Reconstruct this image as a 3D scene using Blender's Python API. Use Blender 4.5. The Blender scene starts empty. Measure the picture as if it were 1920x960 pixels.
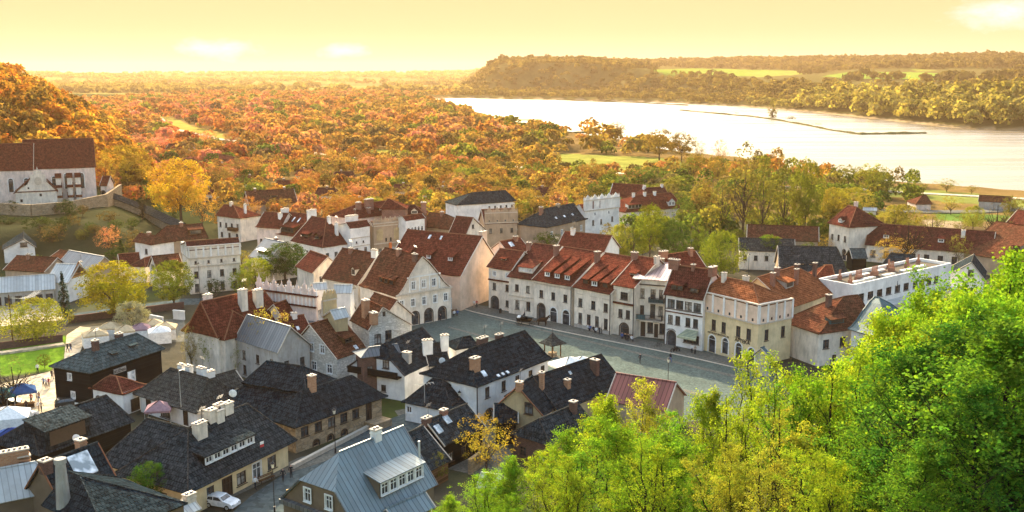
import bpy, bmesh, math, random
import numpy as np
from mathutils import Vector, Matrix
random.seed(7); RNG = np.random.default_rng(11)
scene = bpy.context.scene; COL = scene.collection
R = math.radians
# ------------------------------------------------------------------ survey of the place: a point seen at (px,py) on the level z
F = 1900.; CH = 50.; TH = math.atan(345 / F)
def G(px, py, z=0.):
    u = (px - 960) / F; v = (480 - py) / F
    dy = math.cos(TH) + v * math.sin(TH); dz = -math.sin(TH) + v * math.cos(TH)
    t = (z - CH) / dz
    return Vector((u * t, dy * t))
def proj(x, y, z):
    dz = z - CH; f = y * math.cos(TH) - dz * math.sin(TH); up = y * math.sin(TH) + dz * math.cos(TH)
    return 960 + F * x / f, 480 - F * up / f
def at_dist(px, py, D):
    u = (px - 960) / F; v = (480 - py) / F
    dy = math.cos(TH) + v * math.sin(TH); dz = -math.sin(TH) + v * math.cos(TH)
    t = D / math.hypot(u, dy)
    return Vector((u * t, dy * t, CH + dz * t))

# ------------------------------------------------------------------ materials
MATS = {}
def newmat(name):
    m = bpy.data.materials.new(name); m.use_nodes = True; MATS[name] = m
    nt = m.node_tree; b = nt.nodes['Principled BSDF']
    b.inputs['Specular IOR Level'].default_value = 0.
    return m, nt, b
def N(nt, t, **kw):
    n = nt.nodes.new(t)
    for k, v in kw.items():
        if k in n.inputs: n.inputs[k].default_value = v
        else: setattr(n, k, v)
    return n
def L(nt, a, b): nt.links.new(a, b)
def mixc(nt, fac, a, b, mode='MIX'):
    n = nt.nodes.new('ShaderNodeMix'); n.data_type = 'RGBA'; n.blend_type = mode
    for s, v in ((n.inputs[0], fac), (n.inputs[6], a), (n.inputs[7], b)):
        if hasattr(v, 'default_value') or hasattr(v, 'links'): L(nt, v, s)
        elif isinstance(v, (int, float)): s.default_value = v
        else: s.default_value = (*v, 1)
    return n.outputs[2]
def ramp(nt, src, a, b, va=0., vb=1.):
    n = nt.nodes.new('ShaderNodeMapRange'); L(nt, src, n.inputs[0])
    n.inputs[1].default_value = a; n.inputs[2].default_value = b; n.inputs[3].default_value = va; n.inputs[4].default_value = vb
    return n.outputs[0]
def noise(nt, vec, scale, detail=3, rough=.6):
    n = N(nt, 'ShaderNodeTexNoise', Scale=scale, Detail=detail, Roughness=rough); L(nt, vec, n.inputs['Vector']); return n.outputs['Fac']
def bump(nt, bsdf, h, dist=.05, strength=.6):
    b = N(nt, 'ShaderNodeBump', Strength=strength, Distance=dist); L(nt, h, b.inputs['Height']); L(nt, b.outputs[0], bsdf.inputs['Normal'])
def geo(nt): return nt.nodes.new('ShaderNodeNewGeometry').outputs['Position']
def uvs(nt): return nt.nodes.new('ShaderNodeUVMap').outputs[0]
def mul(c, k): return tuple(min(1, x * k) for x in c)

def m_plain(name, c, rough=.7, metal=0.):
    m, nt, b = newmat(name); pos = geo(nt)
    col = mixc(nt, ramp(nt, noise(nt, pos, 2.5), .3, .7), mul(c, .78), mul(c, 1.12))
    L(nt, col, b.inputs['Base Color']); b.inputs['Roughness'].default_value = rough; b.inputs['Metallic'].default_value = metal; b.inputs['Specular IOR Level'].default_value = .4 if rough <= .5 else 0.
    return m
def m_plaster(name, c, dirt=.45, dc=(.16, .13, .10)):
    m, nt, b = newmat(name); pos = geo(nt)
    mp = N(nt, 'ShaderNodeMapping'); L(nt, pos, mp.inputs[0]); mp.inputs['Scale'].default_value = (1, 1, .28)
    streak = ramp(nt, noise(nt, mp.outputs[0], 1.6, 5, .7), .44, .74, 0, dirt)
    patch = ramp(nt, noise(nt, pos, .35, 4, .65), .35, .7)
    col = mixc(nt, patch, mul(c, .74), mul(c, 1.08)); col = mixc(nt, streak, col, dc)
    col = mixc(nt, ramp(nt, noise(nt, pos, 9, 2), .3, .7, 0, .12), col, mul(c, .6))
    L(nt, col, b.inputs['Base Color']); b.inputs['Roughness'].default_value = .9
    bump(nt, b, noise(nt, pos, 7, 3), .03, .35); return m
def m_rows(name, c1, c2, moss=(.05, .05, .03), mossamt=.5, row=.52, bw=.4, rough=.85, depth=.12, spec=.2):
    """courses of tiles or shingles following the slope"""
    m, nt, b = newmat(name); uv = uvs(nt); pos = geo(nt)
    br = N(nt, 'ShaderNodeTexBrick', Scale=1.0); br.inputs['Brick Width'].default_value = bw; br.inputs['Row Height'].default_value = row
    br.inputs['Mortar Size'].default_value = .05; br.inputs['Mortar Smooth'].default_value = .3; br.inputs['Bias'].default_value = 0
    br.inputs['Color1'].default_value = (*c1, 1); br.inputs['Color2'].default_value = (*c2, 1); br.inputs['Mortar'].default_value = (*mul(c1, .3), 1)
    w = N(nt, 'ShaderNodeTexNoise', Scale=.8, Detail=2); L(nt, uv, w.inputs['Vector'])
    add = N(nt, 'ShaderNodeMixRGB', blend_type='LINEAR_LIGHT') if False else None
    vm = N(nt, 'ShaderNodeVectorMath', operation='MULTIPLY_ADD'); L(nt, w.outputs['Color'], vm.inputs[0]); vm.inputs[1].default_value = (.12, .22, 0); L(nt, uv, vm.inputs[2])
    L(nt, vm.outputs[0], br.inputs['Vector'])
    col = mixc(nt, ramp(nt, noise(nt, pos, .28, 5, .7), .42, .72, 0, mossamt), br.outputs['Color'], moss)
    col = mixc(nt, ramp(nt, noise(nt, uv, 1.1, 5, .8), .45, .7, 0, .6), col, mul(c2, 1.7))
    col = mixc(nt, ramp(nt, noise(nt, pos, 2.2, 4, .75), .48, .68, 0, .65), col, mul(c1, .3))
    L(nt, col, b.inputs['Base Color']); b.inputs['Roughness'].default_value = rough; b.inputs['Specular IOR Level'].default_value = 0.
    sx = N(nt, 'ShaderNodeSeparateXYZ'); L(nt, vm.outputs[0], sx.inputs[0])
    saw = N(nt, 'ShaderNodeMath', operation='DIVIDE'); L(nt, sx.outputs[1], saw.inputs[0]); saw.inputs[1].default_value = row
    fr = N(nt, 'ShaderNodeMath', operation='FRACT'); L(nt, saw.outputs[0], fr.inputs[0])
    hh = N(nt, 'ShaderNodeMath', operation='MULTIPLY_ADD'); L(nt, fr.outputs[0], hh.inputs[0]); hh.inputs[1].default_value = -1.; L(nt, noise(nt, uv, 5, 2), hh.inputs[2])
    bump(nt, b, hh.outputs[0], depth, .9); return m
def m_seam(name, c, step=.62, rough=.42, metal=.35, dark=.45, rust=(.12, .07, .05), rustamt=.25):
    m, nt, b = newmat(name); uv = uvs(nt); pos = geo(nt)
    sx = N(nt, 'ShaderNodeSeparateXYZ'); L(nt, uv, sx.inputs[0])
    d = N(nt, 'ShaderNodeMath', operation='DIVIDE'); L(nt, sx.outputs[0], d.inputs[0]); d.inputs[1].default_value = step
    fr = N(nt, 'ShaderNodeMath', operation='FRACT'); L(nt, d.outputs[0], fr.inputs[0])
    lt = N(nt, 'ShaderNodeMath', operation='LESS_THAN'); L(nt, fr.outputs[0], lt.inputs[0]); lt.inputs[1].default_value = .16
    fl = N(nt, 'ShaderNodeMath', operation='FLOOR'); L(nt, d.outputs[0], fl.inputs[0])
    wn = N(nt, 'ShaderNodeTexWhiteNoise', noise_dimensions='1D'); L(nt, fl.outputs[0], wn.inputs['W'])
    col = mixc(nt, wn.outputs['Value'], mul(c, .82), mul(c, 1.15))
    col = mixc(nt, ramp(nt, noise(nt, pos, .9, 5, .7), .45, .75, 0, rustamt), col, rust)
    col = mixc(nt, lt.outputs[0], col, mul(c, dark))
    L(nt, col, b.inputs['Base Color']); b.inputs['Roughness'].default_value = rough; b.inputs['Metallic'].default_value = metal; b.inputs['Specular IOR Level'].default_value = .25
    bump(nt, b, lt.outputs[0], .04, .8); return m
def m_stone(name, c1, c2, mortar, sc=2.2, brick=False):
    m, nt, b = newmat(name); uv = uvs(nt); pos = geo(nt)
    if brick:
        br = N(nt, 'ShaderNodeTexBrick', Scale=1.); br.inputs['Brick Width'].default_value = .34; br.inputs['Row Height'].default_value = .15
        br.inputs['Mortar Size'].default_value = .02; L(nt, uv, br.inputs['Vector'])
        br.inputs['Color1'].default_value = (*c1, 1); br.inputs['Color2'].default_value = (*c2, 1); br.inputs['Mortar'].default_value = (*mortar, 1)
        col = br.outputs['Color']; hgt = br.outputs['Fac']
    else:
        mp = N(nt, 'ShaderNodeMapping'); L(nt, uv, mp.inputs[0]); mp.inputs['Scale'].default_value = (sc * .7, sc * 1.6, 1)
        v = N(nt, 'ShaderNodeTexVoronoi', Scale=1., feature='F1'); L(nt, mp.outputs[0], v.inputs['Vector'])
        v2 = N(nt, 'ShaderNodeTexVoronoi', Scale=1., feature='DISTANCE_TO_EDGE'); L(nt, mp.outputs[0], v2.inputs['Vector'])
        s = N(nt, 'ShaderNodeSeparateXYZ'); L(nt, v.outputs['Color'], s.inputs[0])
        col = mixc(nt, s.outputs[0], c1, c2); col = mixc(nt, ramp(nt, v2.outputs['Distance'], .02, .09, 1, 0), col, mortar); hgt = v2.outputs['Distance']
    col = mixc(nt, ramp(nt, noise(nt, pos, .5, 4, .7), .4, .75, 0, .45), col, mul(c1, .4))
    L(nt, col, b.inputs['Base Color']); b.inputs['Roughness'].default_value = .92; bump(nt, b, hgt, .05, .5 if not brick else -.3); return m
def m_wood(name, c, step=.3):
    m, nt, b = newmat(name); uv = uvs(nt)
    sx = N(nt, 'ShaderNodeSeparateXYZ'); L(nt, uv, sx.inputs[0])
    d = N(nt, 'ShaderNodeMath', operation='DIVIDE'); L(nt, sx.outputs[1], d.inputs[0]); d.inputs[1].default_value = step
    fr = N(nt, 'ShaderNodeMath', operation='FRACT'); L(nt, d.outputs[0], fr.inputs[0])
    fl = N(nt, 'ShaderNodeMath', operation='FLOOR'); L(nt, d.outputs[0], fl.inputs[0])
    wn = N(nt, 'ShaderNodeTexWhiteNoise', noise_dimensions='1D'); L(nt, fl.outputs[0], wn.inputs['W'])
    col = mixc(nt, wn.outputs['Value'], mul(c, .6), mul(c, 1.4))
    col = mixc(nt, ramp(nt, fr.outputs[0], .85, .95), col, mul(c, .25))
    L(nt, col, b.inputs['Base Color']); b.inputs['Roughness'].default_value = .85; bump(nt, b, fr.outputs[0], .04, -.7); return m
def m_leaf(name, attr=False, trans=.5, rnd=.35, sc=.9):
    m, nt, b = newmat(name); nt.nodes.remove(b); out = nt.nodes['Material Output']
    if attr: c = N(nt, 'ShaderNodeAttribute', attribute_name='Col').outputs['Color']; vec = geo(nt)
    else:
        oi = nt.nodes.new('ShaderNodeObjectInfo'); c = oi.outputs['Color']
        tc = nt.nodes.new('ShaderNodeTexCoord'); va = N(nt, 'ShaderNodeVectorMath', operation='ADD'); L(nt, tc.outputs['Object'], va.inputs[0]); L(nt, oi.outputs['Location'], va.inputs[1]); vec = va.outputs[0]
    n1 = noise(nt, vec, sc, 3, .7)
    hs = N(nt, 'ShaderNodeHueSaturation'); L(nt, c, hs.inputs['Color'])
    L(nt, ramp(nt, n1, .25, .75, 1 - rnd * 1.5, 1 + rnd * 1.6), hs.inputs['Value']); L(nt, ramp(nt, noise(nt, vec, sc * 2.3, 2), .3, .7, .475, .53), hs.inputs['Hue'])
    df = nt.nodes.new('ShaderNodeBsdfDiffuse'); tr = nt.nodes.new('ShaderNodeBsdfTranslucent')
    L(nt, hs.outputs[0], df.inputs[0]); tc2 = mixc(nt, 1., hs.outputs[0], (1.25, 1.15, .55), 'MULTIPLY'); L(nt, tc2, tr.inputs[0])
    mx = N(nt, 'ShaderNodeMixShader', Fac=trans); L(nt, df.outputs[0], mx.inputs[1]); L(nt, tr.outputs[0], mx.inputs[2])
    L(nt, mx.outputs[0], out.inputs['Surface']); return m

m_plaster('plaster_cream', (.85, .75, .61)); m_plaster('plaster_white', (.86, .83, .77), .2); m_plaster('plaster_pink', (.84, .68, .58))
m_plaster('plaster_yellow', (.78, .62, .36), .25); m_plaster('plaster_tan', (.46, .34, .23)); m_plaster('plaster_brown', (.19, .145, .10), .2)
m_plaster('plaster_grey', (.42, .40, .36), .5); m_plaster('plaster_aged', (.78, .69, .56), .5); m_plaster('plaster_ochre', (.52, .40, .22), .4)
m_plaster('plaster_peach', (.82, .60, .44), .2)
m_rows('tile_red', (.105, .025, .017), (.175, .048, .028), (.06, .03, .02), .5)
m_rows('tile_brown', (.085, .022, .017), (.14, .042, .028), (.04, .03, .02), .6)
m_rows('tile_orange', (.22, .07, .03), (.32, .115, .05), (.06, .03, .02), .45, row=.4)
m_rows('tile_old', (.09, .032, .02), (.165, .06, .033), (.045, .045, .025), .6)
m_rows('shingle_black', (.006, .011, .015), (.024, .038, .046), (.010, .011, .011), .45, row=.62, bw=.4, spec=.06, rough=.95, depth=.16)
m_rows('shingle_dark', (.010, .016, .020), (.042, .056, .062), (.018, .020, .018), .5, row=.6, bw=.4, spec=.06, rough=.95, depth=.16)
m_rows('shingle_grey', (.035, .037, .035), (.072, .072, .066), (.03, .035, .025), .5, row=.6, bw=.4, depth=.15)
m_rows('shingle_teal', (.04, .06, .06), (.075, .10, .10), (.02, .03, .03), .3, row=.62, bw=.8, depth=.2, spec=.15, rough=.8)
m_seam('metal_blue', (.16, .215, .23), metal=.1); m_seam('metal_grey', (.16, .17, .17)); m_seam('metal_red', (.26, .09, .07), dark=.35); m_seam('metal_bright', (.52, .52, .48), .6, .35, .1, .6)
m_seam('metal_rose', (.52, .36, .32), .7, .4, .3); m_seam('metal_teal', (.04, .10, .11), .5, .6, .05)
m_stone('stone_warm', (.30, .21, .12), (.44, .33, .21), (.24, .19, .13), 1.5); m_stone('stone_white', (.50, .47, .41), (.68, .64, .57), (.38, .35, .30), 2.0)
m_stone('brick_red', (.22, .075, .045), (.32, .12, .07), (.30, .25, .2), brick=True); m_stone('brick_dark', (.10, .05, .04), (.16, .08, .06), (.12, .10, .09), brick=True)
m_stone('brick_orange', (.40, .17, .08), (.52, .25, .13), (.35, .28, .2), brick=True)
m_wood('wood_black', (.006, .009, .011)); m_wood('wood_brown', (.13, .07, .035)); m_wood('wood_orange', (.34, .17, .08))
m_plain('white_paint', (.78, .77, .73), .5); m_plain('dark_wood_paint', (.045, .03, .022), .5); m_plain('iron', (.02, .02, .022), .45, .3)
m_plain('stone_trim', (.55, .47, .37), .9); m_plain('tar_roof', (.14, .115, .085), .95); m_plain('canvas_white', (.80, .78, .72), .9); m_plain('canvas_blue', (.05, .10, .22), .9)
m_plain('canvas_royal', (.03, .06, .18), .9); m_plain('canvas_teal', (.05, .14, .14), .9); m_plain('canvas_pink', (.30, .19, .2), .9); m_plain('canvas_green', (.40, .42, .28), .9); m_plain('canvas_tan', (.55, .42, .25), .9)
m_plain('car_white', (.75, .76, .76), .25); m_plain('car_dark', (.02, .025, .025), .25); m_plain('rubber', (.015, .015, .015), .8); m_plain('car_grey', (.25, .26, .27), .3)
m_plain('skin', (.55, .33, .24), .7); m_plain('hair', (.05, .03, .02), .7); m_plain('cloth_dark', (.02, .025, .035), .9); m_plain('cloth_red', (.42, .05, .05), .9)
m_plain('cloth_white', (.72, .72, .70), .9); m_plain('cloth_tan', (.38, .28, .2), .9); m_plain('cloth_blue', (.06, .12, .28), .9); m_plain('horse_coat', (.035, .02, .015), .6)
m_plain('bark', (.085, .06, .045), .95); m_plain('bark_dark', (.03, .025, .02), .95); m_plain('rock', (.3, .27, .22), .95); m_plain('banner_orange', (.6, .16, .05), .9)
m_plain('sign_blue', (.04, .08, .35), .5); m_plain('sign_yellow', (.75, .42, .03), .5); m_plain('verge_rust', (.25, .11, .06), .9); m_plain('lamp_glass', (.7, .65, .5), .2)
m_plain('letter_black', (.02, .02, .02), .7)
def m_glass(name, c):
    m, nt, b = newmat(name); pos = geo(nt)
    L(nt, mixc(nt, ramp(nt, noise(nt, pos, .9, 2), .4, .65), c, mul(c, 3.5)), b.inputs['Base Color']); b.inputs['Roughness'].default_value = .12; b.inputs['Specular IOR Level'].default_value = .6
m_glass('glass', (.018, .022, .026)); m_glass('glass_mid', (.05, .055, .055)); m_glass('glass_curtain', (.13, .125, .11)); m_glass('glass_light', (.30, .33, .33))
m_leaf('leaf_mid', rnd=.35, sc=.45, trans=.38); m_leaf('leaf_far', True, rnd=.2, sc=.12, trans=.45); m_leaf('leaf_near', rnd=.5, sc=.55, trans=.4)

# ------------------------------------------------------------------ mesh builder
class MB:
    def __init__(s): s.v = []; s.f = []; s.m = []
    def quad(s, pts, mi=0):
        i = len(s.v); s.v += [tuple(p) for p in pts]; s.f.append(tuple(range(i, i + len(pts)))); s.m.append(mi)
    def box(s, x0, x1, y0, y1, z0, z1, mi=0):
        P = [(x0, y0, z0), (x1, y0, z0), (x1, y1, z0), (x0, y1, z0), (x0, y0, z1), (x1, y0, z1), (x1, y1, z1), (x0, y1, z1)]
        i = len(s.v); s.v += P
        for f in ((0, 3, 2, 1), (4, 5, 6, 7), (0, 1, 5, 4), (1, 2, 6, 5), (2, 3, 7, 6), (3, 0, 4, 7)): s.f.append(tuple(i + k for k in f)); s.m.append(mi)
    def hexa(s, P, mi=0):
        i = len(s.v); s.v += [tuple(p) for p in P]
        for f in ((0, 3, 2, 1), (4, 5, 6, 7), (0, 1, 5, 4), (1, 2, 6, 5), (2, 3, 7, 6), (3, 0, 4, 7)): s.f.append(tuple(i + k for k in f)); s.m.append(mi)
    def tube(s, a, b, r0, r1=None, n=6, mi=0, caps=True):
        a = Vector(a); b = Vector(b); r1 = r0 if r1 is None else r1; d = (b - a).normalized()
        u = d.orthogonal().normalized(); w = d.cross(u); i = len(s.v)
        for c, r in ((a, r0), (b, r1)):
            for k in range(n):
                t = 2 * math.pi * k / n; s.v.append(tuple(c + (u * math.cos(t) + w * math.sin(t)) * r))
        for k in range(n): s.f.append((i + k, i + (k + 1) % n, i + n + (k + 1) % n, i + n + k)); s.m.append(mi)
        if caps: s.f.append(tuple(i + k for k in range(n))[::-1]); s.m.append(mi); s.f.append(tuple(i + n + k for k in range(n))); s.m.append(mi)
    def ball(s, c, r, mi=0, n=8, sz=1., sx=1., sy=1.):
        i = len(s.v); rings = n // 2
        for a in range(rings + 1):
            ph = math.pi * a / rings
            for k in range(n): t = 2 * math.pi * k / n; s.v.append((c[0] + r * sx * math.sin(ph) * math.cos(t), c[1] + r * sy * math.sin(ph) * math.sin(t), c[2] + r * sz * math.cos(ph)))
        for a in range(rings):
            for k in range(n): s.f.append((i + a * n + k, i + (a + 1) * n + k, i + (a + 1) * n + (k + 1) % n, i + a * n + (k + 1) % n)); s.m.append(mi)
    def mesh(s, name, mats, uv=True, smooth=False):
        me = bpy.data.meshes.new(name); me.from_pydata(s.v, [], s.f)
        for m in mats: me.materials.append(MATS[m])
        if len(mats) > 1: me.polygons.foreach_set('material_index', s.m)
        if smooth: me.polygons.foreach_set('use_smooth', [True] * len(s.f))
        me.validate(); me.update()
        if uv: auto_uv(me)
        return me
    def build(s, name, mats, parent=None, loc=None, rz=0., **kw):
        if isinstance(mats, str): mats = [mats]
        return link(name, s.mesh(name, mats, **kw), parent, loc, rz)
def auto_uv(me):
    uv = me.uv_layers.new(name='UVMap'); dat = np.zeros((len(me.loops), 2), np.float32)
    for p in me.polygons:
        n = p.normal
        if abs(n.z) > .97: u = Vector((1, 0, 0)); v = Vector((0, 1, 0))
        else: u = Vector((-n.y, n.x, 0)).normalized(); v = n.cross(u)
        for li in p.loop_indices:
            co = me.vertices[me.loops[li].vertex_index].co; dat[li] = (co.dot(u), co.dot(v))
    uv.data.foreach_set('uv', dat.ravel())
def link(name, data, parent=None, loc=None, rz=0.):
    o = bpy.data.objects.new(name, data); COL.objects.link(o)
    if parent is not None: o.parent = parent
    if loc is not None: o.location = loc
    o.rotation_euler.z = rz; return o
def tag(o, label, cat, group=None):
    o['label'] = label; o['category'] = cat
    if group: o['group'] = group
    return o
def thing(name, label, cat, loc=(0, 0, 0), rz=0., group=None): return tag(link(name, None, None, loc, rz), label, cat, group)
def struct(o, kind='structure'): o['kind'] = kind; return o
def copy_tree(o, parent=None):
    c = o.copy(); COL.objects.link(c); c.parent = parent
    for ch in KIDS.get(o.name, []): KIDS.setdefault(c.name, []).append(copy_tree(ch, c))
    return c
KIDS = {}
def remember(o):
    KIDS[o.name] = [x for x in COL.objects if x.parent == o]
    for x in KIDS[o.name]: remember(x)

# ------------------------------------------------------------------ terrain
def S(t): t = np.clip(t, 0, 1); return t * t * (3 - 2 * t)
WZ = -5.
near_bank = [(812, 186), (835, 196), (880, 209), (925, 217), (918, 231), (955, 243), (1010, 254), (1110, 258), (1190, 268), (1250, 284), (1330, 296), (1440, 306), (1530, 326), (1560, 341), (1680, 350), (1800, 358), (1925, 368), (2150, 388)]
far_bank = [(2150, 250), (1925, 246), (1860, 243), (1780, 239), (1690, 229), (1600, 219), (1520, 210), (1440, 204), (1380, 199), (1260, 193), (1130, 189), (960, 186), (860, 184)]
RIV = [tuple(G(x, y, WZ)) for x, y in near_bank + far_bank]
PONDS = [[tuple(G(x, y, WZ)) for x, y in [(1270, 322), (1300, 318), (1370, 321), (1372, 327), (1330, 330), (1275, 329)]],
         [tuple(G(x, y, WZ)) for x, y in [(1050, 288), (1090, 287), (1098, 293), (1070, 297)]]]
BARS = [[tuple(G(x, y, WZ)) for x, y in q] for q in ([(940, 222), (1000, 223), (1010, 225), (960, 227)], [(950, 230), (1000, 231), (1003, 235), (965, 234)])]
def inside(px, py, poly):
    ins = np.zeros(px.shape, bool); n = len(poly)
    for i in range(n):
        x0, y0 = poly[i]; x1, y1 = poly[(i + 1) % n]
        if y0 == y1: continue
        c = ((y0 > py) != (y1 > py)) & (px < (x1 - x0) * (py - y0) / (y1 - y0) + x0); ins ^= c
    return ins
def sdist(px, py, poly):
    d = np.full(px.shape, 1e9); n = len(poly)
    for i in range(n):
        ax, ay = poly[i]; bx, by = poly[(i + 1) % n]; vx, vy = bx - ax, by - ay
        t = np.clip(((px - ax) * vx + (py - ay) * vy) / (vx * vx + vy * vy + 1e-9), 0, 1)
        d = np.minimum(d, np.hypot(px - ax - t * vx, py - ay - t * vy))
    return np.where(inside(px, py, poly), -d, d)
_fb = sorted([(math.atan2(G(x, y, WZ)[0], G(x, y, WZ)[1]), G(x, y, WZ).length) for x, y in far_bank])
FBA = np.array([a for a, _ in _fb]); FBD = np.array([d for _, d in _fb])
def wob(x, y, s, k=0.):
    return np.sin(x * s + 1.3 + k) * np.sin(y * s * 1.13 + .7 * k) + .5 * np.sin(x * s * 2.3 + y * s * 1.7 + k) + .3 * np.sin(x * s * 4.1 - y * s * 3.7 + 2 * k)
def terrain(x, y):
    x = np.asarray(x, float); y = np.asarray(y, float); D = np.hypot(x, y); az = np.arctan2(x, np.maximum(y, 1e-3)); q = -x / np.maximum(D, 1)
    z = -3. * S((D - 340) / 150)
    z = np.maximum(z, np.minimum(.5 * (100 - D), 41) * (D < 100))
    fr = (y > 0)
    ch = 8 * S((D - 286) / 24) * S((q - .325) / .06) * S((560 - D) / 160); z = np.where(fr, np.maximum(z, ch * 1.0 - 0 * D), z)
    w = np.maximum(600 * q - 212 + 6 * wob(x, y, .02), 0)
    hill = 84 * (1 - np.exp(-w / 88)) * S((D - 370) / 160) * S((1150 - D) / 450)
    z = np.where(fr, np.maximum(z, z + hill), z)
    # far bank
    fd = np.interp(az, FBA, FBD); e = D - fd; side = S((az - math.atan((864 - 960) / 1930)) / .042) * fr
    rt = S((az - math.atan((1060 - 960) / 1930)) / .19)
    cliff0 = 60 + 230 * (1 - rt) ; top = (1 - rt) * 72 + rt * (31 + 4 * wob(x, y, .004))
    edge = e + (26 + 20 * (1 - rt)) * wob(x, y, .012, 1.) + 12 * wob(x, y, .03, 2.)
    pl = top * S((edge - cliff0) / (150 + 60 * rt)) + rt * (14 * S((e - 500) / 900) + 44 * S((e - 1150) / 1300)) + (1 - rt) * 12 * S((e - 500) / 1500)
    z = z + side * pl * (e > 0)
    # distant plain rising to a low ridge
    z = z + (1 - side * (e > 0)) * fr * (42 * S((D - 4200) / 3800) + 6 * S((az + .25) / .3) * S((D - 6000) / 2500) + 2.0 * wob(x, y, .0016) * S((D - 3000) / 2000))
    d = sdist(x, y, RIV)
    z = np.minimum(z, np.maximum(WZ + .22 * d, -9.))
    for p in PONDS: z = np.minimum(z, np.maximum(WZ + .3 * sdist(x, y, p), -7.))
    for p in BARS: z = np.where(sdist(x, y, p) < 14, np.maximum(z, WZ + .5 - .06 * np.maximum(sdist(x, y, p), -3)), z)
    z = z + .5 * wob(x, y, .05) * S((D - 500) / 300) * (d > 12)
    return z
def tz(x, y): return float(terrain(np.array([x]), np.array([y]))[0])
GROUND = {}
def on_ground(px, py):
    """the spot of ground seen at a place of the photograph"""
    z = 0.
    for _ in range(9):
        p = G(px, py, z); d = p.length
        z2 = 0. if 102 < d < 285 else tz(p.x, p.y)
        if abs(z2 - z) < .01: z = z2; break
        z = z + .72 * (z2 - z)
    return p.x, p.y, z

def build_ground():
    az = np.concatenate([np.linspace(-math.pi, -.62, 60, endpoint=False), np.linspace(-.62, .62, 430, endpoint=False), np.linspace(.62, math.pi, 60, endpoint=False)])
    rr = np.concatenate([[0.5, 3, 6], np.exp(np.linspace(math.log(10), math.log(9200), 560))])
    A, Rr = np.meshgrid(az, rr); X = Rr * np.sin(A); Y = Rr * np.cos(A); Z = terrain(X, Y)
    na, nr = len(az), len(rr); V = np.stack([X, Y, Z], -1).reshape(-1, 3)
    i = np.arange(nr - 1)[:, None] * na; j = np.arange(na)[None, :]; j2 = (j + 1) % na
    Fq = np.stack([i + j, i + j2, i + na + j2, i + na + j], -1).reshape(-1, 4)[:, ::-1]
    me = np_mesh('ground', V, Fq)
    # land cover (what grows or lies there)
    D = Rr.ravel(); x = V[:, 0]; y = V[:, 1]
    C = np.tile(np.array([.065, .06, .047]), (len(V), 1))                      # packed earth of the town
    def blend(mask, c): C[:] = C * (1 - mask[:, None]) + np.array(c) * mask[:, None]
    blend(S((D - 330) / 60), (.19, .12, .045))                               # dry meadow
    blend(((D < 112)).astype(float), (.05, .07, .025))
    q = -x / np.maximum(D, 1); ch = S((q - .315) / .03) * S((D - 278) / 8) * (y > 0); blend(ch, (.03, .045, .016))
    blend((ch > .5) * (V[:, 2] > 7.6) * (D < 340.) * (D > 306), (.07, .065, .04))
    blend(S((q - .25) / .04) * (D > 266) * (D < 440) * (y > 0), (.026, .036, .014)); blend(S(wob(x, y, .045, 5.) - .3) * (D > 112) * (D < 330) * .9, (.05, .075, .02))
    blend(((D > 285) & (D < 350)) * .75 * (y > 0), (.05, .05, .025))
    fd = np.interp(np.arctan2(x, np.maximum(y, 1e-3)), FBA, FBD); far = (D > fd) & (x > -300) & (y > 0)
    blend(far.astype(float), (.10, .085, .03))
    blend(((D > 3300) & ~far).astype(float) * S(.5 + .8 * wob(x, y, .0021)), (.20, .17, .05))
    f = y * math.cos(TH) - (V[:, 2] - CH) * math.sin(TH); f = np.where(f > 1, f, 1e9); up = y * math.sin(TH) + (V[:, 2] - CH) * math.cos(TH); PX = 960 + F * x / f; PY = 480 - F * up / f
    vis = (y > 0)
    for poly, c in FIELDS: blend((inside(PX, PY, poly) & vis).astype(float), c)
    ins = sdist(x, y, RIV); blend((np.abs(ins - 2) < 5) * 1., (.32, .24, .15))
    for p in BARS: blend((sdist(x, y, p) < 10) * 1., (.55, .40, .24))
    ca = me.color_attributes.new('Col', 'FLOAT_COLOR', 'POINT'); ca.data.foreach_set('color', np.concatenate([C, np.ones((len(C), 1))], 1).astype(np.float32).ravel())
    m, nt, b = newmat('earth_and_grass'); pos = geo(nt); c = N(nt, 'ShaderNodeAttribute', attribute_name='Col').outputs['Color']
    c = mixc(nt, ramp(nt, noise(nt, pos, .06, 6, .7), .3, .7, .0, 1.), mixc(nt, 1., c, (.6, .6, .55), 'MULTIPLY'), mixc(nt, 1., c, (1.35, 1.3, 1.2), 'MULTIPLY'))
    c = mixc(nt, ramp(nt, noise(nt, pos, .9, 5, .7), .35, .7, 0, .35), c, (.07, .06, .035))
    L(nt, c, b.inputs['Base Color']); b.inputs['Roughness'].default_value = 1.; bump(nt, b, noise(nt, pos, .6, 5, .7), .5, .5)
    me.materials.append(m); me.polygons.foreach_set('use_smooth', np.ones(len(Fq), bool))
    return struct(link('ground', me))
def np_mesh(name, V, Fq):
    me = bpy.data.meshes.new(name); k = Fq.shape[1]
    me.vertices.add(len(V)); me.vertices.foreach_set('co', V.astype(np.float32).ravel())
    me.loops.add(Fq.size); me.loops.foreach_set('vertex_index', Fq.astype(np.int32).ravel())
    me.polygons.add(len(Fq)); me.polygons.foreach_set('loop_start', (np.arange(len(Fq)) * k).astype(np.int32)); me.polygons.foreach_set('loop_total', np.full(len(Fq), k, np.int32))
    me.update(calc_edges=True); return me
GREEN = (.16, .24, .035); OLIVE = (.17, .19, .04)
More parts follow.
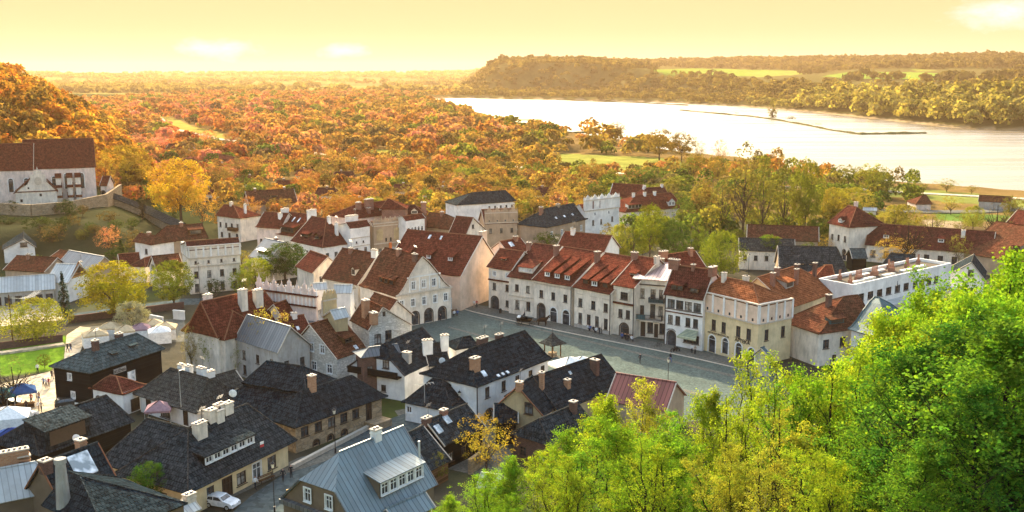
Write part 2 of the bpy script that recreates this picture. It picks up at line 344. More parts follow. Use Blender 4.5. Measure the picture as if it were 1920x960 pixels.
FIELDS = [([(1215, 131), (1310, 128), (1500, 133), (1480, 141), (1380, 143), (1250, 137)], GREEN), ([(1400, 136), (1520, 132), (1520, 138), (1420, 145)], (.22, .24, .05)),
          ([(1540, 143), (1600, 134), (1740, 136), (1870, 146), (1850, 150), (1600, 147)], GREEN), ([(1700, 128), (1760, 132), (1720, 134)], OLIVE),
          ([(285, 216), (330, 222), (360, 236), (420, 250), (440, 258), (400, 264), (330, 252), (300, 236)], (.34, .27, .06)), ([(672, 282), (745, 280), (748, 292), (700, 296), (680, 292)], (.32, .28, .05)),
          ([(1000, 300), (1060, 288), (1200, 294), (1290, 300), (1270, 316), (1180, 322), (1080, 318)], (.24, .24, .05)), ([(1540, 340), (1700, 352), (1925, 372), (1925, 392), (1700, 372), (1560, 356)], (.18, .20, .05)),
          ([(1750, 398), (1925, 404), (1925, 420), (1760, 412)], (.09, .16, .03)), ([(1730, 412), (1800, 414), (1810, 428), (1740, 428)], (.32, .24, .16)),
          ([(0, 174), (240, 164), (800, 160), (800, 172), (300, 178)], (.24, .20, .06)), ([(30, 640), (125, 628), (118, 688), (0, 706), (0, 645)], (.14, .25, .02))]
def sheet(name, pix, mat, z=.02, kind='structure', lift=None):
    mb = MB(); mb.quad([(*G(x, y, z), z) for x, y in pix]); o = mb.build(name, mat); me = o.data
    if me.polygons[0].normal.z < 0: me.flip_normals()
    return struct(o, kind)
def ribbon(name, pts, w, mat, lift=.35):
    P = [Vector(on_ground(x, y)) for x, y in pts]; Q = []
    for a, b in zip(P[:-1], P[1:]):
        n = max(1, int((b - a).length / 14))
        for k in range(n): Q.append(a.lerp(b, k / n))
    Q.append(P[-1]); mb = MB(); pl = []
    for i, p in enumerate(Q):
        d = (Q[min(i + 1, len(Q) - 1)] - Q[max(i - 1, 0)]); d = Vector((d.x, d.y, 0)).normalized(); nn = Vector((-d.y, d.x, 0)) * w / 2
        z = max(tz((p + nn).x, (p + nn).y), tz((p - nn).x, (p - nn).y), tz(p.x, p.y)) + lift; pl.append(((p + nn).x, (p + nn).y, (p - nn).x, (p - nn).y, z))
    for a, b in zip(pl[:-1], pl[1:]):
        A0 = Vector((a[0], a[1], a[4])); A1 = Vector((a[2], a[3], a[4])); B0 = Vector((b[0], b[1], b[4])); B1 = Vector((b[2], b[3], b[4])); dn = Vector((0, 0, -1.5))
        mb.quad([A1, B1, B0, A0]); mb.quad([A1 + dn, B1 + dn, B1, A1]); mb.quad([A0, B0, B0 + dn, A0 + dn])
    return mb.build(name, mat)
# ------------------------------------------------------------------ trees
def leaf_quads(P, Nn, size, rng, asp=.62, rough=.75):
    """one small bent-free leaf or spray per point P, roughly facing Nn"""
    n = len(P); d = Nn + rng.normal(0, rough, (n, 3)); d /= np.linalg.norm(d, axis=1)[:, None] + 1e-9
    u = np.cross(d, rng.normal(0, 1, (n, 3))); u /= np.linalg.norm(u, axis=1)[:, None] + 1e-9; w = np.cross(d, u)
    s = size * rng.uniform(.6, 1.35, n)[:, None]
    V = np.stack([P - u * s * .5, P + w * s * asp * .5 + u * s * .08, P + u * s * .5, P - w * s * asp * .5 + u * s * .08], 1)
    return V.reshape(-1, 3)
def quads_mesh(name, V, mat):
    me = np_mesh(name, V, np.arange(len(V)).reshape(-1, 4)); me.materials.append(MATS[mat]); return me
def crown_points(shape, n_cl, per, rng, fill=.45):
    """unit crown: radius about 1, from z=0 (bottom) to z=2 (top)"""
    P = []; Q = []
    for k in range(n_cl):
        th = rng.uniform(0, 2 * math.pi); h = rng.uniform(-1, 1); 
        rad = math.sqrt(max(0, 1 - h * h)); r = 1 if rng.random() > fill else rng.uniform(.3, .95)
        if shape == 'round': c = np.array([rad * math.cos(th) * r, rad * math.sin(th) * r, 1 + h * r * .95])
        elif shape == 'wide': c = np.array([rad * math.cos(th) * r * 1.25, rad * math.sin(th) * r * 1.25, 1 + h * r * .75])
        elif shape == 'tall': hh = (h + 1) / 2; w = (math.sin(math.pi * min(1, hh * .9 + .1)) ** .6) * .62; c = np.array([w * math.cos(th) * r, w * math.sin(th) * r, hh * 2.0])
        elif shape == 'cone': hh = (h + 1) / 2; hh = hh ** 1.35; w = (1 - hh) * .62 * (.75 + .25 * abs(math.sin(hh * 20))); c = np.array([w * math.cos(th) * r, w * math.sin(th) * r, hh * 2.0])
        elif shape == 'poplar': hh = (h + 1) / 2; w = (math.sin(math.pi * min(1, hh * .88 + .1)) ** .5) * .26; c = np.array([w * math.cos(th) * r, w * math.sin(th) * r, hh * 2])
        elif shape == 'willow': c = np.array([rad * math.cos(th) * 1.15 * r, rad * math.sin(th) * 1.15 * r, 1.05 + h * .85 * (1 if h > 0 else .9)])
        lump = 1 + .13 * math.sin(3 * th + 5 * h) + .10 * math.sin(5 * th - 4 * h + 1)
        c[:2] *= lump; rc = rng.uniform(.10, .24) * (1 if shape in ('round', 'wide', 'willow') else .55)
        nn = rng.normal(0, 1, (per, 3)); nn /= np.linalg.norm(nn, axis=1)[:, None]; pts = c + nn * rc * rng.uniform(.55, 1.0, (per, 1)) * np.array([1, 1, .8])
        if shape == 'willow': pts[:, 2] -= np.abs(rng.normal(0, .28, per)) * (1 if h < .6 else .3)
        out = nn * .7 + (c - np.array([0, 0, .8])) * .6 + np.array([0, 0, .25])
        P.append(pts); Q.append(out)
    P = np.concatenate(P); P[:, 2] = np.maximum(P[:, 2], .02); return P, np.concatenate(Q)
PROTO = {}
def tree_proto(kind, shape, n_cl, per, leaf, seed, trunk_h=.45, spread=.8, mat='leaf_mid', bark='bark', limbs=7, fill=.45, trunk_r=.045):
    rng = np.random.default_rng(seed); P, Q = crown_points(shape, n_cl, per, rng, fill); P[:, 2] += trunk_h
    if shape == 'willow': P[:, 2] = np.maximum(P[:, 2], .12)
    cr = quads_mesh('crown', leaf_quads(P, Q, leaf, rng), mat)
    mb = MB(); top = trunk_h + (1.5 if shape in ('cone', 'poplar', 'tall') else 1.0)
    mb.tube((0, 0, -.15), (0, 0, trunk_h + .3), trunk_r * 1.25, trunk_r * .9, 6); mb.tube((0, 0, trunk_h + .3), (.03, .02, top), trunk_r * .85, trunk_r * .25, 5)
    for k in range(limbs):
        a = k * 2.4 + seed; z0 = trunk_h + rng.uniform(-.05, .5); r = rng.uniform(.55, .95) * spread; e = Vector((math.cos(a) * r, math.sin(a) * r, z0 + rng.uniform(.4, .9)))
        m1 = Vector((math.cos(a) * r * .45, math.sin(a) * r * .45, z0 + .3)); mb.tube((0, 0, z0), m1, trunk_r * .6, trunk_r * .4, 4, caps=False); mb.tube(m1, e, trunk_r * .4, trunk_r * .12, 4, caps=False)
        for q in range(2):
            e2 = m1.lerp(e, .3 + .4 * q) + Vector(rng.normal(0, .22, 3)); e2.z += .12; mb.tube(m1.lerp(e, .2 + .35 * q), e2, trunk_r * .25, trunk_r * .08, 3, caps=False)
    tr = mb.mesh('trunk', [bark], uv=False)
    PROTO[kind] = (cr, tr, 2.0 + trunk_h)
def build_protos():
    for i in range(3): tree_proto(f'round{i}', 'round', 130 + 20 * i, 22, .085, 20 + i)
    for i in range(2): tree_proto(f'fine{i}', 'round', 250, 40, .066, 30 + i, fill=.35)
    tree_proto('wide0', 'wide', 150, 24, .085, 41, .35); tree_proto('widefine', 'wide', 260, 38, .07, 42, .4)
    for i in range(2): tree_proto(f'loose{i}', 'round', 120, 22, .06, 50 + i, .4, limbs=16, fill=.6, trunk_r=.035)
    tree_proto('tall0', 'tall', 130, 16, .07, 61, .25, .45, limbs=14, fill=.6, trunk_r=.03); tree_proto('tall1', 'tall', 110, 12, .06, 62, .4, .5, limbs=18, fill=.7, trunk_r=.03)
    tree_proto('cone0', 'cone', 170, 16, .075, 71, .08, .3, bark='bark_dark'); tree_proto('poplar0', 'poplar', 120, 14, .06, 72, .1, .2)
    tree_proto('willow0', 'willow', 220, 40, .07, 81, .3); tree_proto('bare0', 'tall', 45, 7, .04, 91, .5, .6, limbs=30, fill=.9, trunk_r=.03, bark='bark_dark')
    tree_proto('bush0', 'wide', 70, 24, .10, 95, .0, .6)
TREEN = {}
def place_tree(kind, x, y, z, h, w, color, label, cat='tree', name='broadleaf_tree', group=None, rz=None):
    cr, tr, hh = PROTO[kind]; sz = h / hh; sx = w / 2 / (1.1 if kind[:3] not in ('con', 'pop', 'tal', 'bar') else (.6 if kind[:3] != 'pop' else .27))
    r = thing(name, label, cat, (x, y, z), random.uniform(0, 6.28) if rz is None else rz, group); r.scale = (sx, sx * random.uniform(.9, 1.1), sz)
    c = link('crown', cr, r); c.color = (*color, 1); link('trunk', tr, r); TREEN[r.name] = 1
    return r
def ptree(px, pb, pt, wpx, kind, color, label, **kw):
    """a tree whose foot is seen at (px,pb), top at row pt and crown wpx wide"""
    x, y, z = on_ground(px, pb); lo, hi = z, z + 60
    for _ in range(30):
        m = (lo + hi) / 2
        if proj(x, y, m)[1] > pt: lo = m
        else: hi = m
    sc = F / (y * math.cos(TH) - (z - CH) * math.sin(TH)); return place_tree(kind, x, y, z, lo - z, wpx / sc, color, label, **kw)

YG = (.20, .21, .02); YEL = (.33, .25, .03); GRN = (.08, .13, .02); DGR = (.03, .055, .015); ORG = (.36, .16, .035); ORP = (.40, .18, .065); OLV = (.15, .13, .035); RUS = (.27, .11, .03); PAL = (.34, .33, .20); LIM = (.22, .34, .025)
def solo_trees():
    T = [
     (216, 606, 492, 132, 'fine0', (.25, .22, .02), 'big round yellow-green tree beside the street left of the long cream house', {}),
     (327, 578, 488, 80, 'fine1', (.13, .15, .02), 'green and yellow tree in front of the tall cream house with pilaster attic', {}),
     (68, 640, 558, 108, 'willow0', (.24, .24, .03), 'weeping willow at the upper edge of the bright lawn', dict(name='willow_tree')),
     (250, 628, 566, 62, 'fine1', (.38, .37, .25), 'small tree full of pale blossom behind the black log house', {}),
     (122, 596, 512, 34, 'cone0', (.02, .045, .035), 'dark blue-green spruce beside the small house with the lit metal roof', dict(name='spruce_tree')),
     (84, 690, 663, 26, 'round0', (.10, .11, .02), 'little young tree standing alone on the lawn', {}),
     (30, 762, 668, 90, 'bare0', (.17, .14, .05), 'nearly bare tree beside the market tents', {}), (8, 775, 690, 50, 'bare0', (.15, .13, .05), 'thin bare tree at the left edge behind the tents', {}),
     (205, 480, 422, 52, 'loose0', (.42, .17, .09), 'loose pinkish orange tree on the bank under the churchyard wall', {}), (228, 488, 448, 22, 'cone0', (.03, .05, .02), 'small dark conifer beside the pinkish orange tree', dict(name='spruce_tree')),
     (340, 418, 298, 108, 'fine0', (.42, .25, .03), 'tall golden tree above the roofed stairs', {}), (238, 356, 272, 96, 'fine1', (.30, .20, .03), 'broad golden green tree right of the church', {}),
     (200, 352, 285, 50, 'round1', (.36, .21, .04), 'yellow tree touching the church gable', {}), (268, 412, 348, 13, 'poplar0', (.035, .03, .02), 'narrow dark cypress halfway along the roofed stairs', dict(name='cypress_tree')),
     (380, 430, 345, 55, 'loose1', (.46, .24, .05), 'orange tree right of the tall golden tree', {}), (405, 372, 310, 42, 'round2', (.12, .08, .03), 'dark egg shaped tree above the red roofed villa', {}),
     (535, 530, 456, 88, 'fine0', (.05, .085, .015), 'dark green dome of a tree in the yard below the steep red hipped roof', {}), (588, 536, 488, 70, 'fine1', (.17, .21, .02), 'bright green bushy tree beside the dark domed tree', {}),
     (480, 545, 484, 62, 'fine0', (.22, .24, .025), 'yellow-green tree left of the dark domed tree', {}), (450, 556, 505, 40, 'round0', (.20, .22, .03), 'small yellow-green tree behind the ornate parapet', {}), (405, 556, 522, 40, 'round1', (.10, .11, .04), 'low shrub by the wall of the cream pilastered house', {}),
     (840, 446, 421, 60, 'wide0', (.40, .36, .03), 'low bright yellow tree behind the dark red roof of the big blank gable', {}),
     (508, 702, 572, 86, 'loose0', (.36, .28, .06), 'slender tree with thin gold leaves in front of the rubble walls', {}), (400, 700, 616, 50, 'loose1', (.16, .20, .02), 'green tree growing against the pale wall of the red roofed house', {}),
     (452, 702, 640, 48, 'loose0', (.20, .22, .05), 'thin pale green tree between the two old walls', {}), (360, 700, 610, 40, 'loose1', (.22, .19, .07), 'leafless looking climber tree on the pale corner', {}),
     (912, 884, 780, 122, 'loose1', (.33, .24, .035), 'orange and green tree with a forked trunk in the yard right of the mossy roof', {}), (818, 905, 848, 46, 'round0', (.16, .15, .035), 'round tree beside the blue metal roof', {}),
     (1027, 470, 433, 52, 'round1', (.11, .14, .02), 'green dome of a tree showing over the ridge of the row houses', {}), (1162, 488, 418, 46, 'willow0', (.22, .22, .03), 'drooping yellow-green tree behind the row houses', dict(name='willow_tree')),
     (1218, 490, 384, 60, 'fine0', (.17, .19, .02), 'tall leafy tree with a sunlit crown behind the row houses', {}), (1262, 492, 412, 66, 'fine1', (.06, .10, .02), 'dark green tree to the right of the tall leafy tree', {}),
     (1310, 480, 425, 40, 'round2', (.10, .13, .02), 'green tree between the dark tree and the willow', {}), (1352, 520, 430, 72, 'willow0', (.15, .18, .02), 'willow behind the yellow corner house', dict(name='willow_tree')),
     (1440, 502, 441, 54, 'fine0', (.12, .17, .02), 'round green tree at the end of the black curved roof', {}), (1392, 448, 270, 86, 'tall1', (.17, .14, .04), 'tallest thin crowned tree before the river', {}),
     (1352, 445, 315, 50, 'tall1', (.16, .13, .04), 'thin tree left of the tallest one', {}), (1428, 452, 292, 60, 'tall0', (.17, .16, .035), 'tall tree right of the tallest one', {}), (1468, 450, 312, 70, 'tall0', (.14, .14, .03), 'tall green tree with a sunny top near the river', {}), (1508, 448, 300, 66, 'fine0', (.15, .16, .025), 'broad tree right of the tall thin trees', {}), (1320, 430, 335, 60, 'round1', (.2, .14, .04), 'brown-green tree left of the tall thin trees', {}),
     (1437, 428, 400, 30, 'round0', (.4, .34, .08), 'small pale yellow tree among the tall trunks', {}), (1552, 480, 441, 56, 'loose0', (.42, .30, .05), 'golden tree in front of the tall white house', {}),
     (1672, 510, 445, 80, 'loose1', (.34, .22, .05), 'orange brown tree in front of the long red roof', {}), (1700, 505, 395, 76, 'bare0', (.22, .15, .05), 'large half bare tree before the long red roof', {}), (1742, 492, 385, 70, 'bare0', (.1, .08, .04), 'dark leafless tree behind the white flat building', {}),
     (1690, 432, 382, 74, 'willow0', (.28, .24, .04), 'yellow willow beyond the long red roof', dict(name='willow_tree')), (1824, 430, 384, 36, 'willow0', (.24, .25, .04), 'narrow weeping tree on the green by the river road', dict(name='willow_tree')),
     (1866, 470, 362, 76, 'bare0', (.16, .11, .04), 'bare spreading tree before the dark warehouse', {}), (1795, 505, 440, 44, 'loose1', (.24, .22, .05), 'slim tree in front of the long red roof, near its right end', {}), (1845, 500, 445, 50, 'loose0', (.34, .2, .05), 'orange tree beside the dark brown roof', {}), (1905, 520, 462, 50, 'fine0', (.05, .10, .02), 'dark green tree at the right edge of the view', {}),
     (1760, 560, 500, 22, 'cone0', (.03, .05, .04), 'small spruce before the white flat building', dict(name='spruce_tree')), (1742, 562, 515, 16, 'cone0', (.03, .05, .04), 'thin little spruce left of the small spruce', dict(name='spruce_tree')), (1785, 560, 520, 14, 'cone0', (.03, .05, .04), 'spruce tip right of the small spruce', dict(name='spruce_tree')),
     (1155, 268, 228, 36, 'round1', (.16, .10, .03), 'lone round tree at the river edge', {}), (1236, 300, 241, 62, 'round0', (.16, .105, .03), 'dense round tree by the river, left one of a pair', {}), (1278, 300, 247, 54, 'round2', (.15, .10, .03), 'dense round tree by the river, right one of a pair', {}),
     (1310, 302, 262, 26, 'loose0', (.22, .16, .07), 'thin pale tree beside the pond', {}), (1349, 318, 261, 32, 'loose1', (.22, .13, .05), 'round topped tree on a thin trunk by the water', {}), (1300, 340, 285, 50, 'round1', (.18, .13, .03), 'tree above the small pond', {}), (1345, 345, 292, 34, 'round0', (.16, .12, .03), 'narrow tree right of the small pond', {}),
     (1448, 226, 184, 16, 'poplar0', (.16, .14, .03), 'solitary poplar on the stone spit in the river', dict(name='poplar_tree')), (1482, 229, 216, 18, 'bush0', (.12, .10, .03), 'round bush beside the poplar on the stone spit', dict(name='bush', cat='bush')), (1466, 227, 219, 12, 'bush0', (.13, .10, .03), 'small bush at the foot of the poplar on the stone spit', dict(name='bush', cat='bush')),
     (1590, 348, 308, 62, 'round1', (.16, .15, .03), 'wide green tree on the near river bank', {}), (1634, 366, 306, 62, 'round2', (.20, .20, .03), 'green tree with a lit crown by the river road', {}), (1660, 372, 330, 40, 'round0', (.08, .09, .03), 'darker tree beside the lit one by the river road', {}), (1716, 354, 340, 40, 'bush0', (.17, .16, .03), 'low bush on the river bank', dict(name='bush', cat='bush')),
     (1775, 360, 335, 50, 'loose1', (.22, .21, .05), 'light green riverside tree with thin leaves', {}), (1822, 364, 346, 30, 'loose0', (.22, .19, .05), 'thin small tree by the water on the right', {}), (1382, 218, 210, 14, 'bush0', (.14, .13, .04), 'low shrub on the far half of the stone spit', dict(name='bush', cat='bush')), (1530, 240, 230, 20, 'bush0', (.13, .12, .035), 'shrub clump right of the poplar on the stone spit', dict(name='bush', cat='bush')), (1572, 248, 240, 16, 'bush0', (.16, .14, .04), 'shrub near the bend of the stone spit', dict(name='bush', cat='bush')), (1650, 254, 247, 18, 'bush0', (.12, .11, .035), 'shrub towards the right end of the stone spit', dict(name='bush', cat='bush')),
     (1660, 346, 336, 26, 'bush0', (.17, .15, .03), 'small bush at the water edge', dict(name='bush', cat='bush')),
     (1560, 430, 352, 60, 'fine1', (.24, .19, .03), 'yellow-green tree behind the tall white house', {}), (1600, 396, 350, 60, 'willow0', (.27, .24, .03), 'bright willow above the tall white house', dict(name='willow_tree')),
     (100, 478, 420, 60, 'loose0', (.18, .12, .05), 'brown thin tree on the slope below the church', {}), (20, 455, 405, 70, 'round1', (.035, .05, .02), 'dark tree on the slope above the triangular white gable', {}), (75, 430, 402, 50, 'bush0', (.03, .045, .015), 'dark bush against the churchyard wall', dict(name='bush', cat='bush')),
     (282, 960, 868, 66, 'fine1', (.035, .09, .015), 'dark green tree in the yard of the yellow walled house', {}), (262, 925, 890, 40, 'bush0', (.035, .06, .02), 'dark shrub under the eaves of the yellow walled house', dict(name='bush', cat='bush')),
     (1120, 388, 350, 40, 'round0', (.2, .15, .04), 'olive tree behind the white ornate house', {}), (1210, 415, 372, 40, 'loose0', (.42, .3, .12), 'pale flowering tree below the red mansard roofs', {}),
    ]
    for px, pb, pt, w, k, c, lab, kw in T: ptree(px, pb, pt, w, k, c, lab, **kw)
    return len(T)
CLEAR = []
def screened(px, py): return any(a - 5 < px < b + 5 and c < py < d for a, b, c, d in CLEAR)
def free_spot(x, y, r):
    for (cx, cy, a, hx, hy) in FOOT:
        dx, dy = x - cx, y - cy; ca, sa = math.cos(a), math.sin(a)
        if abs(dx * ca + dy * sa) < hx + r and abs(-dx * sa + dy * ca) < hy + r: return False
    return True
FOOT = []
def seg_d(px, py, pts):
    best = 1e9
    for (ax, ay), (bx, by) in zip(pts[:-1], pts[1:]):
        t = max(0, min(1, ((px - ax) * (bx - ax) + (py - ay) * (by - ay)) / ((bx - ax) ** 2 + (by - ay) ** 2))); best = min(best, math.hypot(px - ax - t * (bx - ax), (py - ay - t * (by - ay)) * 2.2))
    return best
ROADS = [[(262, 216), (300, 222), (320, 242), (400, 260), (460, 268), (545, 282), (660, 296), (800, 304), (930, 312), (1080, 320), (1200, 328)]]
def warm(px, py):
    """the species mix: copper-leaved woods to the left, olive and yellow ones towards the river"""
    t = min(1, max(0, (px - 150) / 900. + .25 * math.sin(px * .013 + py * .07) * math.sin(py * .05 + 1)))
    if py > 345: t = min(1, t + .25)
    r = random.random()
    if px > 1120 and py > 345: return random.choice([(.09, .125, .028), (.14, .16, .03), (.06, .085, .022), (.20, .18, .035), (.15, .12, .05), (.11, .14, .025)])
    if random.random() < .07 + .10 * t: return random.choice([(.12, .14, .03), (.19, .19, .035), (.08, .10, .03)])
    if r < .52 - .30 * t: c = ORG if random.random() < .35 else ((.40, .19, .09) if random.random() < .5 else ORP)
    elif r < .62 - .3 * t: c = RUS
    elif r < .80: c = (.30, .19, .04)
    elif r < .93: c = (.19, .15, .04)
    else: c = (.09, .07, .03)
    o = np.array(c) * (1 - t * .35) + np.array(OLV) * t * .35
    return tuple(o * random.uniform(.8, 1.2) * np.array([1.15 - .1 * t, .84 + .14 * t, 1.5 - .4 * t]))
def grove(n, band, sz, group, label, name='broadleaf_tree', kinds=('round0', 'round1', 'round2', 'wide0', 'loose0', 'loose1', 'tall0'), colf=None, minr=.0):
    k = 0; tries = 0; put = []
    while k < n and tries < n * 40:
        tries += 1; px = random.uniform(band[0], band[1]); py = band[2] + (band[3] - band[2]) * random.random() ** 1.0
        x, y, z = on_ground(px, py)
        if screened(px, py) or z < WZ + .8 or any(seg_d(px, py, r) < 7 for r in ROADS): continue
        if inside(np.array([px]), np.array([py]), FIELDS[4][0])[0] or inside(np.array([px]), np.array([py]), FIELDS[6][0])[0] or inside(np.array([px]), np.array([py]), FIELDS[5][0])[0]: continue
        h = random.uniform(*sz) * (1.25 if random.random() < .12 else 1); w = h * random.uniform(.85, 1.25); kind = random.choice(kinds)
        if kind[:4] == 'tall': w *= .7; h *= 1.2
        if not free_spot(x, y, w * .42): continue
        if any((x - a) ** 2 + (y - b) ** 2 < (.36 * (w + c)) ** 2 for a, b, c in put): continue
        put.append((x, y, w)); place_tree(kind, x, y, z, h, w, (colf or warm)(px, py), label, group=group, name=name); k += 1
    return k
def far_wood(name, cand, leaf_n, label, sizef, colf, leaf_scale=1.):
    """woods that read as one mass: crowns made of leaf sprays"""
    rng = np.random.default_rng(5); V = []; C = []
    for (x, y, z, px, py) in cand:
        h, w = sizef(px, py); c = np.array(colf(px, py)) * rng.uniform(.75, 1.25); D = math.hypot(x, y); n = leaf_n if D < 750 else int(leaf_n * (.5 if D < 1200 else .28))
        if rng.random() < .15: h *= 1.3
        ph = rng.uniform(0, 6.28, 3); dirs = rng.normal(0, 1, (n, 3)); dirs /= np.linalg.norm(dirs, axis=1)[:, None]; dirs[:, 2] = np.where(dirs[:, 2] < -.5, -dirs[:, 2], dirs[:, 2])
        th = np.arctan2(dirs[:, 1], dirs[:, 0]); r = (1 + .12 * np.sin(3 * th + ph[0] + 3 * dirs[:, 2]) + .10 * np.sin(5 * th + ph[1] - 5 * dirs[:, 2])) * rng.uniform(.84, 1.06, n)
        P = np.stack([dirs[:, 0] * r * w / 2, dirs[:, 1] * r * w / 2, h * .52 + dirs[:, 2] * r * h * .5], 1) + np.array([x, y, z])
        V.append(leaf_quads(P, dirs + np.array([0, 0, .15]), w * .17 * leaf_scale * (1. if D < 750 else (1.4 if D < 1200 else 1.85)), rng, .85, .55))
        cc = c[None] * (1 + .09 * rng.normal(0, 1, (n, 1))).clip(.7, 1.3); C.append(np.repeat(cc, 4, 0))
    V = np.concatenate(V); C = np.concatenate(C); me = quads_mesh(name, V, 'leaf_far')
    ca = me.color_attributes.new('Col', 'FLOAT_COLOR', 'POINT'); ca.data.foreach_set('color', np.concatenate([C, np.ones((len(C), 1))], 1).astype(np.float32).ravel())
    o = link(name, me); o['label'] = label; o['category'] = 'woodland'; o['kind'] = 'stuff'; return o
def scatter(region_test, x0, x1, y0, y1, step, jitter=.45, grow=0.):
    out = []; y = y0
    while y < y1:
        st = step * (1 + grow * (y - y0) / (y1 - y0)); x = x0
        while x < x1:
            out.append((x + random.uniform(-jitter, jitter) * st, y + random.uniform(-jitter, jitter) * st)); x += st
        y += st
    A = np.array(out); Z = terrain(A[:, 0], A[:, 1]); f = A[:, 1] * math.cos(TH) - (Z - CH) * math.sin(TH); up = A[:, 1] * math.sin(TH) + (Z - CH) * math.cos(TH)
    PX = 960 + F * A[:, 0] / f; PY = 480 - F * up / f; keep = region_test(A[:, 0], A[:, 1], Z, PX, PY)
    return [(a[0], a[1], z, px, py) for a, z, px, py, kx in zip(A, Z, PX, PY, keep) if kx]
def mask_fields(PX, PY, ids):
    m = np.zeros(PX.shape, bool)
    for i in ids: m |= inside(PX, PY, FIELDS[i][0])
    return m
def woods():
    rd = lambda PX, PY: np.array([min(seg_d(a, b, r) for r in ROADS) for a, b in zip(PX, PY)]) > 6.5
    def flood(x, y, z, PX, PY):
        D = np.hypot(x, y); dr = sdist(x, y, RIV); fd = np.interp(np.arctan2(x, y), FBA, FBD)
        k = (PX > -60) & (PX < 1330) & (D > 560) & (D < 2600) & (dr > np.where(D > 1150, 26, 6)) & (z > WZ + .5) & ((PX < 850) | (D < fd)) & ~mask_fields(PX, PY, (4, 5, 6)) & (z < 4)
        dens = np.where(wob(x, y, .011, 3.) + wob(x, y, .04) * .4 > -.35, 1., .16) * np.where(PX > 1020, .35, 1.)
        k &= (RNG.random(len(x)) < dens)
        for pd in PONDS: k &= sdist(x, y, pd) > 8
        k[k] &= rd(PX[k], PY[k]) & np.array([not screened(a, b) for a, b in zip(PX[k], PY[k])]); return k
    c = scatter(flood, -720, 330, 560, 2500, 10.6, .48, .8); print('flood', len(c))
    far_wood('floodplain_wood', c, 200, 'copper and olive woodland filling the flat land between the town and the river', lambda px, py: random.choice(((2.5, 6), (3.5, 8), (5, 9), (6.5, 10), (8, 12), (10, 15))), warm)
    def plain(x, y, z, PX, PY):
        D = np.hypot(x, y); k = (PX > -100) & (PX < 900) & (D > 2500) & (D < 8500) & (RNG.random(len(x)) < np.clip(.25 + .6 * wob(x, y, .003, 1.) + .4 * wob(x, y, .0009), .0, 1)); return k
    c = scatter(plain, -4300, 300, 2500, 8500, 34, .5, 1.3)
    far_wood('distant_wood', c, 70, 'hazy belts of trees on the far plain towards the horizon', lambda px, py: (random.uniform(8, 14), random.uniform(26, 46)), lambda px, py: (.17, .13, .05), 1.5)
    def gard(x, y, z, PX, PY):
        D = np.hypot(x, y); k = (PX > 150) & (PX < 1720) & (PY < 450) & ((D > 335) | ((PX > 1130) & (D > 285))) & (D <= 575) & (z > WZ + .8) & ~mask_fields(PX, PY, (4, 5, 6)) & ((PY < 385) | ((PX > 480) & (PY < 425)) | (PX > 1150)) & (PX + PY * .2 > 250); k &= RNG.random(len(x)) < np.where(PX > 1500, .4, np.where(PX > 1130, .55, .9))
        for pd in PONDS: k &= sdist(x, y, pd) > 5
        k[k] &= rd(PX[k], PY[k]) & np.array([not screened(a, b) for a, b in zip(PX[k], PY[k])]); k[k] &= np.array([free_spot(a, b, 3.4) for a, b in zip(x[k], y[k])]); return k
    c = scatter(gard, -250, 240, 275, 575, 8.4)
    far_wood('garden_wood', c, 260, 'lower copper and olive trees and scrub filling the gardens beyond the old town', lambda px, py: (random.uniform(3.5, 7.5), random.uniform(5.5, 9)), warm, .85)
    def hill(x, y, z, PX, PY):
        D = np.hypot(x, y); return (PX < 330) & (PX > -420) & (z > 2.) & (D > 345) & (D < 1200) & (D > 430 + 0 * x) | ((PX < 330) & (PX > -420) & (z > 9.5) & (D > 380) & (D < 1200))
    c = scatter(hill, -520, -120, 360, 1150, 8.2, .45, .3)
    far_wood('hillside_wood', c, 260, 'golden brown wood covering the steep hill on the left', lambda px, py: (random.uniform(7, 11), random.uniform(8, 12)), lambda px, py: random.choice([(.38, .14, .028), (.44, .19, .035), (.30, .15, .035), (.20, .12, .035), (.42, .24, .05)]), .95)
    def bank(x, y, z, PX, PY):
        D = np.hypot(x, y); fd = np.interp(np.arctan2(x, np.maximum(y, 1)), FBA, FBD); e = D - fd; dr = sdist(x, y, RIV)
        k = (PX > 800) & (PX < 2150) & (e > 4) & (dr > 5) & (e < 640) & ~mask_fields(PX, PY, (0, 1, 2, 3)) & (z > WZ + .4)
        onslope = (e > 70); low = RNG.random(len(x)) < np.where(PX > 1480, .95, np.where(PX > 1250, .5, .3)); return k & np.where((z > 23) & (e > 290), RNG.random(len(x)) < np.where(PX > 1190, .05, .8), True) & (onslope | low)
    c = scatter(bank, -120, 1400, 950, 3100, 12.5, .45, .4)
    def bsize(px, py):
        big = 1 if px > 1500 and py > 190 else 0
        return (random.uniform(15, 25) if big else random.uniform(6, 11), random.uniform(14, 20) if big else random.uniform(11, 16))
    far_wood('far_bank_wood', c, 230, 'olive wood on the slope and flat of the opposite river bank', bsize, lambda px, py: random.choice([(.24, .20, .06), (.20, .17, .05), (.30, .25, .07), (.13, .11, .035)]) if py > 192 and px > 1400 else random.choice([(.14, .10, .03), (.11, .085, .028), (.19, .14, .04), (.09, .07, .027)]), .95)
    def ridge(x, y, z, PX, PY):
        D = np.hypot(x, y); fd = np.interp(np.arctan2(x, np.maximum(y, 1)), FBA, FBD); e = D - fd
        return (PX > 868) & (PX < 2150) & (y > 0) & (((e > 1500) & (e < 3200)) | ((e > 600) & (wob(x, y, .006, 2.) > .75)) | ((PX < 1210) & (e > 560) & (e < 2400))) & ~mask_fields(PX, PY, (0, 1, 2, 3))
    c = scatter(ridge, -250, 3400, 1700, 5600, 27, .5, .5)
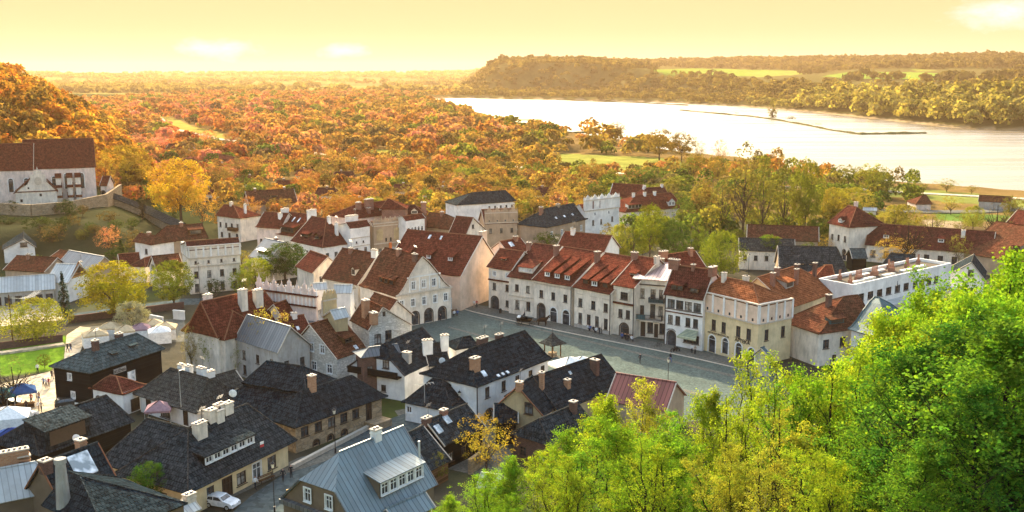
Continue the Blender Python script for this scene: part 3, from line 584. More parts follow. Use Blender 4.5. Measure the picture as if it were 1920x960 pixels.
    far_wood('ridge_wood', c, 90, 'dark forest along the skyline beyond the river', lambda px, py: (random.uniform(10, 16), random.uniform(20, 30)), lambda px, py: random.choice([(.08, .06, .025), (.10, .075, .025), (.06, .05, .025)]), 1.35)

# ------------------------------------------------------------------ the near trees on the castle slope
def near_proto(kind, seed, height=11., rad=3.6, nlimb=30, leaf=.17, density=1., stems=1):
    rng = np.random.default_rng(seed); mb = MB(); tips = []
    def limb(a, d, ln, r, lvl):
        p = np.array(a); d = np.array(d); seg = 4 if lvl < 2 else 3; step = ln / seg
        for k in range(seg):
            d = d + rng.normal(0, .13, 3) + np.array([0, 0, .10 if lvl else .02]); d /= np.linalg.norm(d); q = p + d * step
            mb.tube(p, q, r * (1 - k / seg * .7), r * (1 - (k + 1) / seg * .7), 4 if lvl else 6, caps=False)
            if lvl < 2 or k > 0: tips.append((q, lvl, d.copy()))
            if lvl < 2:
                for b in range(2 if lvl == 0 else 2):
                    if lvl == 0 and k == 0: continue
                    az = rng.uniform(0, 6.28); sd = np.array([math.cos(az), math.sin(az), rng.uniform(.1, .8)]); sd = sd / np.linalg.norm(sd) * .8 + d * .45; sd /= np.linalg.norm(sd)
                    limb(q, sd, ln * rng.uniform(.42, .62), r * .42, lvl + 1)
            p = q
    for s in range(stems):
        off = np.array([rng.normal(0, .5), rng.normal(0, .5), 0]) if stems > 1 else np.zeros(3); z = height * .14
        top = np.array([off[0] * 2.5, off[1] * 2.5, height * rng.uniform(.82, .95)]); n = 9; pts = [off * .4 + np.array([0, 0, -.6])]
        for k in range(1, n + 1): t = k / n; pts.append(off * .4 * (1 - t) + top * t + rng.normal(0, .12, 3) * (1 if k < n else 0))
        for k in range(n): mb.tube(pts[k], pts[k + 1], .13 * (1 - k / n * .85), .13 * (1 - (k + 1) / n * .85), 6, caps=False)
        for k in range(nlimb // stems):
            t = .2 + .78 * (k + rng.random()) / (nlimb // stems); i = min(n - 1, int(t * n)); p = pts[i] + (pts[i + 1] - pts[i]) * (t * n - i)
            az = k * 2.4 + rng.uniform(-.4, .4); prof = min(1, (1.10 - t) * 1.3) ** .8 * min(1, t * 3.2); ln = rad * prof * rng.uniform(.75, 1.15)
            limb(p, np.array([math.cos(az), math.sin(az), rng.uniform(.35, 1.15)]) / 1.3, ln, .05 * (1.2 - t), 1)
    P = []; Q = []
    for q, lvl, d in tips:
        m = int((9 if lvl == 2 else 5) * density * rng.uniform(.5, 1.5)); 
        if m <= 0: continue
        P.append(q + rng.normal(0, .15, (m, 3)) * np.array([1, 1, .7])); Q.append(np.tile(np.array([0, 0, .8]) + d * .4, (m, 1)))
    P = np.concatenate(P); Q = np.concatenate(Q)
    cr = quads_mesh('crown', leaf_quads(P, Q, leaf, rng, .8), 'leaf_near'); PROTO[kind] = (cr, mb.mesh('trunk', ['bark_dark'], uv=False), float(np.percentile(P[:, 2], 99.6))); return len(P), float(P[:, 2].max())
def near_trees():
    n = [near_proto('near0', 1, 11, 3.3, 52, .115, 2.1), near_proto('near1', 2, 11, 2.7, 56, .105, 1.8, 4), near_proto('near2', 3, 11, 3.5, 58, .115, 2.2, 2), near_proto('near3', 4, 11, 2.4, 38, .105, 1.1, 3)]
    print('near leaves', n)
    A = (.165, .28, .02); B = (.26, .33, .022); C_ = (.12, .23, .022); Dk = (.06, .14, .018); E = (.32, .32, .035)
    NT = [(1905, 492, 44, 2, A), (1822, 560, 38, 0, A), (1745, 572, 46, 1, A), (1660, 590, 52, 0, B), (1560, 668, 48, 2, A), (1475, 664, 60, 1, B), (1405, 702, 62, 3, B), (1335, 735, 58, 0, B), (1270, 790, 52, 2, A), (1215, 728, 70, 1, E),
          (1140, 745, 68, 0, B), (1085, 800, 72, 2, A), (1020, 830, 76, 1, B), (960, 858, 78, 0, A), (892, 880, 80, 2, LIM), (845, 930, 74, 0, LIM), (1490, 770, 40, 3, E), (1620, 740, 38, 2, C_), (1720, 700, 36, 0, C_), (1800, 640, 30, 2, Dk), (1900, 600, 28, 0, C_),
          (1380, 850, 40, 1, E), (1180, 880, 52, 0, B), (1060, 905, 58, 3, A), (1860, 720, 26, 2, Dk), (1740, 830, 26, 0, C_), (1560, 880, 30, 1, B), (1300, 900, 44, 2, A), (950, 935, 66, 1, A), (1660, 640, 60, 3, E), (1905, 540, 50, 2, A), (1440, 900, 32, 3, E)]
    NT += [(1908, 476, 47, 0, A), (1866, 500, 45, 1, A), (1812, 545, 46, 0, B), (1760, 566, 52, 2, A), (1705, 585, 54, 0, A), (1880, 560, 38, 0, A), (1640, 620, 50, 1, B)]
    for k_ in range(16):
        a_ = random.random(); px_ = 900 + 900 * a_; py_ = 905 - 330 * a_ + random.uniform(-20, 60); NT.append((px_, py_, random.uniform(45, 70) - 18 * a_, random.choice((1, 3, 3)), random.choice((A, B, B, C_))))
    lab = ['bright yellow-green maple on the near slope', 'many stemmed sunlit tree on the near slope', 'dense leafy maple on the near slope', 'sparse young tree with thin stems on the near slope']
    for px, py, D, k, c in NT:
        p = at_dist(px, py, D); g = tz(p.x, p.y); h = max(4., p.z - g)
        place_near(f'near{k}', p.x, p.y, g, h, c, lab[k])
def place_near(kind, x, y, z, h, color, label):
    cr, tr, hh = PROTO[kind]; s = h / hh; r = thing('slope_tree', label, 'tree', (x, y, z), random.uniform(0, 6.28), 'trees on the near slope in the lower right'); w = (s * .78 if s > 1 else s * (.95 if s > .8 else 1.2)) * random.uniform(.92, 1.08); r.scale = (w, w, s)
    c = link('crown', cr, r); c.color = (*color, 1); link('trunk', tr, r)
# ------------------------------------------------------------------ buildings
WCACHE = {}
def win_data(w, h, st):
    key = (round(w, 2), round(h, 2), st)
    if key in WCACHE: return WCACHE[key]
    arch = st.startswith('arch'); fm = 'dark_wood_paint' if st in ('dark', 'door', 'archdark', 'darkdoor', 'sill') else 'white_paint'
    if st in ('hole',): fm = None
    g = MB(); x0, x1 = -w / 2 - .03, w / 2 + .03
    g.quad([(x0, .16, -.03), (x1, .16, -.03), (x1, .16, h + .03), (x0, .16, h + .03)])
    pm = g.mesh('pane', ['dark_wood_paint' if st in ('door', 'darkdoor', 'hole') else ('glass_light' if st == 'lit' else 'glass')])
    fr = None
    if fm:
        f = MB(); t = (.09 if w < 1.6 else .11) * (.7 if st == 'sill' else 1)
        if arch:
            r = w / 2; n = 10
            for k in range(n):
                a0, a1 = math.pi * k / n, math.pi * (k + 1) / n; R1_, R0_ = r + .22, r
                p = [(-R0_ * math.cos(a0), h - r + R0_ * math.sin(a0)), (-R0_ * math.cos(a1), h - r + R0_ * math.sin(a1)), (-R1_ * math.cos(a1), h - r + R1_ * math.sin(a1)), (-R1_ * math.cos(a0), h - r + R1_ * math.sin(a0))]
                f.hexa([(p[0][0], -.05, p[0][1]), (p[3][0], -.05, p[3][1]), (p[3][0], .03, p[3][1]), (p[0][0], .03, p[0][1]), (p[1][0], -.05, p[1][1]), (p[2][0], -.05, p[2][1]), (p[2][0], .03, p[2][1]), (p[1][0], .03, p[1][1])])
            f.box(-r - .22, -r, -.05, .03, 0, h - r); f.box(r, r + .22, -.05, .03, 0, h - r); f.box(-r, r, .10, .15, h - r - .03, h - r + .03)
        else:
            f.box(-w / 2, -w / 2 + t, .03, .13, 0, h); f.box(w / 2 - t, w / 2, .03, .13, 0, h); f.box(-w / 2 + t, w / 2 - t, .03, .13, h - t, h); f.box(-w / 2 + t, w / 2 - t, .03, .13, 0, t)
            nm = max(1, round(w / .65) - 1)
            for k in range(nm): x = -w / 2 + w * (k + 1) / (nm + 1); f.box(x - .035, x + .035, .04, .12, t, h - t)
            if h > 1.1: f.box(-w / 2 + t, w / 2 - t, .05, .11, h * .64, h * .64 + .07)
            if st in ('sill', 'dark', 'white'): f.box(-w / 2 - .12, w / 2 + .12, -.14, .05, -.1, -.02)
            if st == 'white': f.box(-w / 2 - .14, -w / 2 - .02, -.03, .03, 0, h + .12); f.box(w / 2 + .02, w / 2 + .14, -.03, .03, 0, h + .12); f.box(-w / 2 - .02, w / 2 + .02, -.03, .03, h + .01, h + .13)
        fr = f.mesh('frame', [fm])
    WCACHE[key] = (pm, fr); return WCACHE[key]
def add_window(parent, loc, rz, w, h, st, proud=False, nm=None):
    pm, fr = win_data(w, h, st); nm = nm or ('door' if 'door' in st else ('arch_opening' if st.startswith('arch') else 'window'))
    if proud: loc = Vector(loc) + Matrix.Rotation(rz, 3, 'Z') @ Vector((0, -.18, 0))
    o = link(nm, pm, parent, loc, rz)
    if nm == 'window' and st != 'lit' and random.random() < .4: o.material_slots[0].link = 'OBJECT'; o.material_slots[0].material = MATS[random.choice(('glass_curtain', 'glass_mid'))]
    if fr and parent.parent is None: link('frame', fr, o)
    elif fr: link('window_frame', fr, parent, loc, rz)
    return o
def facade(mb, org, du, W, z0, z1, holes, depth=.2, mi=0):
    """a wall with real openings: holes are (uc, zb, w, h, arched)"""
    du = Vector((*du, 0)); n = Vector((du.y, -du.x, 0)); o = Vector((*org, 0)); P = lambda u, z, d=0.: o + du * u - n * d + Vector((0, 0, z))
    H_ = [(max(.02, u - w / 2), zb, min(W - .02, u + w / 2), min(zb + h, z1 - .03), a) for u, zb, w, h, a in holes if zb < z1 - .2]
    xs = sorted({0., W} | {round(v, 4) for q in H_ for v in (q[0], q[2])}); zs = sorted({z0, z1} | {round(v, 4) for q in H_ for v in (q[1], q[3])})
    for a, b in zip(xs[:-1], xs[1:]):
        for c, d in zip(zs[:-1], zs[1:]):
            mx, mz = (a + b) / 2, (c + d) / 2
            if not any(q[0] < mx < q[2] and q[1] < mz < q[3] for q in H_): mb.quad([P(a, c), P(b, c), P(b, d), P(a, d)], mi)
    for x0, zb, x1, zt, arch in H_:
        r = (x1 - x0) / 2; sp = zt - r if arch else zt; xm = (x0 + x1) / 2
        mb.quad([P(x0, zb), P(x0, zb, depth), P(x0, sp, depth), P(x0, sp)], mi); mb.quad([P(x1, zb, depth), P(x1, zb), P(x1, sp), P(x1, sp, depth)], mi); mb.quad([P(x0, zb, depth), P(x0, zb), P(x1, zb), P(x1, zb, depth)], mi)
        if not arch: mb.quad([P(x0, zt), P(x0, zt, depth), P(x1, zt, depth), P(x1, zt)], mi)
        else:
            n_ = 8; arc = [(xm - r * math.cos(math.pi * k / n_), sp + r * math.sin(math.pi * k / n_)) for k in range(n_ + 1)]
            for (a, b), (c, d) in zip(arc[:-1], arc[1:]):
                mb.quad([P(a, b), P(a, b, depth), P(c, d, depth), P(c, d)], mi)
                cx = x0 if (a + c) / 2 < xm else x1; mb.quad([P(cx, zt), P(a, b), P(c, d)], mi)
def row(z, w, h, n, st='sill', a=0., b=1.): return [(a + (b - a) * (i + .5) / n, z, w, h, st) for i in range(n)]
GAB = [(0, 0), (1, 1)]; FLARE = [(0, 0), (.18, .11), (1, 1)]; TIER = [(0, 0), (.5, .45), (.5, .53), (.45, .50), (1, 1)]; MANS = [(0, 0), (.45, .62), (1, 1)]; CURVE = [(0, 0), (.12, .05), (.3, .22), (.55, .55), (.8, .84), (1, 1)]
SAG = bpy.data.textures.new('sag', 'CLOUDS'); SAG.noise_scale = 2.6
class H: pass
def house(label, cat, R1, R2, hr, FL, FR, he, BR=None, wb=None, wf=None, sL=None, sR=None, ends='hh', base=0., prof=GAB, wall='plaster_cream', roof='tile_red', win={}, gwin={}, chim=(), dorm=(), sky=(), ov=.45, root=None, name='house', group=None, inset=.45, tj=.55, verge=None, gverge='white_paint', sides='FLRB', floor=None, pitch=None, BL=None, plane=False):
    def fit(q_):
        a1, a2 = G(*R1, base + q_), G(*R2, base + q_); a_ = (a2 - a1).normalized(); n_ = Vector((a_.y, -a_.x)); ts = [(G(*c_, base + he) - a1).dot(n_) for c_ in (FL, FR) if c_ is not None]; return sum(ts) / len(ts)
    if wf is None:
        w_ = fit(hr) if not plane else 5; k_ = (hr - he) / w_ if w_ > .5 else 9
        if not plane and (not .5 < k_ < 1.5 or pitch):
            k_ = pitch or .85; lo_, hi_ = he + .05, he + 40
            for _ in range(50):
                md_ = (lo_ + hi_) / 2; w_ = fit(md_)
                if w_ > .05 and (md_ - he) / w_ < k_: lo_ = md_
                else: hi_ = md_
            hr = lo_
    p1 = G(*R1, base + hr); p2 = G(*R2, base + hr)
    if plane:
        A_, B_ = (G(*FR, base + he), G(*BR, base + he)) if BR is not None else (G(*FL, base + he), G(*BL, base + he)); g_ = (B_ - A_).normalized(); ax_ = Vector((g_.y, -g_.x)); ax_ = ax_ if ax_.dot(p2 - p1) > 0 else -ax_
        Rp = R2 if BR is not None else R1; lo_, hi_ = he + .2, he + 16; f_ = lambda q_: (G(*Rp, base + q_) - A_).dot(ax_); sl = f_(lo_) < f_(hi_)
        for _ in range(50):
            md_ = (lo_ + hi_) / 2
            if (f_(md_) < 0) == sl: lo_ = md_
            else: hi_ = md_
        hr = lo_; Lr_ = (G(*R2, base + hr) - G(*R1, base + hr)).length; pp = G(*Rp, base + hr); p1, p2 = (pp - ax_ * Lr_, pp) if BR is not None else (pp, pp + ax_ * Lr_)
        nt_ = Vector((ax_.y, -ax_.x)); q_ = G(*(BR or BL), base + he) - pp; wb = -q_.dot(nt_); wf = (A_ - pp).dot(nt_)
        if BR is not None: sR = 0.; FR = None; sL = sL if FL is None else None; 
        else: sL = 0.; FL = None
        if FL is None and BR is not None: sL = sL or 0.
        BR_ = BR; BR = None; print('plane', label[:40], 'hr %.1f wf %.1f wb %.1f L %.1f' % (hr, wf, wb, Lr_))
    a = (p2 - p1); Lr = a.length; a.normalize(); nn = Vector((a.y, -a.x))       # nn: front
    if FL is not None: q = G(*FL, base + he) - p1; tL, s0 = q.dot(nn), q.dot(a)
    if FR is not None: q = G(*FR, base + he) - p1; tR, s1 = q.dot(nn), q.dot(a)
    if wf is None: wf = (tL + tR) / 2 if (FL is not None and FR is not None) else (tL if FL is not None else tR)
    if BR is not None: wb = -(G(*BR, base + he) - p1).dot(nn)
    if wb is None: wb = wf
    sL = sL if sL is not None else (s0 if FL is not None else 0.); sR = (Lr + sR) if sR is not None else (s1 if FR is not None else Lr)
    r0, r1 = 0., Lr
    if ends[0] in 'gj': r0 = sL = (sL if FL is not None else min(sL, 0.))
    if ends[1] in 'gj': r1 = sR = (sR if FR is not None else max(sR, Lr))
    sL = min(sL, r0); sR = max(sR, r1)
    if sR - sL < 2 or wf < 2. or wf > 11 or wb > 12 or wb < 1 or max(sR, -sL) > 60: print('BAD', label, sL, sR, wf, wb)
    wf = max(wf, 1.2); wb = max(wb, 1.2); c = (sL + sR) / 2; org = p1 + a * c; ang = math.atan2(a.y, a.x)
    sL, sR, r0, r1 = sL - c, sR - c, r0 - c, r1 - c
    h = H(); h.new = root is None
    if root is None:
        root = thing(name, label, cat, (org.x, org.y, base), ang, group); M = None
        FOOT.append((org.x, org.y, ang, (sR - sL) / 2, (wf + wb) / 2))
    else:
        FOOT.append((org.x, org.y, ang, (sR - sL) / 2, (wf + wb) / 2))
        Mi = (Matrix.Translation(root.location) @ Matrix.Rotation(root.rotation_euler.z, 4, 'Z')).inverted(); M = Mi @ (Matrix.Translation((org.x, org.y, base)) @ Matrix.Rotation(ang, 4, 'Z'))
    def put(o):
        if M is not None: o.matrix_local = M @ Matrix.Translation(o.location) @ Matrix.Rotation(o.rotation_euler.z, 4, 'Z')
        return o
    Hh = hr - he; pf = prof
    def Z(t):
        t = max(t, 0.)
        best = he
        for (ta, za), (tb, zb) in zip(pf[:-1], pf[1:]):
            if tb > ta and ta <= t <= tb + 1e-6: return he + Hh * (za + (zb - za) * (t - ta) / (tb - ta))
        return hr
    hipL, hipR = ends[0] == 'h', ends[1] == 'h'; jin = inset * wf
    def zr(x, y):
        t = (y + wf) / wf if y < 0 else (wb - y) / wb
        if hipL and r0 - sL > .05: t = min(t, (x - sL) / (r0 - sL))
        if hipR and sR - r1 > .05: t = min(t, (sR - x) / (sR - r1))
        return Z(min(1, t))
    # roof surface
    mb = MB(); lev = []
    def rect(t, z):
        xl = sL + (r0 - sL) * t if hipL else sL; xr = sR - (sR - r1) * t if hipR else sR
        if ends[0] == 'j': xl = sL + jin * max(0, (t - tj) / (1 - tj))
        if ends[1] == 'j': xr = sR - jin * max(0, (t - tj) / (1 - tj))
        return (xl, xr, -wf * (1 - t), wb * (1 - t), he + Hh * z)
    P_ = list(pf)
    if 'j' in ends and not any(abs(t - tj) < .02 for t, _ in P_):
        P_.append((tj, (Z(tj) - he) / Hh)); P_.sort(key=lambda q: q[0])
    lev = [rect(t, z) for t, z in P_]
    for k, (A, B) in enumerate(zip(lev[:-1], lev[1:])):
        xl, xr, yf, yb, z = A; xl2, xr2, yf2, yb2, z2 = B; last = k == len(lev) - 2
        mb.quad([(xl, yf, z), (xr, yf, z), (xr2, yf2, z2), (xl2, yf2, z2)]); mb.quad([(xr, yb, z), (xl, yb, z), (xl2, yb2, z2), (xr2, yb2, z2)])
        if abs(xl2 - xl) > .01 or hipL: mb.quad([(xl, yb, z), (xl, yf, z), (xl2, yf2, z2)] + ([] if last else [(xl2, yb2, z2)]))
        if abs(xr2 - xr) > .01 or hipR: mb.quad([(xr, yf, z), (xr, yb, z), (xr2, yb2, z2)] + ([] if last else [(xr2, yf2, z2)]))
    ro = mb.build('roof', roof, root); put(ro)
    if roof in ('tile_old', 'tile_brown', 'shingle_black', 'shingle_dark', 'shingle_grey', 'tile_red', 'tile_orange'):
        sb = ro.modifiers.new('courses', 'SUBSURF'); sb.subdivision_type = 'SIMPLE'; sb.levels = sb.render_levels = 3; dp_ = ro.modifiers.new('sag', 'DISPLACE'); dp_.texture = SAG; dp_.texture_coords = 'GLOBAL'; dp_.direction = 'Z'; dp_.strength = .26; dp_.mid_level = .5
    md = ro.modifiers.new('thick', 'SOLIDIFY'); md.thickness = .17; md.offset = -1
    # ridge and hip caps, gutters, verges
    cp = MB(); rw = .13
    cp.tube((r0 if hipL else lev[-1][0], 0, hr + .03), (r1 if hipR else lev[-1][1], 0, hr + .03), rw, n=5)
    for sd, on in ((0, hipL), (1, hipR)):
        if on:
            for A, B in zip(lev[:-1], lev[1:]):
                for yi in (2, 3): cp.tube((A[sd], A[yi], A[4] + .02), (B[sd], B[yi], B[4] + .02), rw * .8, n=4, caps=False)
    put(cp.build('ridge_cap', {'shingle_black': 'shingle_dark', 'shingle_dark': 'shingle_grey', 'tile_red': 'verge_rust', 'tile_brown': 'verge_rust', 'tile_orange': 'verge_rust'}.get(roof, roof), root))
    if ends[0] in 'gj' or ends[1] in 'gj':
        for sd, e in ((0, ends[0]), (1, ends[1])):
            vb = MB()
            if e in 'gj':
                for A, B in zip(lev[:-1], lev[1:]):
                    if e == 'j' and A[4] > Z(tj) - .05: continue
                    for yi in (2, 3): vb.tube((A[sd], A[yi], A[4] - .04), (B[sd], B[yi], B[4] - .04), .10, n=4, caps=False)
            if vb.v: put(vb.build('verge', verge or 'stone_trim', root))
    # walls
    wx0, wx1 = sL + (.3 if ends[0] in 'gj' else ov), sR - (.3 if ends[1] in 'gj' else ov); wy0, wy1 = -wf + ov, wb - ov; zt = he + .04
    SD = {'F': ((wx0, wy0), (1, 0), wx1 - wx0, 0.), 'R': ((wx1, wy0), (0, 1), wy1 - wy0, math.pi / 2), 'B': ((wx1, wy1), (-1, 0), wx1 - wx0, math.pi), 'L': ((wx0, wy1), (0, -1), wy1 - wy0, -math.pi / 2)}
    wm = MB(); h.SD = SD; zb0 = -2.5 if base < .1 else -4
    for s, (o_, du, W, rz) in SD.items():
        if s not in sides: continue
        ws = [((u if u <= 1 else u / W) * W, z, w, hh, st) for u, z, w, hh, st in win.get(s, [])]
        ws = [q for q in ws if q[2] / 2 < q[0] < W - q[2] / 2 and q[1] + .3 < zt]
        facade(wm, o_, du, W, zb0, zt, [(u, z, w, hh, st.startswith('arch')) for u, z, w, hh, st in ws])
        for u, z, w, hh, st in ws:
            put(add_window(root, (o_[0] + du[0] * u, o_[1] + du[1] * u, z), rz, w, min(hh, zt - z - .03), st))
    for sd, e, x in ((0, ends[0], wx0), (1, ends[1], wx1)):
        if e in 'gj':
            ys = sorted({wy0, wy1} | {A[2] for A in lev if A[2] > wy0} | {A[3] for A in lev if A[3] < wy1}); top = Z(tj) if e == 'j' else 99
            pts = [(x, y, min(zr(x, y), top) - .14) for y in ys]; poly = [(x, wy0, zt)] + pts + [(x, wy1, zt)]
            if sd == 0: poly = poly[::-1]
            wm.quad(poly)
            s = 'LR'[sd]
            for yo, z, w, hh, st in gwin.get(s, []): put(add_window(root, (x, yo * (1 if sd else -1), z), (-math.pi / 2 if sd == 0 else math.pi / 2), w, hh, st, True))
    put(wm.build('wall', wall, root))
    # chimneys
    for cspec in chim:
        u, t, top, w, d, cm = (list(cspec) + [None])[:6]; cm = cm or 'brick_red'
        x = sL + (sR - sL) * u; y = -wf * (1 - t) if t <= 1 else wb * (t - 1); z0 = zr(x, y) - .6; z1 = hr + top; cb = MB(); cb.box(x - w / 2, x + w / 2, y - d / 2, y + d / 2, z0, z1, 0); cb.box(x - w / 2 - .09, x + w / 2 + .09, y - d / 2 - .09, y + d / 2 + .09, z1, z1 + .14, 1)
        cb.box(x - w / 2 - .05, x + w / 2 + .05, y - d / 2 - .05, y + d / 2 + .05, z1 - .42, z1 - .3, 0)
        for k in range(max(1, int(w / .5))): xx = x - w / 2 + w * (k + .5) / max(1, int(w / .5)); cb.box(xx - .12, xx + .12, y - .12, y + .12, z1 + .14, z1 + .3, 2)
        o = cb.build('chimney', [cm, 'stone_trim', 'iron'], ro)
        if random.random() < .3:
            ab = MB(); ab.tube((x + w * .3, y, z1), (x + w * .3, y, z1 + 1.9), .03, n=4)
            for q in range(3): ab.tube((x + w * .3 - .5, y - .1 * q, z1 + 1.5 + .18 * q), (x + w * .3 + .5, y - .1 * q, z1 + 1.5 + .18 * q), .02, n=3)
            ab.build('aerial', 'iron', ro)
    # dormers
    for dspec in dorm:
        kind, u, t, W, hh, nw, st = dspec[:7]; dm = dspec[7] if len(dspec) > 7 else wall
        x = sL + (sR - sL) * u; y0 = -wf * (1 - t); zb = Z(t); zt_ = zb + hh; slope = .22 if kind != 'up' else .35
        rise = W * .42 if kind == 'gable' else 0; yh = y0
        while yh < -.05 and zr(x, yh) < zt_ + rise + (slope * (yh - y0) if kind != 'gable' else 0): yh += .1
        yh = min(yh + .15, 0.1); b = MB(); zB = zt_ + slope * (yh - y0)
        if kind == 'gable':
            zB = zt_
        b.hexa([(x - W / 2, y0, zb - .3), (x + W / 2, y0, zb - .3), (x + W / 2, yh, zb - .3), (x - W / 2, yh, zb - .3), (x - W / 2, y0, zt_), (x + W / 2, y0, zt_), (x + W / 2, yh, zB), (x - W / 2, yh, zB)])
        if kind == 'gable': b.quad([(x - W / 2, y0, zt_), (x + W / 2, y0, zt_), (x, y0, zt_ + rise)])
        do = put(b.build('dormer', dm, root)); e = .22; r_ = MB()
        if kind == 'gable':
            for s in (-1, 1):
                A = (x + s * (W / 2 + e), zt_ - e * .84); 
                r_.hexa([(x, y0 - .3, zt_ + rise - .02), (A[0], y0 - .3, A[1]), (A[0], yh, A[1]), (x, yh, zt_ + rise - .02), (x, y0 - .3, zt_ + rise + .11), (A[0], y0 - .3, A[1] + .12), (A[0], yh, A[1] + .12), (x, yh, zt_ + rise + .11)][::1])
        else:
            zf = zt_ + .01 - slope * .4; r_.hexa([(x - W / 2 - e, y0 - .4, zf), (x + W / 2 + e, y0 - .4, zf), (x + W / 2 + e, yh, zB + .01), (x - W / 2 - e, yh, zB + .01), (x - W / 2 - e, y0 - .4, zf + .12), (x + W / 2 + e, y0 - .4, zf + .12), (x + W / 2 + e, yh, zB + .13), (x - W / 2 - e, yh, zB + .13)])
        rr = r_.build('dormer_roof', roof, do)
        ww = W / nw
        for k in range(nw): 
            pm, fr = win_data(round(ww * .78, 2), round(hh * .68, 2), st); wo = link('window', pm, do, (x - W / 2 + ww * (k + .5), y0 - .18, zb + hh * .18)); 
            if fr: link('window_frame', fr, do, (x - W / 2 + ww * (k + .5), y0 - .18, zb + hh * .18))
    for u, t, w, hh in sky:
        x = sL + (sR - sL) * u; y = -wf * (1 - t); y2 = y + hh; b = MB()
        za, zb_ = zr(x, y) , zr(x, y2); b.hexa([(x - w / 2, y, za - .1), (x + w / 2, y, za - .1), (x + w / 2, y2, zb_ - .1), (x - w / 2, y2, zb_ - .1), (x - w / 2, y, za + .1), (x + w / 2, y, za + .1), (x + w / 2, y2, zb_ + .1), (x - w / 2, y2, zb_ + .1)]); b.build('skylight', 'glass_light', ro)
    h.root, h.put, h.roof, h.zr, h.b = root, put, ro, zr, (sL, sR, wf, wb, r0, r1, he, hr, wx0, wx1, wy0, wy1); return h
def band(h, s, z, hh=.22, out=.16, mat='stone_trim', a=0., b=1., name='cornice'):
    o_, du, W, rz = h.SD[s]; m = MB(); m.box(W * a, W * b, -out, .05, z, z + hh); o = m.build(name, mat, h.root, (o_[0], o_[1], 0), rz); return h.put(o)
def attic(h, s, z0, z1, mat, pil=5, pmat='white_paint', crest=None, cm=None, th=.45, holes=0, ext=0.):
    """blind parapet storey standing on the eaves of a facade, with pilasters and an optional crest"""
    o_, du, W, rz = h.SD[s]; m = MB(); m.box(-ext, W + ext, -.06, th, z0, z1, 0); m.box(-ext - .1, W + ext + .1, -.22, th + .1, z1, z1 + .2, 1); m.box(-ext - .1, W + ext + .1, -.24, 0, z0 - .1, z0 + .14, 1)
    for k in range(pil + 1):
        x = -ext + (W + 2 * ext) * k / pil; m.box(x - .2, x + .2, -.2, 0, z0 + .14, z1, 2)
    if holes:
        for k in range(pil): x = W * (k + .5) / pil; m.box(x - .2, x + .2, -.08, -.061, z0 + .35, z0 + .85, 3)
    if crest:
        n = pil if crest != 'fine' else pil * 2
        for k in range(n):
            x = W * (k + .5) / n; w = W / n * .36
            m.box(x - w, x + w, .05, .3, z1 + .2, z1 + .9, 0); m.box(x - w * .55, x + w * .55, .05, .3, z1 + .9, z1 + 1.35, 0); m.ball((x, .17, z1 + 1.5), .22, 0, 6, 1.3)
            for q in (-1, 1): m.tube((x + q * w * 1.1, .17, z1 + .2), (x + q * w * .8, .17, z1 + 1.2), .13, .03, 5, 0)
        for k in range(n + 1): x = W * k / n; m.box(x - .16, x + .16, .02, .34, z1 + .2, z1 + .8, 0); m.tube((x, .18, z1 + .8), (x, .18, z1 + 1.5), .14, .02, 5, 0)
    o = m.build('parapet', [mat, 'stone_trim', pmat, 'glass'], h.root, (o_[0], o_[1], 0), rz); return h.put(o)
def text_on(h, s, txt, u, z, size, mat='letter_black', out=.08, curve=None, name='lettering', bend=0.):
    o_, du, W, rz = h.SD[s]; cu = bpy.data.curves.new('t', 'FONT'); cu.size = size; cu.align_x = 'CENTER'; cu.extrude = .015; cu.body = txt; cu.offset = .012 * size
    t = bpy.data.objects.new('t', cu); COL.objects.link(t); dg = bpy.context.evaluated_depsgraph_get(); me = bpy.data.meshes.new_from_object(t.evaluated_get(dg)); bpy.data.objects.remove(t); me.name = name
    me.transform(Matrix.Rotation(math.pi / 2, 4, 'X'))
    if bend:
        for v in me.vertices: a = v.co.x / bend; rr = bend + v.co.z; v.co.x = rr * math.sin(a); v.co.z = rr * math.cos(a) - bend
    me.materials.clear(); me.materials.append(MATS[mat]); o = link(name, me, h.root, (o_[0] + du[0] * W * u + du[1] * out, o_[1] + du[1] * W * u - du[0] * out, z), rz); return h.put(o)
def part_box(h, name, mat, x0, x1, y0, y1, z0, z1, s='F'):
    o_, du, W, rz = h.SD[s]; m = MB(); m.box(x0, x1, y0, y1, z0, z1); return h.put(m.build(name, mat, h.root, (o_[0], o_[1], 0), rz))
def pipe(h, u, s='F'):
    o_, du, W, rz = h.SD[s]; m = MB(); m.tube((W * u, -.12, 0), (W * u, -.12, h.b[6] - .1), .09, n=5); h.put(m.build('drain_pipe', 'iron', h.root, (o_[0], o_[1], 0), rz))
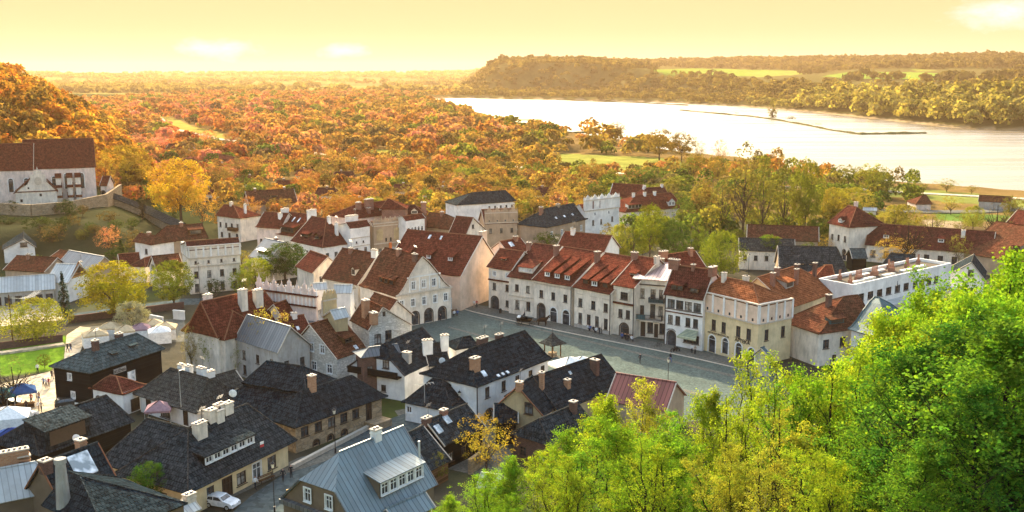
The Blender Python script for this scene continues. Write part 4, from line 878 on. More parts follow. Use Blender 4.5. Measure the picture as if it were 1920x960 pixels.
# ------------------------------------------------------------------ the town, house by house (places read off the photograph, heights in metres)
def town():
    W, D_, S_ = 'white', 'dark', 'sill'
    # --- the row on the far side of the market square, left to right
    g = 'arcaded and plastered houses along the far side of the square'
    h = house('narrow cream house with two attic windows at the left end of the square row', 'house', (940, 466), (979, 471), 12.4, (914, 500), (957, 508), 9.0, wb=5, ends='gg', group=g, verge='stone_trim',
              win={'F': [(.25, 7.2, .75, 1.0, W), (.8, 7.2, .75, 1.0, W), (.25, 4.2, .85, 1.5, S_), (.8, 4.2, .85, 1.5, S_), (.27, 0, 1.8, 2.7, 'archdark'), (.8, .9, .8, 1.4, S_)]}, dorm=[('shed', .45, .45, 1.2, .35, 1, 'hole')])
    band(h, 'F', 6.2, .3, .3, 'tile_brown'); pipe(h, .99)
    h = house('plain cream house with a wide lit dormer, second in the square row', 'house', (1002, 456), (1048, 461), 13.6, (954, 517), (1001, 527), 8.0, wb=7, ends='gg', group=g, roof='tile_brown',
              win={'F': [(.3, 5.0, .9, 1.5, S_), (.7, 5.0, .9, 1.5, S_), (.32, 1.2, 1.0, 1.9, S_), (.72, 1.2, 1.0, 1.9, S_)]}, dorm=[('shed', .5, .16, 3.4, 1.2, 4, 'lit')], chim=[(.02, .8, .4, .9, .6)])
    band(h, 'F', 3.9, .15); band(h, 'F', 3.2, .12, .2, a=.2, b=.8); pipe(h, .99)
    h = house('cream house with three tall arches and toothed cornice in the square row', 'house', (1048, 461), (1116, 471), 13.7, (1000, 523), (1068, 538), 8.2, wb=7, ends='gg', group=g,
              win={'F': [(.2, 4.6, 1.0, 1.6, S_), (.52, 4.6, 1.0, 1.6, S_), (.84, 4.6, 1.0, 1.6, S_), (.2, .05, 1.9, 3.3, 'archdark'), (.53, .05, 1.8, 3.0, 'arch'), (.86, .05, 1.8, 3.0, 'arch')]},
              dorm=[('up', .3, .14, 1.3, 1.15, 1, 'white', 'tile_red'), ('up', .55, .14, 1.3, 1.15, 1, 'white', 'tile_red'), ('up', .8, .14, 1.3, 1.15, 1, 'white', 'tile_red')], chim=[(.01, .75, .5, .8, 1.0)])
    o_, du, Wd, rz = h.SD['F']; m = MB()
    for k in range(26): m.box(Wd * (k + .5) / 26 - .1, Wd * (k + .5) / 26 + .1, -.14, .02, 7.35, 7.62)
    h.put(m.build('toothed_frieze', 'stone_trim', h.root, (o_[0], o_[1], 0), rz)); pipe(h, .995)
    h = house('long plain cream house with four ground floor windows in the square row', 'house', (1117, 471), (1180, 481), 13.8, (1068, 539), (1149, 551), 8.2, wb=7, ends='gg', group=g,
              win={'F': [(.17, 4.4, 1.05, 1.7, S_), (.53, 4.4, 1.05, 1.7, S_), (.87, 4.4, 1.05, 1.7, S_), (.17, 1.0, .95, 2.2, S_), (.41, 1.0, .95, 2.2, S_), (.64, 1.0, .95, 2.2, S_), (.88, .9, .95, 2.2, S_)]},
              dorm=[('up', .25, .12, 1.4, 1.2, 1, 'hole', 'tile_red'), ('up', .5, .12, 1.4, 1.2, 1, 'white', 'tile_red'), ('up', .76, .12, 1.4, 1.2, 1, 'hole', 'tile_red')], chim=[(.01, .75, .5, .8, 1.1)])
    for u in (.17, .53, .87): band(h, 'F', 6.9, .12, .15, a=u - .09, b=u + .09, name='window_hood')
    band(h, 'F', 0, .8, .12, 'plaster_grey', name='plinth'); pipe(h, .995)
    h = house('narrow pinkish house with a carved attic window above a pointed gate in the square row', 'house', (1181, 478), (1224, 484), 14.3, (1147, 533), (1188, 541), 9.9, wb=7, ends='gg', group=g, wall='plaster_aged',
              win={'F': [(.52, 7.2, 1.7, 1.5, D_), (.36, 3.6, .95, 1.7, S_), (.72, 3.6, .95, 1.7, S_), (.55, 0, 1.9, 2.6, 'archdark')]}, dorm=[('shed', .5, .4, 1.5, .35, 1, 'hole')], chim=[(.02, .9, .8, 1.2, .8), (.98, .9, .6, .6, 1.2, 'plaster_aged')])
    band(h, 'F', 6.3, .35, .35, 'tile_brown'); part_box(h, 'scroll', 'stone_trim', .35, .7, -.2, .05, 7.0, 9.0); part_box(h, 'scroll', 'stone_trim', 3.5, 3.85, -.2, .05, 7.0, 9.0); pipe(h, .99)
    h = house('three storey cream house with iron balconies and a lit rose metal roof', 'house', (1250, 493), (1292, 496), 13.2, (1186, 522), (1246, 534), 11.4, wb=4, wf=8.5, ends='gg', group=g, roof='metal_rose', wall='plaster_aged',
              win={'F': [(.24, 7.6, .8, 1.9, D_), (.56, 7.0, 1.0, 2.5, D_), (.8, 7.6, .8, 1.9, D_), (.24, 4.2, .8, 2.0, D_), (.56, 3.9, 1.0, 2.7, D_), (.8, 4.3, .8, 2.0, D_), (.28, .1, .95, 2.9, 'door'), (.5, .9, 1.1, 2.1, D_), (.68, .1, .8, 2.7, 'door'), (.86, .9, 1.1, 2.1, D_)]}, chim=[(.5, .95, .8, .9, .9, 'stone_warm')])
    band(h, 'F', 10.2, .2, .25, 'dark_wood_paint'); part_box(h, 'shop_front', 'white_paint', .4, 6.9, -.06, -.002, 3.05, 3.5)
    for x0, x1, z in ((-.4, 5.6, 3.55), (3.0, 5.9, 6.95)):
        o_, du, Wd, rz = h.SD['F']; m = MB(); m.box(x0, x1, -1.15, 0, z, z + .14, 0)
        for k in range(int((x1 - x0) / .14)): m.box(x0 + k * .14, x0 + k * .14 + .035, -1.14, -1.1, z + .14, z + 1.05, 1)
        m.box(x0, x1, -1.16, -1.08, z + 1.05, z + 1.12, 1); m.box(x0, x0 + .05, -1.1, 0, z + .14, z + 1.05, 1); m.box(x1 - .05, x1, -1.1, 0, z + .14, z + 1.05, 1)
        if z < 5: m.box(x0 + .05, x0 + 2.9, -1.22, -1.17, z + .15, z + 1.05, 2)
        else: m.box(x0 + .05, x1 - .05, -1.09, -1.06, z + .2, z + .9, 2)
        h.put(m.build('balcony', ['plaster_grey', 'iron', 'metal_teal'], h.root, (o_[0], o_[1], 0), rz))
    text_on(h, 'F', 'LODY', .68, 3.12, .42); pipe(h, .995)
    h = house('white house with a glazed top floor, green awning and arched bookshop door', 'house', (1277, 498), (1352, 508), 14.6, (1243, 552), (1319, 564), 9.55, wb=6, ends='gg', group=g, wall='plaster_white', roof='tile_brown',
              win={'F': [(.16, 7.1, 1.5, 1.7, S_), (.39, 7.1, 1.5, 1.7, S_), (.62, 7.1, 1.5, 1.7, S_), (.85, 7.1, 1.5, 1.7, S_), (.15, 4.1, 1.0, 1.7, D_), (.35, 4.1, 1.0, 1.7, D_), (.62, 4.1, 1.0, 1.7, D_), (.82, 4.1, 1.0, 1.7, D_), (.19, .05, 1.6, 2.7, 'archdark'), (.72, 1.1, 3.2, 1.6, D_)]},
              dorm=[('up', .3, .2, 2.5, 1.1, 2, 'dark', 'tile_brown'), ('up', .72, .2, 2.0, 1.0, 1, 'dark', 'tile_brown')], chim=[(.02, .95, 1.0, 2.0, .9, 'brick_red'), (.98, .9, .6, .8, 2.0), (.5, .95, .5, .6, .6)])
    band(h, 'F', 6.35, .18, .16, 'tile_brown'); band(h, 'F', 6.9, .1, .08, 'dark_wood_paint', a=.02, b=.98, name='sill_course')
    o_, du, Wd, rz = h.SD['F']; m = MB(); xa, xb = .48 * Wd, .98 * Wd
    m.hexa([(xa, -2.0, 2.55), (xb, -2.0, 2.55), (xb - .7, 0, 3.6), (xa + .9, 0, 3.6), (xa, -2.0, 2.65), (xb, -2.0, 2.65), (xb - .7, 0, 3.7), (xa + .9, 0, 3.7)], 0)
    for k in range(1, 6): 
        f = k / 6; m.box(xa + .9 * f + .02, xb - .7 * f - .02, -2.0 * (1 - f) - .05, -2.0 * (1 - f) + .05, 2.655 + 1.05 * f, 2.70 + 1.05 * f, 1)
    m.box(xa, xb, -2.02, -1.98, 2.3, 2.56, 0); h.put(m.build('awning', ['canvas_green', 'metal_teal'], h.root, (o_[0], o_[1], 0), rz))
    text_on(h, 'F', 'KSIĘGARNIA', .19, 3.05, .34, bend=1.35); pipe(h, .01)
    # corner pharmacy
    h = house('yellow corner house with a pilastered attic and the word APTEKA over arches', 'house', (1352, 518), (1412, 531), 12.9, (1316, 549), (1424, 575), 10.6, wb=5.5, ends='hh', group=g, wall='plaster_yellow', roof='tile_orange', ov=.15, sides='FLRB',
              win={'F': [(.22, 4.2, 1.0, 2.0, D_), (.40, 4.2, 1.0, 2.0, D_), (.66, 4.2, 1.0, 2.0, D_), (.84, 4.2, 1.0, 2.0, D_), (.20, .05, 1.6, 3.2, 'arch'), (.44, .5, 1.4, 2.9, 'arch'), (.68, .3, 1.4, 2.9, 'arch'), (.9, .05, 1.4, 2.9, 'arch')], 'R': row(4.2, 1.0, 2.0, 2, D_)}, chim=[(.2, .8, .9, .7, .7, 'plaster_aged'), (.5, 1.1, .8, 1., .7, 'plaster_aged')])
    attic(h, 'F', 7.4, 10.75, 'plaster_peach', 5, 'plaster_white', holes=1); attic(h, 'R', 7.41, 10.74, 'plaster_peach', 4, 'plaster_white', holes=1)
    text_on(h, 'F', 'ARTYKUŁY SPOŻYWCZE', .31, 3.55, .46); text_on(h, 'F', 'APTEKA', .74, 3.4, .95)
    h = house('long orange tiled wing with chimney shadows behind the yellow corner house', 'house', (1438, 515), (1492, 499), 12.6, (1472, 577), (1585, 546), 7.8, wb=5, ends='gh', wall='plaster_yellow', roof='tile_orange',
              win={'F': row(4.2, .9, 1.5, 6, D_)}, chim=[(.1, .7, .8, .8, .7), (.3, .9, 1.0, .8, .8), (.45, .55, .6, .8, .6), (.62, .8, .8, .8, .7, 'brick_dark'), (.85, .6, .6, .8, .6, 'brick_dark')], dorm=[('shed', .3, .5, 3.0, 1.2, 1, 'hole', 'plaster_grey')])
    h = house('cream house with a steep flared brown tiled roof and sunk dormer among the treetops', 'house', (1582, 556), (1608, 553), 12.5, (1494, 612), (1610, 636), 6.0, wb=6, ends='hh', prof=CURVE, wall='plaster_cream', roof='tile_old', verge='metal_grey',
              win={'F': [(.14, 3.0, 1.3, 1.6, S_), (.44, 3.0, 1.3, 1.7, D_), (.8, 3.0, 1.3, 1.7, D_), (.3, .5, .9, 1.2, D_)]}, dorm=[('shed', .4, .28, 3.2, .9, 1, 'hole', 'metal_teal')], chim=[(.5, 1., .6, .8, .8, 'brick_dark')])
    h2 = house('', '', (1640, 556), (1648, 558), 13.5, (1606, 622), (1672, 640), 6.5, wb=5, ends='hh', prof=CURVE, wall='plaster_white', roof='metal_teal', root=h.root, win={'F': row(3.2, 1, 1.4, 2, D_)})
    m = MB(); m.tube((0, 0, 13.4), (0, 0, 15.2), .1, .03); m.ball((0, 0, 14.2), .28, 0, 6); h2.put(m.build('finial', 'iron', h.root))
    h = house('small teal metal lean-to roof beside the corner pharmacy', 'annex', (1455, 640), (1482, 628), 5.2, (1425, 668), (1468, 672), 3.4, wb=1.5, ends='gg', wall='plaster_grey', roof='metal_teal', name='annex')
    # gable house on the left of the square, red roof with the blank cream gable
    h = house('tall house with a dark red roof and huge blank cream gable beside the square', 'house', (842, 437), (905, 443), 15.5, (790, 482), (864, 518), 7.6, BR=(938, 494), plane=True, ends='gg', wall='plaster_peach', roof='tile_red', verge='plaster_cream', ov=.3,
              win={'F': [(.2, 3.6, .8, 1.6, W), (.55, 3.6, .8, 1.6, W), (.85, 3.6, .8, 1.6, W), (.5, .3, 1.3, 2.2, W), (.85, .3, 1.2, 2.2, W)]}, sky=[(.35, .82, .5, .8), (.5, .82, .5, .8)], chim=[(.97, 1.15, .8, .8, 2.2, 'plaster_peach')],
              dorm=[('up', .22, .33, 1.1, 1.0, 1, 'white', 'tile_brown'), ('up', .5, .33, 1.1, 1.0, 1, 'white', 'tile_brown'), ('up', .78, .33, 1.1, 1.0, 1, 'white', 'tile_brown')])
    # baroque gable house
    h = house('baroque house with a curved gable, white shutters and arcades facing the square', 'house', (672, 474), (793, 481), 15.6, (608, 545), (742, 556), 6.6, BR=(849, 538), plane=True, ends='gg', prof=CURVE, wall='plaster_cream', roof='tile_old', ov=.25, verge='stone_trim',
              win={'R': row(3.9, .95, 1.6, 5, W) + [(.12, .05, 1.5, 2.2, 'archdark'), (.33, .05, 1.9, 2.7, 'archdark'), (.58, .05, 1.9, 2.8, 'archdark'), (.83, .05, 1.8, 2.7, 'archdark')]}, gwin={'R': [(-2.3, 7.4, .95, 1.6, W), (.2, 7.4, .95, 1.6, W), (2.7, 7.4, .95, 1.6, W)]},
              dorm=[('up', .42, .28, 1.2, 1.1, 1, 'dark', 'tile_old'), ('up', .56, .28, 1.2, 1.1, 1, 'dark', 'tile_old'), ('up', .7, .28, 1.2, 1.1, 1, 'dark', 'tile_old')], chim=[(.45, .9, .5, .9, .8), (.9, .85, .4, 1.2, .6, 'brick_dark')])
    band(h, 'R', 6.45, .3, .4, 'stone_trim'); o_, du, Wd, rz = h.SD['R']; m = MB(); 
    for x in (.24, .42, .60, .78): m.box(Wd * x - .15, Wd * x + .15, -.1, .0, 6.8, 9.6)
    m.box(Wd * .2, Wd * .8, -.22, 0, 9.7, 9.95); h.put(m.build('pilasters', 'plaster_white', h.root, (o_[0], o_[1], 0), rz))
    h = house('low brown tiled house with a soot stained ridge left of the baroque gable', 'house', (636, 464), (698, 474), 11.8, (604, 521), (668, 535), 6.0, wb=5, ends='gg', wall='plaster_aged', roof='tile_old', chim=[(.3, .9, .4, .8, .7), (.95, .9, .8, 1.6, .6, 'plaster_white')], dorm=[('gable', .75, .25, 1.1, 1.5, 1, 'hole', 'plaster_cream')])
    # --- middle of the old town, in front of the square
    h = house('rubble stone house with a brown tiled roof and pale stone gable', 'house', (655, 564), (718, 576), 12.5, None, (691, 620), 7.6, BR=(773, 608), plane=True, ends='gg', wall='stone_white', roof='tile_old', ov=.25, verge='stone_trim',
              gwin={'R': [(0.3, 9.6, .5, .8, 'hole')]}, win={'R': [(.2, 5.0, 1.2, 1.7, 'dark'), (.46, 5.4, 1.2, 1.7, 'dark')]}, chim=[(.5, .5, .6, 1.3, 1.0, 'brick_orange'), (.97, .4, -.8, 1.3, 1.0, 'brick_orange')])
    h = house('old house with a large mossy tiled slope and a rubble gable with white windows', 'house', (581, 608), (664, 584), 11.5, (630, 674), (692, 655), 4.5, wb=5, ends='gg', wall='stone_white', roof='tile_old', ov=.3, verge='stone_trim',
              win={'L': row(5.0 - 3.2, 1.1, 1.5, 3, W)}, gwin={'L': [(-2.6, 5.0, 1.0, 1.4, W), (.2, 5.0, 1.0, 1.4, W), (2.6, 5.0, 1.0, 1.4, W)]}, dorm=[('shed', .62, .3, 2.0, 1.0, 1, 'dark', 'wood_brown')], sky=[(.72, .08, .7, .6)])
    h = house('white gabled house with a dark red roof behind the slender gold tree', 'house', (556, 592), (600, 585), 10.6, (545, 640), (582, 625), 6.2, wb=5, ends='gg', wall='plaster_white', roof='tile_brown', ov=.3, win={'L': row(1.2, 1., 1.5, 3, W) + row(4.2, 1., 1.4, 3, W)}, sky=[(.55, .35, .5, .5)], chim=[(.6, .95, .6, .8, .8, 'plaster_white')])
    h = house('flat topped brick house wedged between the rubble gable and the black roof', 'house', (690, 652), (745, 645), 7.3, (672, 668), (738, 668), 6.7, wb=3, ends='hh', wall='brick_dark', roof='metal_grey', win={'F': [(.2, 3.6, .9, 1.5, S_), (.5, 3.6, .9, 1.5, S_), (.82, 3.6, .9, 1.5, S_), (.55, .7, .9, 1.6, S_)], 'R': row(3.6, .9, 1.5, 1, S_)})
    h = house('house with a soot black steep roof and a white half gable with a balcony', 'house', (742, 634), (809, 606), 12., (772, 707), (829, 664), 4.2, wb=6, ends='jg', tj=.5, wall='plaster_white', roof='shingle_black', ov=.3, verge='dark_wood_paint',
              win={'L': [(.3, .1, 1.1, 2.0, 'door'), (.62, 1.0, .9, 1.1, D_)]}, gwin={'L': [(-1.0, 4.5, .9, 2.0, 'door'), (1.3, 4.9, 1.1, 1.4, D_)]}, chim=[(.25, .35, -1.5, .9, 1.2, 'plaster_grey')])
    o_, du, Wd, rz = h.SD['L']; m = MB(); m.box(.5, Wd - .5, -1.2, 0, 3.7, 3.9); m.box(.5, Wd - .5, -1.2, -1.12, 3.9, 4.8)
    h.put(m.build('balcony', 'wood_black', h.root, (o_[0], o_[1], 0), rz))
    h = house('long white house with a black shingle roof and tall orange chimney beside the square', 'house', (879, 655), (984, 620), 12.2, (890, 725), (1039, 673), 6.0, wb=6.5, ends='hh', prof=FLARE, wall='plaster_white', roof='shingle_black',
              win={'F': [(.14, 3.6, 1.0, 1.6, D_), (.36, 3.6, 1.0, 1.6, D_), (.55, 3.6, 1.0, 1.6, D_), (.74, 3.6, 1.0, 1.6, D_), (.92, 3.6, 1.0, 1.6, D_), (.16, .05, 2.0, 1.7, 'archdark')], 'L': [(.62, 2.2, .5, .8, 'dark')]},
              chim=[(.13, .5, -.6, 1.3, 1.0, 'brick_orange'), (.42, 1.1, .8, 1.8, .8, 'brick_dark'), (.62, 1.05, .6, 1.3, .6, 'brick_dark')], sky=[(.18, .22, .8, .7), (.3, .06, .5, .4), (.36, .06, .5, .4), (.42, .06, .5, .4)])
    m = MB(); m.tube((h.b[5], 0, 12.2), (h.b[5], 0, 13.6), .08, .02, 5); h.put(m.build('finial', 'iron', h.root)); pipe(h, .0)
    h = house('low white annex with a black pyramid roof in front of the long white house', 'house', (812, 709), (829, 712), 8.2, (755, 752), (829, 771), 2.9, wb=2.6, sR=4.4, ends='hh', prof=FLARE, wall='plaster_white', roof='shingle_black', win={'F': [(.08, 1.3, .9, 1.0, 'white')]}, name='annex')
    h = house('small black tent shaped roof behind the sooty chimneys at the edge of the square', 'outbuilding', (868, 632), (882, 630), 8.5, (852, 655), (900, 650), 5.2, wb=3, ends='hh', wall='plaster_white', roof='shingle_black', name='outbuilding')
    h = house('whitewashed chimney house with a narrow black roof beside the terrace', 'outbuilding', (826, 642), (850, 640), 9., (806, 690), (842, 680), 4.0, wb=2.5, ends='gg', wall='plaster_grey', roof='shingle_black', chim=[(.1, .6, .9, 1.6, .7, 'plaster_white'), (.9, .7, 1.4, 1.2, .7, 'plaster_white')], name='outbuilding')
    h = house('ochre gabled cottage with a black roof and a dark porch', 'house', (970, 724), (1016, 704), 9.0, (1021, 783), (1065, 764), 4.2, BL=(922, 768), plane=True, ends='gg', wall='plaster_ochre', roof='shingle_black', ov=.3, verge='verge_rust', gwin={'L': [(1.6, 4.3, 1.2, 1.6, 'dark')]}, chim=[(.05, .95, .5, .8, .8, 'brick_orange'), (.9, .6, .8, .6, .6, 'brick_orange')])
    h2 = house('', '', (936, 757), (952, 757), 6.4, (926, 787), (972, 800), 3.2, wb=1.2, ends='gg', wall='wood_black', roof='shingle_black', root=h.root)
    h = house('long black roofed house with a sharp finial by the lit part of the square', 'house', (1014, 702), (1119, 667), 11.2, (1062, 776), (1160, 720), 4.0, wb=5.5, ends='gg', wall='plaster_ochre', roof='shingle_black', ov=.35, verge='shingle_dark', chim=[(.3, .5, -1.0, .7, .7, 'brick_orange'), (.75, .62, .3, .7, 1.2, 'brick_dark')], sky=[(.45, .75, .5, .4)])
    m = MB(); m.tube((h.b[5], 0, 11.2), (h.b[5], 0, 12.9), .09, .02, 5); h.put(m.build('finial', 'iron', h.root))
    h = house('brown roofed brick cottage half hidden by the slope trees', 'house', (1010, 786), (1083, 756), 8.4, (1030, 836), (1122, 800), 3.6, wb=4, ends='hh', wall='brick_dark', roof='shingle_dark', win={'L': row(.9, 1.1, 1.3, 2, D_), 'F': row(.9, 1.1, 1.4, 3, D_)}, chim=[(.8, .8, .8, .8, .8, 'brick_dark')])
    h = house('mossy black roof with two blue skylights and a thatched end', 'house', (800, 789), (882, 754), 8.6, (838, 838), (908, 800), 3.4, wb=3.5, ends='gg', wall='wood_black', roof='shingle_dark', ov=.4, win={'F': row(.8, 1, 1.2, 3, D_)}, sky=[(.12, .45, 1.0, .9), (.4, .62, 1.0, .9)], chim=[(.42, 1.0, .5, .9, .7, 'brick_red'), (.02, 1.0, .4, 1.2, .7, 'brick_dark')])
    h = house('steep brown roof rising behind the blue metal roof', 'house', (765, 812), (800, 795), 8.2, (788, 895), (846, 862), 2.6, wb=3, ends='gg', wall='wood_brown', roof='shingle_dark', ov=.3)
    h = house('house with a pale blue standing seam metal roof, long dormer and brown plaster gable', 'house', (617, 856), (746, 803), 10.4, (672, 990), (813, 906), 4.6, wb=6.3, ends='jg', tj=.52, inset=.62, wall='plaster_brown', roof='metal_blue', ov=.35, verge='metal_grey',
              gwin={'L': [(-1.9, 5.4, .95, 1.5, W), (1.3, 5.4, .95, 1.5, W)]}, win={'F': row(1.0, 1.1, 1.5, 4, W, .3, 1.), 'L': row(1.0, 1.0, 1.4, 3, W)}, chim=[(.66, 1.0, .9, 1.0, .8, 'plaster_white')], dorm=[('shed', .62, .18, 6.8, 1.9, 5, 'white', 'plaster_brown')])
    band(h, 'L', 4.3, .5, .55, 'metal_grey'); m = MB(); m.tube((h.b[1] - 1.0, -3.2, 6.5), (h.b[1] - 1.0, -3.2, 9.6), .13, n=8); h.put(m.build('flue', 'metal_bright', h.root))
    h2 = house('', '', (720, 955), (790, 925), 4.3, (745, 985), (815, 950), 3.6, wb=1.2, ends='gg', wall='plaster_brown', roof='metal_blue', root=h.root)
    # yellow walled big roof with ribbon dormer
    h = house('big black shingled inn with yellow walls, a cluster of chimneys and a long ribbon dormer', 'house', (352, 803), (463, 757), 10.6, (330, 921), (579, 830), 3.3, wb=6.5, ends='hh', wall='plaster_yellow', roof='shingle_dark', ov=.9,
              win={'F': [(.20, .9, 1.2, 1.5, D_), (.36, .05, 1.8, 2.5, 'door'), (.5, .7, 1.6, 1.6, D_), (.66, .4, 1.5, 2.1, 'white'), (.82, .7, 1.6, 1.7, 'dark')], 'L': [(.2, .8, 1., 1.3, D_), (.6, .4, 1.6, 1.8, 'dark')]},
              dorm=[('shed', .45, .30, 8.4, 1.15, 6, 'white', 'wood_black')], chim=[(.36, .8, .6, 1.6, .9, 'plaster_aged'), (.52, 1.0, 1.1, 1.2, 1.0, 'plaster_aged'), (.57, .95, .8, 1.2, 1.0, 'plaster_aged'), (.62, 1.05, 1.2, 1.2, 1.0, 'plaster_aged'), (.67, 1.0, 1.1, 1.4, .8, 'plaster_aged')])
    h2 = house('', '', (276, 784), (352, 803), 10.3, (196, 862), (331, 921), 3.3, wb=5, ends='hh', wall='plaster_yellow', roof='shingle_dark', ov=.9, root=h.root, win={'F': [(.35, 1.0, 1.4, 1.3, D_), (.62, .1, 1.5, 2.0, 'door')]}, chim=[(.75, 1.15, .4, 1.4, .8, 'plaster_aged')])
    m = MB(); m.tube((0, 0, 10.4), (0, 0, 15.0), .05, .03, 5); m.tube((0, 0, 14.9), (.9, 0, 14.9), .03, n=4); o = m.build('pole', 'metal_bright', h.root, (h.b[4] + .6, 1.5, 0))
    # long stone inn with two tier roof
    h = house('long stone walled house with a black two tier shingle roof above the street', 'house', (566, 733), (660, 704), 10.0, (553, 803), (727, 742), 3.9, wb=6, ends='hh', prof=FLARE, wall='stone_warm', roof='shingle_black', ov=.7,
              win={'F': [(.10, 1.9, 1.3, 1.4, D_), (.25, 1.9, 1.3, 1.4, D_), (.40, 1.9, 1.3, 1.4, D_), (.54, 1.9, 1.3, 1.4, D_), (.68, 1.9, 1.3, 1.4, D_), (.84, 1.0, 1.2, 2.5, 'door'), (.22, .05, .9, .8, 'archdark'), (.38, .05, .9, .8, 'archdark'), (.54, .05, .9, .8, 'archdark')]}, chim=[(.36, .95, 1.8, .9, .8, 'brick_orange')])
    h2 = house('', '', (500, 677), (568, 687), 12.6, (441, 748), (554, 803), 3.9, wb=7, ends='hh', prof=TIER, wall='stone_warm', roof='shingle_black', ov=.7, root=h.root)
    part_box(h, 'stone_steps', 'stone_warm', h.SD['F'][2] * .78, h.SD['F'][2] * .99, -2.2, -.01, 0, 1.0)
    h = house('white walled yard house with a dark hipped shingle roof next to the pink tent', 'house', (320, 690), (389, 709), 8.2, (250, 737), (364, 776), 2.9, wb=5.5, ends='hh', prof=FLARE, wall='plaster_white', roof='shingle_grey', ov=.8, win={'F': [(.15, .1, 1.3, 2.2, 'door'), (.45, .3, 2.4, 2.0, 'dark'), (.8, .1, 1.2, 2.2, 'door')]},
              chim=[(.62, 1.25, .6, 1.5, .7, 'plaster_white'), (.45, 1.2, .5, 1.0, .7, 'plaster_white'), (.33, 1.2, .4, 1.0, .7, 'plaster_white')])
    h2 = house('', '', (390, 708), (452, 690), 8.2, (396, 742), (462, 722), 3.0, wb=4, ends='gg', wall='plaster_white', roof='shingle_grey', root=h.root, ov=.5, chim=[(.25, 1.05, .8, 1.8, .8, 'plaster_white')])
    h = house('two storey house of black logs with a slate green roof and white sign', 'house', (183, 647), (256, 625), 10.6, (161, 699), (318, 655), 6.0, wb=5.4, ends='hh', wall='wood_black', roof='shingle_teal', ov=.5, win={'L': [(.42, 4.2, .7, 1.0, W), (.48, 1.4, .7, 1.0, W)], 'F': [(.55, 2.3, 1.6, 1.8, 'lit')]}, chim=[(.26, .9, .9, .8, .8, 'brick_dark'), (.62, 1.1, .6, 1.0, .8, 'brick_dark')],
              dorm=[('shed', .4, .42, 1.2, .35, 1, 'hole'), ('shed', .66, .5, 1.2, .35, 1, 'hole')])
    part_box(h, 'plinth', 'plaster_white', 0, h.SD['L'][2], -.1, -.005, -.5, .8, 'L'); part_box(h, 'sign_board', 'plaster_grey', h.SD['F'][2] * .30, h.SD['F'][2] * .47, -.16, -.03, 4.5, 5.25); text_on(h, 'F', 'KUŹNIA', .385, 4.62, .62, 'letter_black', .175)
    h = house('little white house with a brown tiled pyramid roof in front of the black log house', 'house', (206, 704), (218, 706), 6.4, (165, 728), (224, 738), 3.5, wb=3.2, sR=3.2, ends='hh', prof=CURVE, wall='plaster_white', roof='tile_brown', ov=.35, win={'F': [(.2, .5, .8, 1.8, 'archdark')], 'R': [(.5, .1, 1.8, 2.0, 'door')]})
    h = house('dark barn roof with a sagging ridge and a black cross gable', 'house', (57, 788), (199, 741), 9.0, (60, 852), (267, 793), 4.0, wb=5.5, ends='hh', wall='wood_black', roof='shingle_dark', ov=.4, dorm=[('shed', .3, .06, 6.5, 2.6, 1, 'hole', 'shingle_black')])
    h = house('slate roof with a rusty red verge and a slatted skylight', 'house', (78, 868), (171, 834), 9.5, (130, 975), (236, 928), 4.2, wb=4.5, ends='gg', wall='plaster_brown', roof='shingle_black', ov=.3, verge='verge_rust', chim=[(.06, .9, .3, 1.0, 1.0, 'brick_dark'), (.82, 1.25, .5, .9, .9, 'brick_orange')], sky=[(.6, .55, 2.6, 1.6)])
    h = house('pale sheet metal roof at the bottom left corner', 'house', (-30, 884), (66, 866), 8.8, (12, 960), (98, 906), 5.4, wb=3, ends='hh', wall='plaster_brown', roof='metal_bright', ov=.3, chim=[(.45, 1.3, 1.4, 3.2, .9, 'brick_orange'), (.62, 1.3, .6, 1.2, .9, 'brick_orange')])
    h = house('ribbed black hipped roof at the bottom edge beside the round chimney', 'house', (128, 884), (150, 893), 11.5, (44, 975), (250, 985), 6.5, wb=6, ends='hh', wall='plaster_brown', roof='shingle_black', ov=.3, verge='stone_trim')
    m = MB(); m.tube((-3.2, -2.2, 6.0), (-3.2, -2.2, 11.4), .8, .5, 10); m.tube((-3.2, -2.2, 11.4), (-3.2, -2.2, 11.9), .62, .62, 8, 0); o = m.build('round_chimney', 'plaster_grey', h.root)
    h = house('striped garage roof at the bottom edge left of the white car', 'garage', (300, 960), (352, 938), 4.5, (318, 985), (372, 952), 3.6, wb=2.5, ends='gg', wall='plaster_grey', roof='metal_bright', chim=[(.9, 1., .6, 1.2, .8, 'plaster_aged')], name='garage')
    # red roofed house and the richly crested parapets
    h = house('pale aged house with red hipped tiles and a single slit dormer', 'house', (388, 573), (437, 583), 11.5, (331, 622), (428, 637), 6.6, wb=4.5, ends='hh', wall='plaster_aged', roof='tile_red', ov=.4, win={'F': row(3.4, 1.0, 1.6, 2, D_, .1, .6) + [(.8, 3.4, 1., 1.6, D_)] + row(.7, .9, 1.5, 3, D_)}, dorm=[('shed', .55, .45, 2.4, .5, 1, 'hole')])
    h2 = house('', '', (376, 566), (492, 541), 12.6, (430, 632), (532, 600), 7.0, wb=4.5, ends='hh', wall='plaster_aged', roof='tile_red', root=h.root, chim=[(.12, 1.1, .8, 1.3, .9, 'plaster_pink'), (.72, .62, .3, 1.5, 1.0, 'plaster_cream'), (.5, .62, .9, 1.3, 1.0, 'plaster_cream')])
    h = house('old grey plastered house with a rusted grey metal roof among the thin trees', 'house', (478, 594), (542, 612), 10., (438, 637), (522, 662), 6.2, wb=4, ends='gg', wall='plaster_grey', roof='metal_grey', ov=.3, win={'F': row(3.2, .9, 1.5, 3, D_) + row(.6, .9, 1.6, 3, D_), 'R': row(3., .9, 1.5, 2, D_)})
